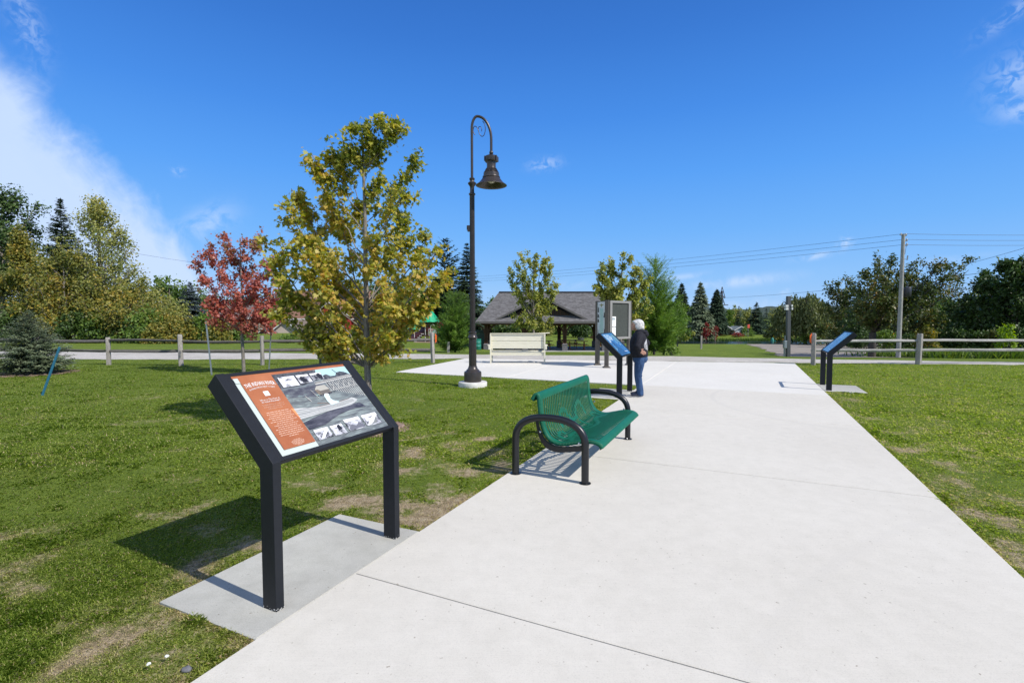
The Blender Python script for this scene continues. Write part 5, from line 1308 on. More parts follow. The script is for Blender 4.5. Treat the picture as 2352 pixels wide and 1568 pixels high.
# far side of the river
house('white_shed', 'pale blue grey shed with one window across the river', 108, 1689, 1714, 770, 756, 749, 4, (.50, .56, .62), (.20, .23, .22), [(.42, .62, .35, .80)], 'front', cat='shed')
house('brown_shed', 'red brown cabin beside the pale shed across the river', 110, 1654, 1684, 770, 757, 748, 4, (.16, .045, .035), (.06, .065, .06), [(.3, .5, .3, .7)], 'front', cat='shed')
house('far_house', 'low grey green house under the tall spruces across the river', 118, 1588, 1640, 769, 760, 753, 5, (.16, .19, .18), (.09, .10, .10), [(.2, .3, .3, .7), (.6, .7, .3, .7)])
house('far_house', 'small house with a pale wall half hidden by the white pine', 112, 1556, 1572, 771, 760, 754, 5, (.6, .58, .55), (.12, .11, .10))
house('teal_roof_building', 'building with teal metal roof glimpsed under the dark trees on the right', 62, 2138, 2186, 786, 748, 737, 8, (.10, .10, .09), (.02, .20, .20), [], cat='building')
house('far_house', 'pale red house seen through the pavilion', 92, 1368, 1402, 776, 752, 742, 6, (.34, .05, .04), (.5, .48, .45), [(.3, .5, .3, .7)], 'front')

# ------------------------------------------------------------ poles and wires
def utility():
    b = base(2063, 820, 30.5); T = atd(2075, 538, 30.5); H = T.z - b.z; lean = T.x - b.x
    t = thing('utility_pole', 'tall weathered wooden utility pole with transformer behind the right fence', 'utility pole', tuple(b)); wd = wood('grey_pole_wood', (.22, .21, .20), (.42, .41, .39), (5, 5, .6))
    m = MB(); L = lambda q: (lean * q, 0, H * q); m.tube([L(0), L(.5), L(1)], [.125, .112, .092], 14); m.build('pole', wd, t, 50)
    m = MB(); q = L(.53)
    zt_ = atd(2080, 653, 30.5).z - b.z; zc = atd(2080, 668, 30.5).z - b.z; x = lean * zc / H
    m.lathe([(.06, .25), (.17, .23), (.19, .2), (.19, -.33), (.15, -.37), (.05, -.38)][::-1], 18, (x + .40, 0, zc)); m.box((x + .2, 0, zc + .05), (.25, .06, .05)); m.box((x + .2, 0, zc - .2), (.25, .06, .05)); m.tube([(x + .36, 0, zc + .2), (x + .36, 0, zc + .42)], .03, 8); m.build('transformer', simple('grey_black_tank', (.03, .03, .035), .4), t, 50)
    m = MB(); 
    for (dx, z) in ((-.13, H - .02), (.16, H - .05), (.22, H - .35), (.24, H - .62)):
        m.lathe([(.02, -.06), (.055, -.03), (.03, 0), (.055, .03), (.03, .06), (.02, .10)], 10, (lean + dx, 0, z))
    build_each(m, 'insulator', simple('porcelain', (.35, .34, .34), .3), t, smooth=50)
    m = MB(); m.box((lean, 0, H - .02), (.42, .06, .07)); m.box((lean + .12, 0, H - .4), (.24, .06, .06)); m.box((lean + .14, 0, H - .67), (.24, .06, .06)); m.tube([(lean + .2, 0, H - .7), (lean + .1, -.05, H - 1.2)], .015, 5)
    z = H * .80; m.box((x + .12, 0, z), (.2, .04, .04)); m.tube([(x + .30, 0, z - .05), (x + .33, 0, z + .22)], .035, 8); build_each(m, 'bracket', M['steel'], t)
    return b, T
ub, uT = utility()
wire = simple('dark_cable', (.02, .02, .022), .6)
def cable(label, p0, p1, sag, r=.009, n=36, group=None):
    p0, p1 = Vector(p0), Vector(p1); m = MB(); m.tube([(p0 + (p1 - p0) * (k / n)) - Vector((0, 0, 4 * sag * (k / n) * (1 - k / n))) - p0 for k in range(n + 1)], r, 5)
    tag(m.build('power_line', wire, None, 60, loc=p0), label, 'power line', group)
GL = 'overhead lines at the wooden pole'
for i, (dy, nm) in enumerate(((0, 'topmost'), (13, 'middle'), (25, 'lowest'))):
    P0 = atd(2076, 537 + dy, 30.5); P1 = atd(860, 640 + dy * .28, 108)
    cable('%s of the three overhead lines running left from the wooden utility pole' % nm, P0, P1, .95, group=GL)
    cable('%s of the three overhead lines running right from the wooden utility pole' % nm, P0, atd(2950, 522 + dy * .8, 33), .25, group=GL)
cable('thin overhead line low over the far trees beyond the light pole', atd(1655, 684, 175), atd(2330, 618, 62), .6, .03)
cable('thin overhead line rising to the right above the dark trees', atd(2120, 628, 75), atd(2480, 530, 40), .3, .018)
cable('pair of faint overhead lines seen between the left trees and the cloud', atd(-40, 505, 60), atd(560, 615, 90), .8, .016)
def light_pole():
    b = base(1810, 818, 30.); T = atd(1811, 680, 30.); t = thing('light_pole', 'dark square light pole with two pairs of white floodlights by the gravel lot', 'light pole', tuple(b)); H = T.z - b.z; lean = T.x - b.x - (0)
    dk = simple('dark_grey_pole', (.085, .088, .092), .5, .2); m = MB(); m.beam((0, 0, 0), (lean, 0, H), .20, .20, (0, 1, 0)); m.build('pole', dk, t, bevel=.01)
    for (px, py) in ((1805, 703), (1805, 709.5), (1816.5, 702), (1817, 709)):
        q = atd(px, py, 30.) - b; m = MB(); m.box((q.x, -.05, q.z), (.16 if px < 1810 else .08, .2, .13)); m.build('floodlight', simple('white_floodlight', (.68, .68, .66), .4), t, bevel=.01)
    m = MB(); q = atd(1803, 790, 30.) - b; m.box((q.x, 0, q.z - .02), (.16, .2, .45)); m.tube([(q.x, 0, 0), (q.x, 0, q.z + .5)], .035, 8); m.tube([(q.x - .06, 0, 0), (q.x - .06, 0, q.z)], .02, 6); m.build('meter_box', M['steel'], t, bevel=.01)
light_pole()
def pylon():
    b = base(1657, 740, 190.); t = thing('pylon', 'dark transmission pole with cross arm beside the pointed far spruce', 'pylon', tuple(b)); H = atd(1657, 668, 190).z - b.z; k = 190 / F_PX; st = simple('dark_pylon', (.05, .04, .045), .7)
    m = MB(); m.tube([(0, 0, 0), (0, 0, H)], .32, 6); m.build('pole', st, t)
    z1 = atd(1657, 683, 190).z - b.z; z2 = atd(1657, 700, 190).z - b.z
    m = MB(); m.beam((-5 * k, 0, z1), (8 * k, 0, z1), .35, .3); m.beam((0, 0, z2), (14.5 * k, 0, z2), .35, .3); m.beam((0, 0, z1 + 4), (7 * k, 0, z1), .2, .2); m.beam((0, 0, z1 + 4), (-5 * k, 0, z1), .2, .2); m.beam((6 * k, 0, z1 - .3), (0, 0, z2 + 4), .2, .2); m.beam((0, 0, z2 + 3.5), (7 * k, 0, z2), .2, .2); build_each(m, 'crossarm', st, t)
pylon()
def small_things():
    b = base(1892, 758, 100.); t = thing('street_lamp', 'distant white street light among the trees beyond the lot', 'street lamp', tuple(b)); H = atd(1892, 706, 100).z - b.z; k = 100 / F_PX
    w_ = simple('pale_metal', (.55, .56, .56), .5); m = MB(); m.tube([(.8, 0, 0), (.15, 0, 4.2), (0, 0, H)], [.10, .08, .05], 8); m.build('post', w_, t, 50)
    m = MB(); m.tube([(0, 0, H), (-.5, 0, H + .2), (-.95, 0, H - .0)], .03, 6); m.box((-1.15, 0, H - .03), (.7, .3, .14)); m.build('lamp_head', w_, t, 50)
    # teal object by the river, yellow marker, small sign
    b = at(1774, 787.5); t = thing('boat_launch_marker', 'small teal marker post standing by the river edge', 'marker', tuple(b)); tl = simple('teal_marker', (.02, .22, .18), .5); m = MB(); m.lathe([(.32, 0), (.34, .1), (.30, .5), (.2, .75), (.14, .95), (.05, 1.0)], 14); m.build('body', tl, t, 50); m = MB(); m.box((.55, 0, .25), (.08, .08, .5)); m.build('stub', tl, t)
    b = at(2051, 800); m = MB(); m.box((0, 0, .75), (.11, .04, 1.5)); m.box((0, -.025, 1.3), (.11, .01, .25)); tag(m.build('marker_post', simple('yellow_marker', (.75, .36, .02), .5), None, loc=b), 'slim yellow marker post left of the wooden utility pole', 'marker post')
    b = base(2472 * .9408, 790, 40.); t = thing('information_sign', 'small blue and white sign on a dark post beneath the dark trees', 'sign', tuple(b)); m = MB(); m.box((0, 0, .75), (.09, .06, 1.5)); m.build('post', M['black'], t)
    m = MB(); q = atd(2473 * .9408, 757, 40.).z - b.z; m.box((0, -.05, q), (.36, .03, .46), None, 0); m.box((0, -.068, q - .03), (.2, .004, .2), None, 1); m.build('sign_plate', [simple('sign_pale_blue', (.35, .45, .55), .5), simple('sign_blue', (.06, .14, .32), .5)], t)
    # short post on the far lawn
    b = at(1564 + .2, 781) if False else base(1611, 781, 46.); m = MB(); m.beam((0, 0, 0), (.0, 0, 1.25), .14, .14, (0, 1, 0)); tag(m.build('wooden_post', M['fence_wood'], None, loc=b), 'single short wooden post on the lawn beyond the white pine', 'post')
    b = base(1036 * .9408 * 1.0 + 0, 805, 30.)
    m = MB(); m.beam((0, 0, 0), (0, 0, .55), .12, .12, (0, 1, 0)); b = base(1030, 808, 24.8); tag(m.build('wooden_post', M['fence_wood'], None, loc=b), 'short wooden post stub at the foot of the bushy pine by the playground', 'post')
    # red car far behind, seen left of the pavilion
    b = base(1095, 785, 88.); t = thing('parked_car', 'dark red car parked far behind the pavilion', 'car', tuple(b), math.pi * .04); rd = simple('dark_red_car_paint', (.22, .01, .015), .25, 0, coat=1.); 
    m = MB(); m.prism([(-2.2, .35), (-2.15, .85), (-1.2, 1.0), (-.6, 1.42), (.8, 1.45), (1.5, 1.02), (2.15, .9), (2.25, .4)], -.85, .85, lambda a_, b_, w_: (a_, w_, b_)); m.build('body', rd, t, bevel=.06)
    m = MB(); m.prism([(-1.05, 1.02), (-.55, 1.36), (.75, 1.39), (1.35, 1.04)], -.86, .86, lambda a_, b_, w_: (a_, w_, b_)); m.build('window', simple('dark_car_glass', (.02, .02, .025), .1), t)
    for x in (-1.4, 1.4):
        for s in (-1, 1):
            m = MB(); m.prism([(x + .34 * math.cos(2 * math.pi * k / 16), .34 + .34 * math.sin(2 * math.pi * k / 16)) for k in range(16)], s * .70, s * .88, lambda a_, b_, w_: (a_, w_, b_)); m.build('wheel', M['black'], t)
    # fire ring / grill on the park lawn, seen through the pavilion
    b = base(1414, 783, 62.) if False else base(1348, 784, 60.)
    b = base(1418 * .9408, 782, 62.)
    m = MB(); m.lathe([(.36, 0), (.40, .04), (.40, .32), (.35, .32), (.35, .1)], 16); tag(m.build('fire_ring', simple('charred_steel', (.05, .055, .05), .7), None, loc=b), 'low round fire ring on the lawn behind the pavilion', 'fire ring')
    # foreground bits: stone and petals
    b = at(457 * .9408, 1637 * .9408); m = MB(); m.sphere((0, 0, .008), (.024, .018, .014), 12, 8, 0, lambda q: q * (1 + .12 * math.sin(5 * q.x + 3 * q.y))); tag(m.build('stone', simple('grey_stone', (.14, .14, .15), .8, 0, .3, 60), None, 60, loc=(b.x, b.y, .0)), 'small grey pebble in the grass near the walkway edge', 'stone')
    for (px, py, lab) in ((408, 1619, 'small white clover flower in the grass, the upper of two near the bottom edge'), (364, 1645, 'small white clover flower in the grass, the lower of two near the bottom edge')):
        b = at(px * .9408, py * .9408); t = thing('clover_flower', lab, 'flower', (b.x, b.y, 0), 0, 'clover flowers in the lawn'); r_ = random.Random(px); m = MB()
        for k in range(22):
            a, e = r_.uniform(0, 6.28), r_.uniform(.1, 1.4); d = Vector((math.cos(a) * math.cos(e), math.sin(a) * math.cos(e), math.sin(e))); m.beam(Vector((0, 0, .032)), Vector((0, 0, .032)) + d * .010, .003, .002)
        m.build('petals', simple('clover_white', (.8, .8, .76), .7), t); m = MB(); m.tube([(0, 0, 0), (0, 0, .032)], .0012, 5); m.build('stem', simple('stem_green', (.08, .14, .03), .6), t)
small_things()
# ------------------------------------------------------------ foliage tools
MAPLE = np.array([(0, 0), (.30, -.06), (.52, .24), (.30, .30), (.44, .66), (.16, .52), (0, 1.), (-.16, .52), (-.44, .66), (-.30, .30), (-.52, .24), (-.30, -.06)], float)
OVAL = np.array([(0, 0), (.34, .42), (0, 1), (-.34, .42)], float)
LOBE = np.array([(0, 0), (.42, .30), (.28, .55), (.36, .8), (0, 1), (-.40, .75), (-.26, .5), (-.44, .25)], float)
NEEDLE = np.array([(-.09, 0), (.09, 0), (.0, 1)], float)
SPRAY = np.array([(0, 0), (.16, .35), (.05, .62), (0, 1), (-.07, .6), (-.17, .32)], float)
def unit(a): return a / np.maximum(np.linalg.norm(a, axis=-1, keepdims=True), 1e-9)
def place_leaves(pos, ydir, nrm, size, shape, fold=.12):
    y = unit(ydir); x = unit(np.cross(y, nrm)); z = np.cross(x, y); s = size[:, None, None]
    P = shape[None, :, :]
    f = (np.abs(P[..., 0:1]) * fold * 2 - P[..., 1:2] ** 2 * fold * .8)
    return pos[:, None, :] + s * (P[..., 0:1] * x[:, None] + P[..., 1:2] * y[:, None] + f * z[:, None])
def bez(p0, p1, p2, n):
    t = np.linspace(0, 1, n)[:, None]; return (1 - t) ** 2 * p0 + 2 * t * (1 - t) * p1 + t * t * p2
def limbs(rs, tips, H, trunk_h, r0, sub=5, sublen=.28, twig=3, steep=1., leader=True, wob=.03, nseg=7):
    """returns tube list [(pts, radii)] and anchors (N,3) with outward directions"""
    tubes = []; A = []; Dr = []
    if leader:
        n = 9; z = np.linspace(0, H * .93, n); w = np.cumsum(rs.randn(n, 2) * wob * H * .06, 0); w[0] = 0; w[1] *= .3
        tp = np.c_[w, z]; tubes.append((tp, r0 * (1 - z / H * .93) ** .9 + .004))
    else: tp = np.array([[0, 0, 0], [0, 0, trunk_h]]); tubes.append((tp, np.array([r0, r0 * .85])))
    def on_trunk(z): return np.array([np.interp(z, tp[:, 2], tp[:, 0]), np.interp(z, tp[:, 2], tp[:, 1]), z])
    for tip in tips:
        tip = np.asarray(tip, float); hr_ = math.hypot(tip[0], tip[1])
        zb = min(max(trunk_h, tip[2] - hr_ * 1.15 * steep - .12 * H * rs.rand()), H * .85); p0 = on_trunk(min(zb, tp[-1, 2]))
        mid = p0 + (tip - p0) * .5 + np.array([0, 0, -.04 * H * steep * rs.rand()]) + np.array([tip[0], tip[1], 0]) * .10
        c = bez(p0, mid, tip, nseg); c[1:-1] += rs.randn(nseg - 2, 3) * .012 * H * .5
        L = np.linalg.norm(tip - p0); rb = max(.006, r0 * .42 * min(1, L / (.45 * H)) * (1 - .5 * zb / H)); rad = np.linspace(rb, rb * .18 + .002, nseg); tubes.append((c, rad))
        d0 = unit(tip - p0)
        for k in range(int(sub * max(.5, min(1.6, L / (.35 * H))))):
            t = rs.uniform(.22, 1.); i = t * (nseg - 1); j = min(int(i), nseg - 2); b = c[j] + (c[j + 1] - c[j]) * (i - j)
            d = unit(d0 * .75 + rs.randn(3) * .62 + np.array([0, 0, .28])); l = sublen * L * (1.15 - .6 * t) * rs.uniform(.6, 1.25)
            e = b + d * l; m = b + d * l * .5 + np.array([0, 0, -.03 * l]); s = bez(b, m, e, 4); tubes.append((s, np.linspace(rb * .35, .0025 + rb * .05, 4)))
            for q in range(twig + 2):
                tt = rs.uniform(.25, 1.1); A.append(b + d * l * tt + rs.randn(3) * .10 * l); Dr.append(d)
        for q in range(5): tt = rs.uniform(.45, 1.02); i = tt * (nseg - 1); j = min(int(i), nseg - 2); A.append(c[j] + (c[j + 1] - c[j]) * (i - j)); Dr.append(d0)
    return tubes, np.array(A), np.array(Dr)
def tubes_mb(tubes, sides=6, minr=0.):
    m = MB()
    for i, (p, r) in enumerate(tubes):
        if max(r) < minr: continue
        m.tube([tuple(q) for q in p], [float(x) for x in r], sides if max(r) > .02 else 4, caps=False)
    return m
def leaf_cloud(rs, A, Dr, n, size, jit, shape, droop=.5, up=.6, col_freq=.6, col_rand=.5, svar=.35):
    i = rs.randint(0, len(A), n); pos = A[i] + rs.randn(n, 3) * jit
    yd = Dr[i] * .5 + rs.randn(n, 3) * .6 + np.array([0, 0, -droop]); nr = rs.randn(n, 3) * .6 + np.array([.35, -.3, up]) + unit(Dr[i]) * .3
    sz = size * rs.uniform(1 - svar, 1 + svar, n); V = place_leaves(pos, yd, nr, sz, shape)
    c = fbm(pos[:, 0] + pos[:, 2] * .6, pos[:, 1] + pos[:, 2] * .9, col_freq, 3); c = (c - .5) * 1.5 + .5
    c = c * (1 - col_rand) + rs.rand(n) * col_rand; return V.reshape(-1, 3), c
def env_tips(rs, n, H, R, z0, kind, sq=1.):
    T = []
    for k in range(n):
        u = rs.rand() ** .8; az = k * 2.399 + rs.uniform(-.4, .4)
        if kind == 'oval': r = math.sin(math.pi * (.12 + .82 * u) ** .85) ** .8
        elif kind == 'vase': r = (.55 + .55 * math.sin(math.pi * u ** .9)) * (1 - u ** 6) 
        elif kind == 'round': r = math.sqrt(max(0, 1 - (2 * u - 1) ** 2)) ** .8 + .05
        elif kind == 'cone': r = (1 - u) ** .8 + .06
        elif kind == 'flame': r = (math.sin(math.pi * min(1, (.22 + .75 * u))) ** 1.) * (1.05 - .35 * u)
        else: r = 1.
        r *= R * rs.uniform(.72, 1.12) * (1 if rs.rand() < .7 else .6); T.append((r * math.cos(az), r * math.sin(az) * sq, z0 + (H - z0) * u * rs.uniform(.93, 1.04)))
    T.append((0, 0, H)); return T
def broadleaf(name, label, loc, H, R, z0, kind, lm, nleaf, lsize, ntips=26, r0=.1, seed=1, shape=OVAL, jit=None, bark='bark', group=None, tips=None, sub=5, twig=3, trunk_h=None, sides=7, cfreq=.5, droop=.5, steep=1., leader=True, sublen=.28, minr=0., crand=.5, cat='tree', rz=0., sq=1.):
    rs = np.random.RandomState(seed); t = thing(name, label, cat, tuple(loc), rz, group)
    tp = tips if tips is not None else env_tips(rs, ntips, H, R, z0, kind, sq)
    tb, A, Dr = limbs(rs, tp, H, trunk_h or z0 * .92, r0, sub, sublen, twig, steep, leader)
    tubes_mb(tb, sides, minr).build('trunk', M[bark], t, 60, recalc=False)
    V, c = leaf_cloud(rs, A, Dr, nleaf, lsize, jit or R * .06, shape, droop, col_freq=cfreq, col_rand=crand)
    soup('crown', V, len(shape), lm, t, {'rnd': c}); return t
def conifer(name, label, loc, H, R, lm, seed=1, whorls=26, per=8, nsub=10, size=.5, droop=.18, lift=.0, shape=SPRAY, z0=.06, group=None, bark='bark_dark', prof=.9, r0=None, gap=.0, cat='tree', hang=.2, width=1., ragged=.12, tuft=1):
    rs = np.random.RandomState(seed); t = thing(name, label, cat, tuple(loc), 0, group); r0 = r0 or H * .016
    m = MB(); m.tube([(0, 0, -.1), (0, 0, H * .5), (0, 0, H * .99)], [r0, r0 * .55, .004], 7)
    P, Y, Nn, S = [], [], [], []
    for w in range(whorls):
        u = (w + rs.uniform(-.3, .3)) / (whorls - 1); u = min(max(u, 0), 1); z = H * (z0 + (1 - z0) * u); L0 = R * ((1 - u) ** prof) * (1 if u > .06 else .85) + .015 * H * .3
        for k in range(max(3, int(per * (1 - .4 * u)))):
            if rs.rand() < gap: continue
            az = rs.uniform(0, 6.283); L = L0 * rs.uniform(1 - ragged * 2.2, 1 + ragged); up = lift * (1 + rs.randn() * .3) + (.9 * u ** 2) * .5
            d = np.array([math.cos(az), math.sin(az), up]); tt = np.linspace(0, 1, 5)[:, None]
            c = np.array([0, 0, z]) + d * L * tt + np.array([0, 0, -1]) * droop * L * tt ** 1.6 * (1 - u * .6) * (1 if lift < .2 else -.3)
            if rs.rand() < .5 or H < 3: m.tube([tuple(q) for q in c], [max(.003, r0 * .22 * (1 - .8 * q)) * (1 - .5 * u) for q in tt[:, 0]], 4, caps=False)
            ns = max(3, int(nsub * (L / R) ** .8 + 1))
            for q in range(ns):
                v = (q + rs.rand()) / ns * .92 + .1; b = c[0] + (c[-1] - c[0]) * v + np.array([0, 0, -droop * L * (v ** 1.6 - v) * (1 - u * .6)])
                for s in (-1, 1, 0)[: 3 if v > .5 else 2]:
                    for e in range(tuft):
                        a2 = az + s * rs.uniform(.5, 1.1) + (rs.randn() * .5 if tuft > 1 else 0); P.append(b + rs.randn(3) * .02 * R); Y.append((math.cos(a2), math.sin(a2), up * .7 - hang * rs.uniform(.2, 1.4) + (rs.randn() * .45 if tuft > 1 else 0))); Nn.append((rs.randn() * .35, rs.randn() * .35, 1)); S.append(size * rs.uniform(.6, 1.25) * (1 - .72 * u) * (1.15 - .4 * v))
    for k in range(6): P.append((0, 0, H * (.94 + .01 * k))); Y.append((rs.randn() * .3, rs.randn() * .3, 1)); Nn.append((1, 0, .1)); S.append(size * .5)
    m.build('trunk', M[bark], t, 60, recalc=False)
    P = np.array(P); V = place_leaves(P, np.array(Y), np.array(Nn), np.array(S), shape * np.array([width, 1.]), .25)
    c = (fbm(P[:, 0] + P[:, 2], P[:, 1] + P[:, 2] * .7, 2.2 / max(R, .5), 3) - .5) * 1.2 + .5; c = .5 * c + .5 * rs.rand(len(P)); soup('crown', V.reshape(-1, 3), len(shape), lm, t, {'rnd': c}); return t
def bush(name, label, loc, R, H, lm, n, size, seed, group=None, shape=OVAL, lumps=9, stems=7, cat='shrub'):
    rs = np.random.RandomState(seed); t = thing(name, label, cat, tuple(loc), 0, group); A = []; m = MB()
    for k in range(lumps * 6):
        az = rs.uniform(0, 6.28); u = rs.rand() ** .7; r = R * math.sqrt(1 - u ** 2 * .9) * rs.uniform(.3, 1.05); A.append((r * math.cos(az), r * math.sin(az), H * u * rs.uniform(.7, 1.05) + .02))
    A = np.array(A)
    for k in range(stems):
        q = A[rs.randint(len(A))]; m.tube([(q[0] * .1, q[1] * .1, -.05), (q[0] * .5, q[1] * .5, q[2] * .55), tuple(q)], [.02 * R + .006, .012 * R + .004, .003], 4, caps=False)
    m.build('stem', M['bark'], t, 60, recalc=False)
    D = unit(A * np.array([1, 1, .6]) + 1e-4); V, c = leaf_cloud(rs, A, D, n, size, R * .13, shape, .2, col_freq=.9 / R); soup('foliage', V, len(shape), lm, t, {'rnd': c}); return t

LM = {}
LM['gold'] = leafmat('golden_maple_leaf', [(.0, (.06, .095, .018)), (.22, (.17, .205, .035)), (.42, (.34, .35, .058)), (.60, (.50, .43, .085)), (.80, (.60, .40, .10)), (.93, (.60, .27, .09)), (.98, (.42, .08, .04)), (1, (.35, .05, .03))], .45, .42)
LM['red'] = leafmat('red_maple_leaf', [(0, (.17, .16, .05)), (.2, (.26, .15, .08)), (.42, (.40, .13, .095)), (.62, (.48, .14, .115)), (.8, (.56, .20, .13)), (1, (.50, .30, .12))], .38, .42)
LM['lime'] = leafmat('yellow_green_leaf', [(0, (.08, .12, .022)), (.3, (.20, .24, .05)), (.55, (.35, .37, .085)), (.8, (.48, .43, .11)), (1, (.58, .33, .09))], .45, .45)
LM['olive'] = leafmat('olive_gold_leaf', [(0, (0.050, 0.073, 0.017)), (.3, (0.123, 0.146, 0.029)), (.55, (0.224, 0.213, 0.040)), (.78, (0.403, 0.291, 0.053)), (.93, (0.515, 0.269, 0.053)), (1, (0.504, 0.168, 0.042))], .3)
LM['olive2'] = leafmat('pale_gold_green_leaf', [(0, (0.079, 0.113, 0.028)), (.35, (0.194, 0.221, 0.055)), (.65, (0.339, 0.329, 0.088)), (.9, (0.508, 0.430, 0.121)), (1, (0.581, 0.380, 0.099))], .3)
LM['dark'] = leafmat('dark_green_leaf', [(0, (0.019, 0.040, 0.011)), (.5, (0.046, 0.085, 0.019)), (.85, (0.089, 0.144, 0.029)), (1, (0.162, 0.186, 0.040))], .2)
LM['mid'] = leafmat('mid_green_leaf', [(0, (0.044, 0.087, 0.017)), (.5, (0.110, 0.186, 0.030)), (.85, (0.198, 0.269, 0.046)), (1, (0.337, 0.331, 0.066))], .28)
LM['rust'] = leafmat('rusty_oak_leaf', [(0, (0.023, 0.044, 0.011)), (.4, (0.059, 0.093, 0.020)), (.7, (0.125, 0.128, 0.029)), (.88, (0.218, 0.128, 0.032)), (1, (0.312, 0.117, 0.029))], .22)
LM['willow'] = leafmat('willow_leaf', [(0, (0.052, 0.072, 0.023)), (.5, (0.117, 0.143, 0.046)), (1, (0.221, 0.234, 0.091))], .3)
LM['spruce'] = leafmat('dark_spruce_needles', [(0, (.018, .036, .02)), (.5, (.040, .072, .038)), (.85, (.08, .115, .06)), (1, (.13, .15, .07))], .08, .6)
LM['blue'] = leafmat('blue_spruce_needles', [(0, (0.042, 0.060, 0.066)), (.5, (0.084, 0.114, 0.120)), (1, (0.168, 0.204, 0.204))], .08, .6)
LM['grey'] = leafmat('silver_green_spruce_needles', [(0, (0.065, 0.091, 0.048)), (.45, (0.156, 0.202, 0.114)), (.8, (0.273, 0.325, 0.192)), (1, (0.364, 0.364, 0.168))], .1, .6)
LM['pine'] = leafmat('bright_pine_needles', [(0, (0.062, 0.120, 0.024)), (.45, (0.150, 0.264, 0.048)), (.8, (0.275, 0.396, 0.078)), (1, (0.425, 0.432, 0.132))], .25, .55)
LM['sap'] = leafmat('bright_sapling_leaf', [(0, (.12, .20, .02)), (.5, (.22, .33, .03)), (1, (.34, .40, .05))], .4)
LM['crim'] = leafmat('crimson_leaf', [(0, (.10, .01, .01)), (.5, (.25, .025, .02)), (1, (.36, .06, .03))], .3)

def px_size(px, D): return px * D / F_PX

# ------------------------------------------------------------ yellow maple behind the near panel
def near_maple():
    D = 7.45; B = base(849, 900, D); B.x = atd(847, 890, D).x; rs = np.random.RandomState(21)
    T = [(872, 262), (905, 285), (926, 282), (838, 285), (810, 300), (786, 292), (756, 318), (748, 362), (714, 350), (722, 392), (962, 352), (940, 385), (905, 430), (640, 462), (655, 498), (684, 445), (700, 500), (752, 430), (625, 575), (648, 560), (612, 620), (655, 640), (700, 590),
         (930, 490), (955, 520), (985, 548), (960, 600), (1000, 580), (1030, 640), (1005, 655), (962, 676), (925, 712), (628, 700), (660, 735), (712, 745), (690, 690), (900, 742), (895, 778), (760, 700), (800, 640), (860, 560), (880, 650), (820, 740), (740, 570), (790, 520), (870, 420), (830, 460), (900, 560), (925, 640), (850, 350), (880, 320), (715, 640), (780, 770), (700, 780), (895, 700)]
    tips = []
    for i, (px, py) in enumerate(T):
        q = atd(px, py, D) - B; hz = abs(q.x); rmax = 1.15 * math.sin(math.pi * min(.95, max(.1, (q.z - 1.0) / 4.2 + .12))) + .15
        yy = rs.uniform(-1, 1) * math.sqrt(max(.04, rmax ** 2 - min(hz, rmax * .98) ** 2)) * .95
        k = (D + yy) / D; w = atd(px, py, D + yy) - B; tips.append((w.x, w.y, w.z))
    H = atd(872, 262, D).z - B.z
    broadleaf('maple_tree', 'young maple with golden green leaves standing behind the near panel sign', B, H, 1.3, .95, 'oval', LM['gold'], 21000, .060, tips=tips, r0=.052, seed=33, shape=MAPLE, jit=.047, sub=7, twig=3, trunk_h=.92, cfreq=.55, sides=10, crand=.55, sublen=.165, droop=.45)
    m = MB(); r_ = random.Random(2); n = 26; vs = [(0, 0, .05)]
    for ring, (r, z) in enumerate(((.28, .045), (.46, .02), (.55, -.02))):
        for k in range(n): a = 2 * math.pi * k / n; rr_ = r * (1 + .10 * math.sin(3 * a) + r_.uniform(-.04, .04)); vs.append((rr_ * math.cos(a), rr_ * math.sin(a), z + r_.uniform(-.008, .008)))
    fs = [(0, 1 + k, 1 + (k + 1) % n) for k in range(n)] + [(1 + j * n + k, 1 + (j + 1) * n + k, 1 + (j + 1) * n + (k + 1) % n, 1 + j * n + (k + 1) % n) for j in range(2) for k in range(n)]
    m.add(vs, fs)
    for k in range(1500):
        a, r = r_.uniform(0, 6.28), .60 * math.sqrt(r_.random()); z = .055 - .09 * (r / .55) ** 2 + r_.uniform(0, .012); rot = Matrix.Rotation(r_.uniform(0, 6.28), 3, 'Z') @ Matrix.Rotation(r_.uniform(-.6, .6), 3, 'X')
        m.box((r * math.cos(a), r * math.sin(a), max(z, .004)), (r_.uniform(.02, .055), r_.uniform(.006, .014), .004), rot)
    tag(m.build('mulch', M['mulch'], None, loc=B), 'ring of brown wood chip mulch round the near maple', 'mulch', None, 'stuff')
    # guy wire to the stake
    return B
mb_ = near_maple()
# ------------------------------------------------------------ red maple
def red_maple():
    D = 14.6; B = at(560, 858); D = B.y; rs = np.random.RandomState(5)
    T = [(494, 535), (520, 548), (470, 545), (478, 585), (446, 610), (452, 650), (604, 525), (590, 555), (560, 545), (622, 590), (610, 600), (632, 640), (660, 660), (640, 700), (655, 720), (468, 690), (490, 735), (520, 660), (560, 620), (545, 600), (590, 650), (600, 720), (560, 700), (530, 720), (575, 745), (500, 620), (620, 745), (510, 700), (590, 600), (545, 660), (640, 670), (475, 650)]
    tips = []
    for (px, py) in T:
        yy = rs.uniform(-1, 1) * .85 * (1 - abs(px - 550) / 140); w = atd(px, py, D + yy) - B; tips.append((w.x, w.y, w.z))
    broadleaf('maple_tree', 'young maple with crimson red leaves left of the golden maple', B, atd(604, 522, D).z, 1.3, 1.25, 'oval', LM['red'], 8600, .070, tips=tips, r0=.05, seed=8, shape=MAPLE, jit=.06, sub=6, twig=3, trunk_h=1.25, cfreq=.6, sides=8, sublen=.19)
red_maple()
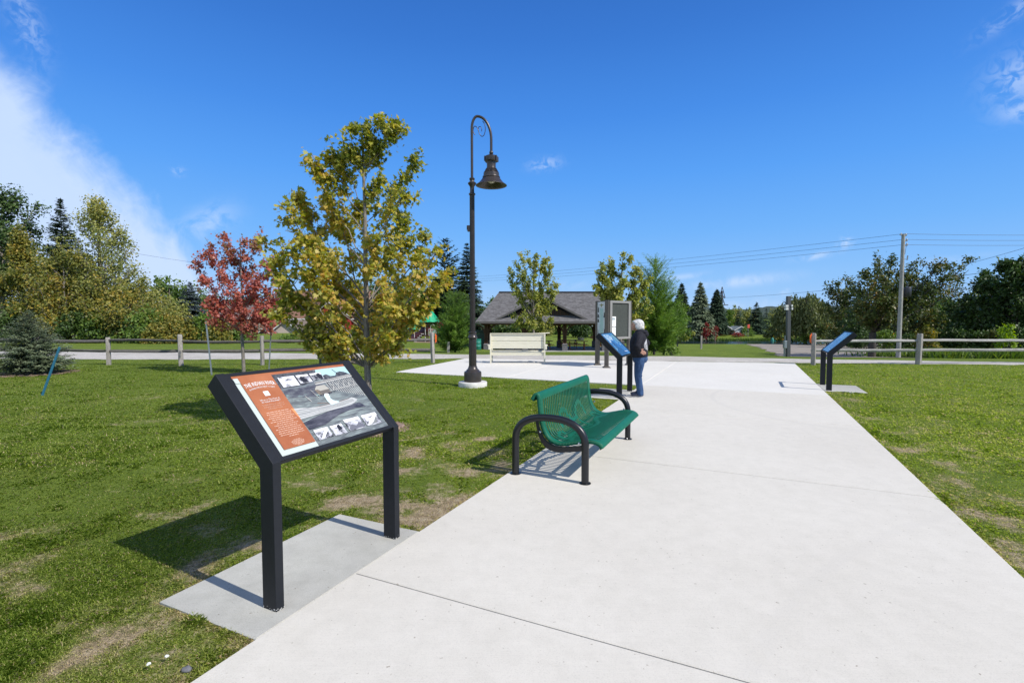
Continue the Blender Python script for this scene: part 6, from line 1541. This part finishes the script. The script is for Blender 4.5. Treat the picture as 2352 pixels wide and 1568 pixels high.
def small_maple(px, D, ytop, T, label, lm, seed, zt_h, n=8500):
    B = base(px, 800, D); rs = np.random.RandomState(seed); H = atd(px, ytop, D).z - B.z; tips = []
    cx = sum(t[0] for t in T) / len(T)
    for rep in (0, 1):
        for (x, y) in T:
            if rep and rs.rand() < .45: continue
            yy = rs.uniform(-1, 1) * .9 * max(.15, 1 - abs(x - px) / 75); w = atd((x - px) * .93 + px + (rs.uniform(-8, 8) if rep else 0), y + (rs.uniform(0, 22) if rep else 0), D + yy) - B; tips.append(tuple(w))
    return broadleaf('maple_tree', label, B, H, 1.2, zt_h, 'flame', lm, n, .088, r0=.07, seed=seed, shape=LOBE, jit=.06, sub=5, trunk_h=zt_h, sublen=.16, cfreq=.8, steep=1.9, tips=tips)
small_maple(1225, 24.6, 571, [(1195, 584), (1210, 576), (1235, 588), (1258, 582), (1268, 610), (1275, 640), (1166, 624), (1185, 606), (1180, 650), (1272, 680), (1277, 705), (1268, 735), (1190, 660), (1166, 712), (1180, 738), (1230, 620), (1215, 650), (1245, 660), (1230, 700), (1205, 720), (1250, 740), (1225, 748)], 'small yellow green maple in front of the picnic pavilion, behind the cream bench', LM['lime'], 12, 1.75)
small_maple(1425, 22.7, 582, [(1430, 584), (1400, 592), (1448, 594), (1376, 600), (1382, 622), (1366, 640), (1470, 606), (1488, 640), (1480, 662), (1372, 667), (1400, 640), (1430, 640), (1460, 650), (1380, 690), (1372, 712), (1494, 690), (1486, 722), (1440, 700), (1410, 720), (1460, 742), (1430, 748), (1478, 748)], 'yellow green maple rising behind the notice kiosk', LM['lime'], 17, 1.7, 11500)

# ------------------------------------------------------------ conifers near the trail
B = at(72, 858); conifer('spruce_tree', 'small bushy silver green spruce at the left edge of the lawn', B, atd(72, 716, B.y).z, px_size(80, B.y), LM['grey'], 3, 42, 20, 16, .16, .02, .14, z0=.04, prof=.78, r0=.035, hang=.0, ragged=.20, width=1.1)
m = MB(); r_ = random.Random(6)
for k in range(900):
    a, r = r_.uniform(0, 6.28), 1.08 * math.sqrt(r_.random()); m.box((r * math.cos(a), r * math.sin(a), .01 + r_.uniform(0, .015)), (r_.uniform(.03, .07), .015, .006), Matrix.Rotation(r_.uniform(0, 6.28), 3, 'Z'))
tag(m.build('mulch', M['mulch'], None, loc=B), 'wood chip mulch under the small silver green spruce', 'mulch', None, 'stuff')
B = base(1046, 806, 25.6); conifer('pine_tree', 'bushy bright green pine touching the ground left of the pavilion', B, atd(1046, 676, B.y).z - B.z, px_size(52, B.y), LM['pine'], 5, 40, 16, 13, .25, .05, .45, NEEDLE, .03, prof=.38, r0=.05, hang=-.1, tuft=3, width=.8, ragged=.16)
B = base(1502, 812, 25.2); conifer('pine_tree', 'bright green white pine beside the woman, right of the kiosk', B, atd(1478, 598, B.y).z - B.z, px_size(66, B.y), LM['pine'], 7, 38, 16, 14, .28, .05, .62, NEEDLE, .03, prof=.42, r0=.07, hang=-.25, tuft=3, width=.85, gap=.03, ragged=.20)
B = base(1524, 812, 26.8); conifer('pine_tree', 'second plumed white pine partly behind the first, leaning right', B, atd(1522, 650, B.y).z - B.z, px_size(44, B.y), LM['pine'], 9, 26, 13, 12, .30, .05, .7, NEEDLE, .03, prof=.36, r0=.06, hang=-.2, tuft=3, width=.75, gap=.1, ragged=.26)
bush('shrub', 'small dark shrub at the foot of the white pine beside the trail', base(1542, 806, 22.4), .34, .42, LM['mid'], 260, .10, 3)

# ------------------------------------------------------------ the wood on the left
def bl(label, px, D, ytop, hw, lm, n, ls, seed, kind='round', z0=.2, name='broadleaf_tree', tips=34, bark='bark', group=None, sub=5, r0=None, jit=.09, shape=OVAL, cf=None, sublen=.28, trunk=None, steep=1.):
    B = base(px, 780, D); H = atd(px, ytop, D).z - B.z; R = px_size(hw, D)
    return broadleaf(name, label, B, H, R, H * z0, kind, lm, n, ls, tips, r0 or H * .018, seed, shape, R * jit, bark, group, sub=sub, minr=.012, cfreq=cf or 1.2 / R, sublen=sublen, trunk_h=trunk, steep=steep)
bl('tall dark green maple at the far left edge of the picture', 10, 50, 425, 82, LM['dark'], 17000, .25, 41, 'round', .3, tips=70)
B = base(152, 780, 56); conifer('spruce_tree', 'tall dark pointed spruce rising behind the golden trees on the left', B, atd(152, 458, 56).z - B.z, px_size(76, 56), LM['spruce'], 4, 46, 16, 15, .85, .10, .05, prof=.95, hang=.1, width=1.9)
bl('tall pale gold tree with grey trunk in the middle of the left wood', 236, 47, 452, 104, LM['olive2'], 15000, .20, 43, 'flame', .14, tips=84, sub=5, bark='bark', r0=.26, jit=.07, sublen=.22, trunk=1.9)
bl('golden brown tree standing below the dark maple at the far left', 58, 45, 520, 66, LM['olive'], 11000, .2, 44, 'cone', .10, tips=64)
bl('olive gold tree between the far left one and the tall pale gold tree', 150, 44, 585, 78, LM['olive'], 12000, .2, 45, 'round', .06, tips=56)
bl('yellow green tree right of the tall pale gold tree', 330, 50, 632, 72, LM['olive2'], 9000, .22, 46, 'round', .08, tips=46)
bl('mid green tree behind the yellow green one near the blue spruce', 392, 60, 640, 48, LM['mid'], 4500, .32, 47, 'round', .1, tips=34)
bl('golden tree in front of the blue spruce side of the left wood', 290, 45, 665, 80, LM['olive'], 9500, .2, 48, 'round', .04, tips=46)
bl('dark green tree filling the back of the left wood', 200, 62, 600, 90, LM['dark'], 6000, .4, 49, 'round', .05, tips=40)
bl('dark tree at the back of the left wood beside the frame edge', -60, 58, 520, 90, LM['dark'], 5500, .4, 50, 'round', .1, tips=40)
B = base(440, 780, 55); conifer('spruce_tree', 'blue grey spruce at the right end of the left wood', B, atd(440, 650, 55).z - B.z, px_size(50, 55), LM['blue'], 14, 36, 18, 15, .62, .16, .0, prof=.8, hang=.1, width=1.5)
kinds = [('mid', 'leafy green'), ('dark', 'dark green'), ('olive', 'gold tinged')]
for i, (px, yt, hw, k, D) in enumerate([(35, 716, 60, 1, 43), (110, 715, 50, 1, 44), (175, 715, 46, 1, 42.5), (225, 722, 40, 0, 43), (285, 712, 48, 1, 44), (335, 715, 44, 0, 42.5), (385, 712, 42, 2, 43.5), (425, 735, 34, 2, 42), (360, 748, 26, 2, 41), (470, 722, 34, 0, 43), (505, 735, 28, 2, 42), (545, 745, 34, 0, 47), (-40, 700, 60, 1, 43)]):
    B = base(px, 780, D); where = ['at the left frame edge', 'below the dark spruce', 'left of the pale trunk', 'right at the pale trunk', 'right of the pale trunk', 'below the yellow green tree', 'left of the blue spruce', 'under the blue spruce', 'low before the yellow green tree', 'right of the blue spruce', 'left of the red maple trunk', 'behind the red maple trunk', 'outside the left frame edge'][i]
    bush('shrub', '%s shrub %s behind the left fence' % (kinds[k][1], where), B, px_size(hw, D), atd(px, yt, D).z - B.z, LM[kinds[k][0]], 2400, .19, 60 + i, 'shrubs along the foot of the left wood', shape=OVAL, lumps=14)
# low plants by the houses
for i, (px, yt, hw, D, lm, w) in enumerate([(668, 776, 26, 44, 'mid', 'right of the second fence post'), (758, 742, 34, 66, 'dark', 'before the red house beside the channel stake'), (830, 755, 40, 60, 'mid', 'behind the golden maple trunk'), (790, 765, 20, 52, 'dark', 'left of the golden maple trunk'), (900, 752, 30, 54, 'lime', 'left of the playground'), (945, 770, 20, 50, 'olive', 'at the foot of the maroon slide')]):
    B = base(px, 785, D); bush('shrub', 'garden shrub %s' % w, B, px_size(hw, D), atd(px, yt, D).z - B.z, LM[lm], 1500, .17, 90 + i, 'garden shrubs before the houses')
# ------------------------------------------------------------ trees behind playground and pavilion
B = base(1022, 780, 62); conifer('pine_tree', 'tall dark white pine left of the lamp post', B, atd(1022, 552, 62).z - B.z, px_size(46, 62), LM['spruce'], 22, 30, 13, 12, 1.0, .05, .35, SPRAY, .15, prof=.45, hang=.0, gap=.18, ragged=.26, width=1.5)
B = base(1073, 780, 58); conifer('spruce_tree', 'tall dark spruce just behind the lamp post', B, atd(1073, 560, 58).z - B.z, px_size(46, 58), LM['spruce'], 23, 46, 16, 14, .8, .12, .0, prof=.75, hang=.1, width=1.4)
bl('broad green tree behind the playground tower', 955, 62, 668, 52, LM['mid'], 4200, .32, 71, 'round', .05, tips=34)
bl('dark green tree behind the golden maple crown', 890, 66, 650, 60, LM['dark'], 4200, .36, 72, 'round', .05, tips=34)
bl('leafy green tree left of the pavilion roof', 1092, 66, 700, 36, LM['mid'], 3000, .3, 73, 'round', .05, tips=28)
for i, (px, yt, hw, D, lm, w) in enumerate([(1165, 742, 44, 72, 'dark', 'seen under the left pavilion bay'), (1240, 745, 40, 76, 'olive2', 'seen under the middle pavilion bay'), (1330, 742, 34, 70, 'dark', 'seen under the third pavilion bay'), (1400, 742, 40, 80, 'mid', 'seen under the right pavilion bay'), (1130, 745, 30, 80, 'mid', 'behind the leftmost pavilion post'), (1285, 748, 26, 82, 'mid', 'behind the second pavilion post')]):
    bl('distant round tree %s' % w, px, D, yt - 16, hw, LM[lm], 2200, .3, 120 + i, 'round', .05, tips=24, group='distant trees seen through the pavilion')
# row behind the houses
for i, (px, yt, D) in enumerate([(470, 668, 100), (540, 676, 98), (610, 672, 104), (680, 668, 100), (745, 650, 102), (812, 640, 98), (860, 655, 100), (1125, 705, 110), (1180, 708, 115), (1260, 712, 118), (1340, 706, 112), (1420, 712, 118), (1490, 720, 110)]):
    bl('%s tree in the distant row, %s' % (('mid green', 'dark green', 'olive')[i % 3], ['right of the blue spruce', 'left of the red maple', 'behind the red maple crown', 'right of the red maple crown', 'above the red gable wing', 'left in the golden crown', 'right in the golden crown', 'left of the pavilion ridge', 'behind the left ridge end', 'behind the cross gable', 'behind the ridge middle', 'behind the kiosk', 'behind the white pine'][i]), px, D, yt, 48, LM[('mid', 'dark', 'olive')[i % 3]], 2200, .45, 140 + i, 'round', .05, tips=26, group='trees in a row behind the houses and pavilion')
# ------------------------------------------------------------ far side of the river
for i, (px, yt, hw, D, lab, lm) in enumerate([(1564, 653, 28, 104, 'dark broad spruce, leftmost of the three tall ones across the river', 'spruce'), (1607, 651, 32, 100, 'tall grey green spruce, middle of the three across the river', 'grey'), (1645, 667, 20, 108, 'narrow pointed dark spruce beside the transmission pole', 'spruce')]):
    B = base(px, 765, D); conifer('spruce_tree', lab, B, atd(px, yt, D).z - B.z, px_size(hw, D), LM[lm], 30 + i, 46, 17, 12, 1.5, .16 if i < 2 else .05, .0, prof=.8 if i < 2 else .62, hang=.15, width=1.5)
bl('small yellow green tree across the lawn right of the white pine', 1568, 88, 748, 22, LM['lime'], 1200, .26, 201, 'round', .25, tips=18, name='small_tree')
bl('green tree at the right edge of the white pine', 1556, 60, 690, 30, LM['mid'], 2200, .26, 202, 'round', .05, tips=24)
bl('small crimson tree left of the cabin across the river', 1621, 96, 742, 12, LM['crim'], 900, .2, 203, 'oval', .12, tips=16, name='small_tree')
bl('thin crimson tree in front of the cabin across the river', 1643, 94, 748, 12, LM['crim'], 330, .2, 204, 'oval', .25, tips=14, name='small_tree')
B = base(1736, 764, 112); conifer('spruce_tree', 'dark spruce standing alone on the far lawn', B, atd(1736, 697, 112).z - B.z, px_size(22, 112), LM['spruce'], 44, 26, 10, 8, 1.3, .1, 0, prof=.8, hang=.1, width=1.6)
bush('shrub', 'round grey green shrub beside the pale shed across the river', base(1718, 765, 106), 1.6, 2.0, LM['mid'], 900, .25, 210)
bush('shrub', 'dark purple shrub at the foot of the pale shed', base(1694, 770, 104), 1.1, .9, LM['crim'], 500, .2, 211)
# orange wind sock like flag
b = base(1718, 768, 102); t = thing('flag', 'small orange flag on a short pole on the far lawn', 'flag', tuple(b)); m = MB(); m.tube([(0, 0, 0), (0, 0, 2.2)], .04, 6); m.build('pole', M['steel'], t); m = MB(); m.box((.1, 0, 2.4), (.45, .04, .75)); m.build('cloth', simple('orange_red_cloth', (.7, .10, .06), .7), t)
protos = []
for i, (lm, k) in enumerate((('mid', 0), ('dark', 1), ('spruce', 2), ('olive2', 0), ('mid', 1), ('spruce', 2))):
    protos.append((lm, k))
rs_ = np.random.RandomState(77); FG = 'trees of the far tree line beyond the river'; PR = {}
def far_tree(px, yt, D, kind, lm):
    B = base(px, 765, D); H = atd(px, yt, D).z - B.z; key = (kind, lm, int(rs_.randint(2)))
    where = next((w_ for x_, w_ in ((-80, 'outside the left edge'), (460, 'behind the left wood'), (900, 'behind the red house'), (1130, 'behind the playground'), (1480, 'behind the pavilion'), (1590, 'left of the tall spruces'), (1660, 'behind the tall spruces'), (1712, 'behind the pale shed'), (1760, 'behind the lone far spruce'), (1815, 'left of the light pole'), (1900, 'behind the willow'), (2000, 'left of the oak'), (2360, 'behind the dark right wood')) if px < x_), 'outside the right edge')
    lab = {'c': 'dark pointed conifer', 'b': {'mid': 'round green tree', 'dark': 'round dark green tree', 'olive2': 'round golden green tree'}.get(lm, 'round tree')}[kind] + ' in the far tree line ' + where
    if key not in PR:
        if kind == 'c': q = conifer('conifer_tree', lab, (0, 0, 0), 10., 2.3, LM[lm], 300 + len(PR), 26, 9, 6, 1.3, .12, .0, prof=.8, hang=.1, width=1.7, group=FG)
        else: q = broadleaf('broadleaf_tree', lab, (0, 0, 0), 10., 3.6, .8, 'round', LM[lm], 2200, .62, 26, .16, 320 + len(PR), jit=.42, minr=.02, group=FG)
        PR[key] = q; q.location = B; s = H / 10; q.scale = (s, s, s); q.rotation_euler.z = rs_.uniform(0, 6)
    else: s = H / 10; dup(PR[key], B, rs_.uniform(0, 6), lab, FG, (s * rs_.uniform(.9, 1.2), s * rs_.uniform(.9, 1.2), s))
for px in range(1530, 1960, 13):
    D = rs_.uniform(135, 200); c = rs_.rand() < .42; far_tree(px + rs_.uniform(-6, 6), 702 + rs_.uniform(-4, 16) + (4 if not c else 0), D, 'c' if c else 'b', 'spruce' if c else ('mid', 'dark', 'olive2')[rs_.randint(3)])
for px in list(range(1940, 2700, 34)) + list(range(-500, 460, 48)) + list(range(470, 1520, 55)):
    D = rs_.uniform(120, 190); far_tree(px, 690 + rs_.uniform(-8, 14), D, 'b' if rs_.rand() < .7 else 'c', 'dark' if rs_.rand() < .5 else 'mid') if True else 0
# river bank bushes
for i, (px, yt, hw, D, lm) in enumerate([(1773, 752, 16, 100, 'rust'), (1800, 745, 22, 98, 'olive'), (1830, 742, 26, 92, 'rust'), (1862, 733, 34, 82, 'mid'), (1900, 742, 34, 78, 'rust'), (1935, 740, 34, 70, 'rust'), (1968, 738, 30, 62, 'mid')]):
    B = base(px, 770, D); bush('shrub', ['small tangled shrub on the river bank touching the light pole', 'olive tangled shrub just right of the light pole', 'brownish shrub on the bank under the left side of the willow', 'largest vine covered shrub on the bank under the willow', 'brownish shrub on the bank under the right side of the willow', 'brownish shrub between the willow and the first right fence post', 'green shrub on the bank just above the edge on sign'][i], B, px_size(hw, D), atd(px, yt, D).z - B.z, LM[lm], 1500, .3, 230 + i, 'tangled shrubs on the river bank')
m = MB()
# reeds along the far bank
rs2 = np.random.RandomState(9); n = 5000; x = rs2.uniform(20, 75, n); y = 97.4 + np.abs(rs2.randn(n)) * .8; z = np.array([zt(a, b) for a, b in zip(x, y)]); z = np.maximum(z, -3.5); P = np.c_[x, y, z]
V = place_leaves(P, np.c_[rs2.randn(n, 2) * .25, np.ones(n)], rs2.randn(n, 3), rs2.uniform(.25, .6, n), NEEDLE * np.array([1.6, 1])); o = soup('reeds', V.reshape(-1, 3), 3, LM['mid'], attr={'rnd': np.repeat(rs2.rand(n) * .6, 3)}); tag(o, 'strip of dark reeds along the far river bank', 'reeds', None, 'stuff')

# ------------------------------------------------------------ willow, open tree, oak and the dark wood on the right
def willow():
    D = 84; B = base(1850, 775, D); t = thing('willow_tree', 'large round willow with hanging foliage behind the light pole', 'tree', tuple(B)); rs = np.random.RandomState(50); H = atd(1850, 671, D).z - B.z; R = px_size(56, D)
    tp = env_tips(rs, 40, H, R, H * .35, 'round'); tb, A, Dr = limbs(rs, tp, H, H * .2, .35, 4, .25); tubes_mb(tb, 6, .02).build('trunk', M['bark_dark'], t, 60, recalc=False)
    P, Y, S = [], [], []
    for k in range(1500):
        a_, e_ = rs.uniform(0, 6.283), math.asin(rs.uniform(.02, 1.)); k_ = rs.uniform(.45, 1.) ** .5 * (1 + .10 * math.sin(3 * a_) + .07 * math.sin(7 * a_ + 2)); q = np.array([R * k_ * math.cos(a_) * math.cos(e_), R * k_ * math.sin(a_) * math.cos(e_), H * .45 + H * .52 * k_ * math.sin(e_) + .2 * rs.randn()]); L = rs.uniform(.8, 3.6); s = rs.randint(6, 12)
        for j in range(s): P.append(q + np.array([q[0] * .03 * j, q[1] * .03 * j, -L * j / s]) + rs.randn(3) * .08); Y.append((rs.randn() * .3, rs.randn() * .3, -1)); S.append(.55)
    P = np.array(P); P[:, 2] = np.maximum(P[:, 2], .2); V = place_leaves(P, np.array(Y), rs.randn(len(P), 3), np.array(S), OVAL * np.array([.6, 1])); soup('crown', V.reshape(-1, 3), 4, LM['willow'], t, {'rnd': np.repeat(.5 * rs.rand(len(P)) + .5 * fbm(P[:, 0], P[:, 2], .5), 4)})
willow()
bl('open airy tree left of the big rusty oak', 1938, 56, 636, 46, LM['rust'], 2600, .28, 241, 'round', .35, tips=26, bark='bark_dark')
bl('dark green tree behind the edge on sign, left of the oak', 1965, 50, 690, 40, LM['dark'], 3200, .28, 242, 'round', .05, tips=30, bark='bark_dark')
def oak():
    D = 34.; B = base(2003, 816, D); rs = np.random.RandomState(61)
    T = [(2075, 590), (2050, 600), (2020, 622), (1990, 625), (1975, 650), (2035, 640), (2100, 598), (2130, 600), (2165, 595), (2150, 620), (2200, 605), (2235, 598), (2225, 620), (2190, 635), (2170, 650), (2110, 640), (2085, 620), (2060, 650), (2000, 660), (1985, 690), (2020, 690), (2050, 690), (1965, 700), (2090, 670), (2140, 665), (2205, 660), (2110, 690), (2010, 720), (1985, 730), (2060, 720), (2130, 700), (2040, 615), (2015, 600)]
    tips = []
    for (px, py) in T: 
        w = atd(px, py, D + rs.uniform(-2.2, 2.2)) - B; tips.append(tuple(w))
    broadleaf('oak_tree', 'spreading rusty green oak with dark trunk right behind the fence and utility pole', B, atd(2060, 640, D).z - B.z, 3.2, 1.6, 'round', LM['rust'], 14500, .135, tips=tips, r0=.24, seed=62, shape=LOBE, jit=.12, bark='bark_dark', sub=7, twig=4, trunk_h=1.7, leader=False, cfreq=.45, sublen=.2, steep=.25)
oak()
for i, (px, D, yt, hw, lm, z0, lab, n) in enumerate([
        (2118, 52, 705, 46, 'rust', .03, 'olive brown tree low behind the utility pole', 4500), (2175, 58, 688, 50, 'mid', .05, 'green tree behind the right part of the oak crown', 5000),
        (2255, 46, 628, 58, 'dark', .05, 'dark leafy tree left of the tallest tree at the right edge', 7500), (2335, 40, 592, 56, 'dark', .12, 'tallest very dark tree at the right edge', 9000),
        (2420, 42, 560, 70, 'dark', .1, 'very dark tree just past the right edge', 6000), (2210, 52, 690, 50, 'dark', .03, 'dark tree behind the teal roofed building side', 5000),
        (2050, 60, 700, 50, 'dark', .03, 'dark tree filling the gap under the oak crown', 4500), (2290, 50, 660, 60, 'dark', .03, 'dark tree between the two darkest ones at the right', 5000),
        (2560, 46, 600, 80, 'dark', .05, 'dark tree well past the right edge', 4000)]):
    bl(lab, px, D, yt, hw, LM[lm], n, .27, 250 + i, 'round', z0, tips=50, bark='bark_dark', jit=.08)
for i, (px, D, yt, hw, lm) in enumerate([(2085, 42, 765, 30, 'dark'), (2130, 40, 752, 26, 'olive'), (2160, 41, 765, 28, 'dark'), (2200, 40, 758, 30, 'dark'), (2245, 39, 760, 32, 'dark'), (2290, 38, 762, 28, 'rust'), (2345, 37, 755, 34, 'dark'), (2400, 37, 755, 40, 'dark'), (2030, 46, 762, 30, 'mid'), (1985, 46, 760, 30, 'dark')]):
    B = base(px, 790, D); bush('shrub', ['dark low shrub just right of the utility pole', 'golden shrub behind the second right fence post', 'dark shrub below the teal roof', 'dark shrub right of the teal roof', 'dark shrub left of the bright sapling', 'rusty shrub behind the bright sapling', 'dark shrub behind the small blue sign at the right edge', 'dark shrub outside the right edge', 'green shrub left of the utility pole behind the oak trunk', 'dark shrub right above the edge on sign'][i], B, px_size(hw, D), atd(px, yt, D).z - B.z, LM[lm], 1700, .17, 270 + i, 'shrubs at the foot of the right wood')
bush('sapling', 'bright yellow green sapling behind the right fence before the dark trees', base(2310, 790, 31.), .62, atd(2310, 746, 31).z - zt(atd(2310, 790, 31).x, 31), LM['sap'], 700, .14, 290, cat='sapling')
# rough grass strip behind the right fence
n = 16000; x = rs2.uniform(25, 48, n); y = 30 + (x - 25) * .05 + np.abs(rs2.randn(n)) * 2.6; z = np.array([zt(a, b) for a, b in zip(x, y)]); P = np.c_[x, y, z]
V = place_leaves(P, np.c_[rs2.randn(n, 2) * .35, np.ones(n)], rs2.randn(n, 3), rs2.uniform(.25, .75, n), NEEDLE * np.array([1.1, 1])); o = soup('rough_grass', V.reshape(-1, 3), 3, LM['mid'], attr={'rnd': np.repeat(rs2.rand(n) * .8 + .1, 3)}); tag(o, 'strip of tall rough grass behind the right fence', 'grass', None, 'stuff')
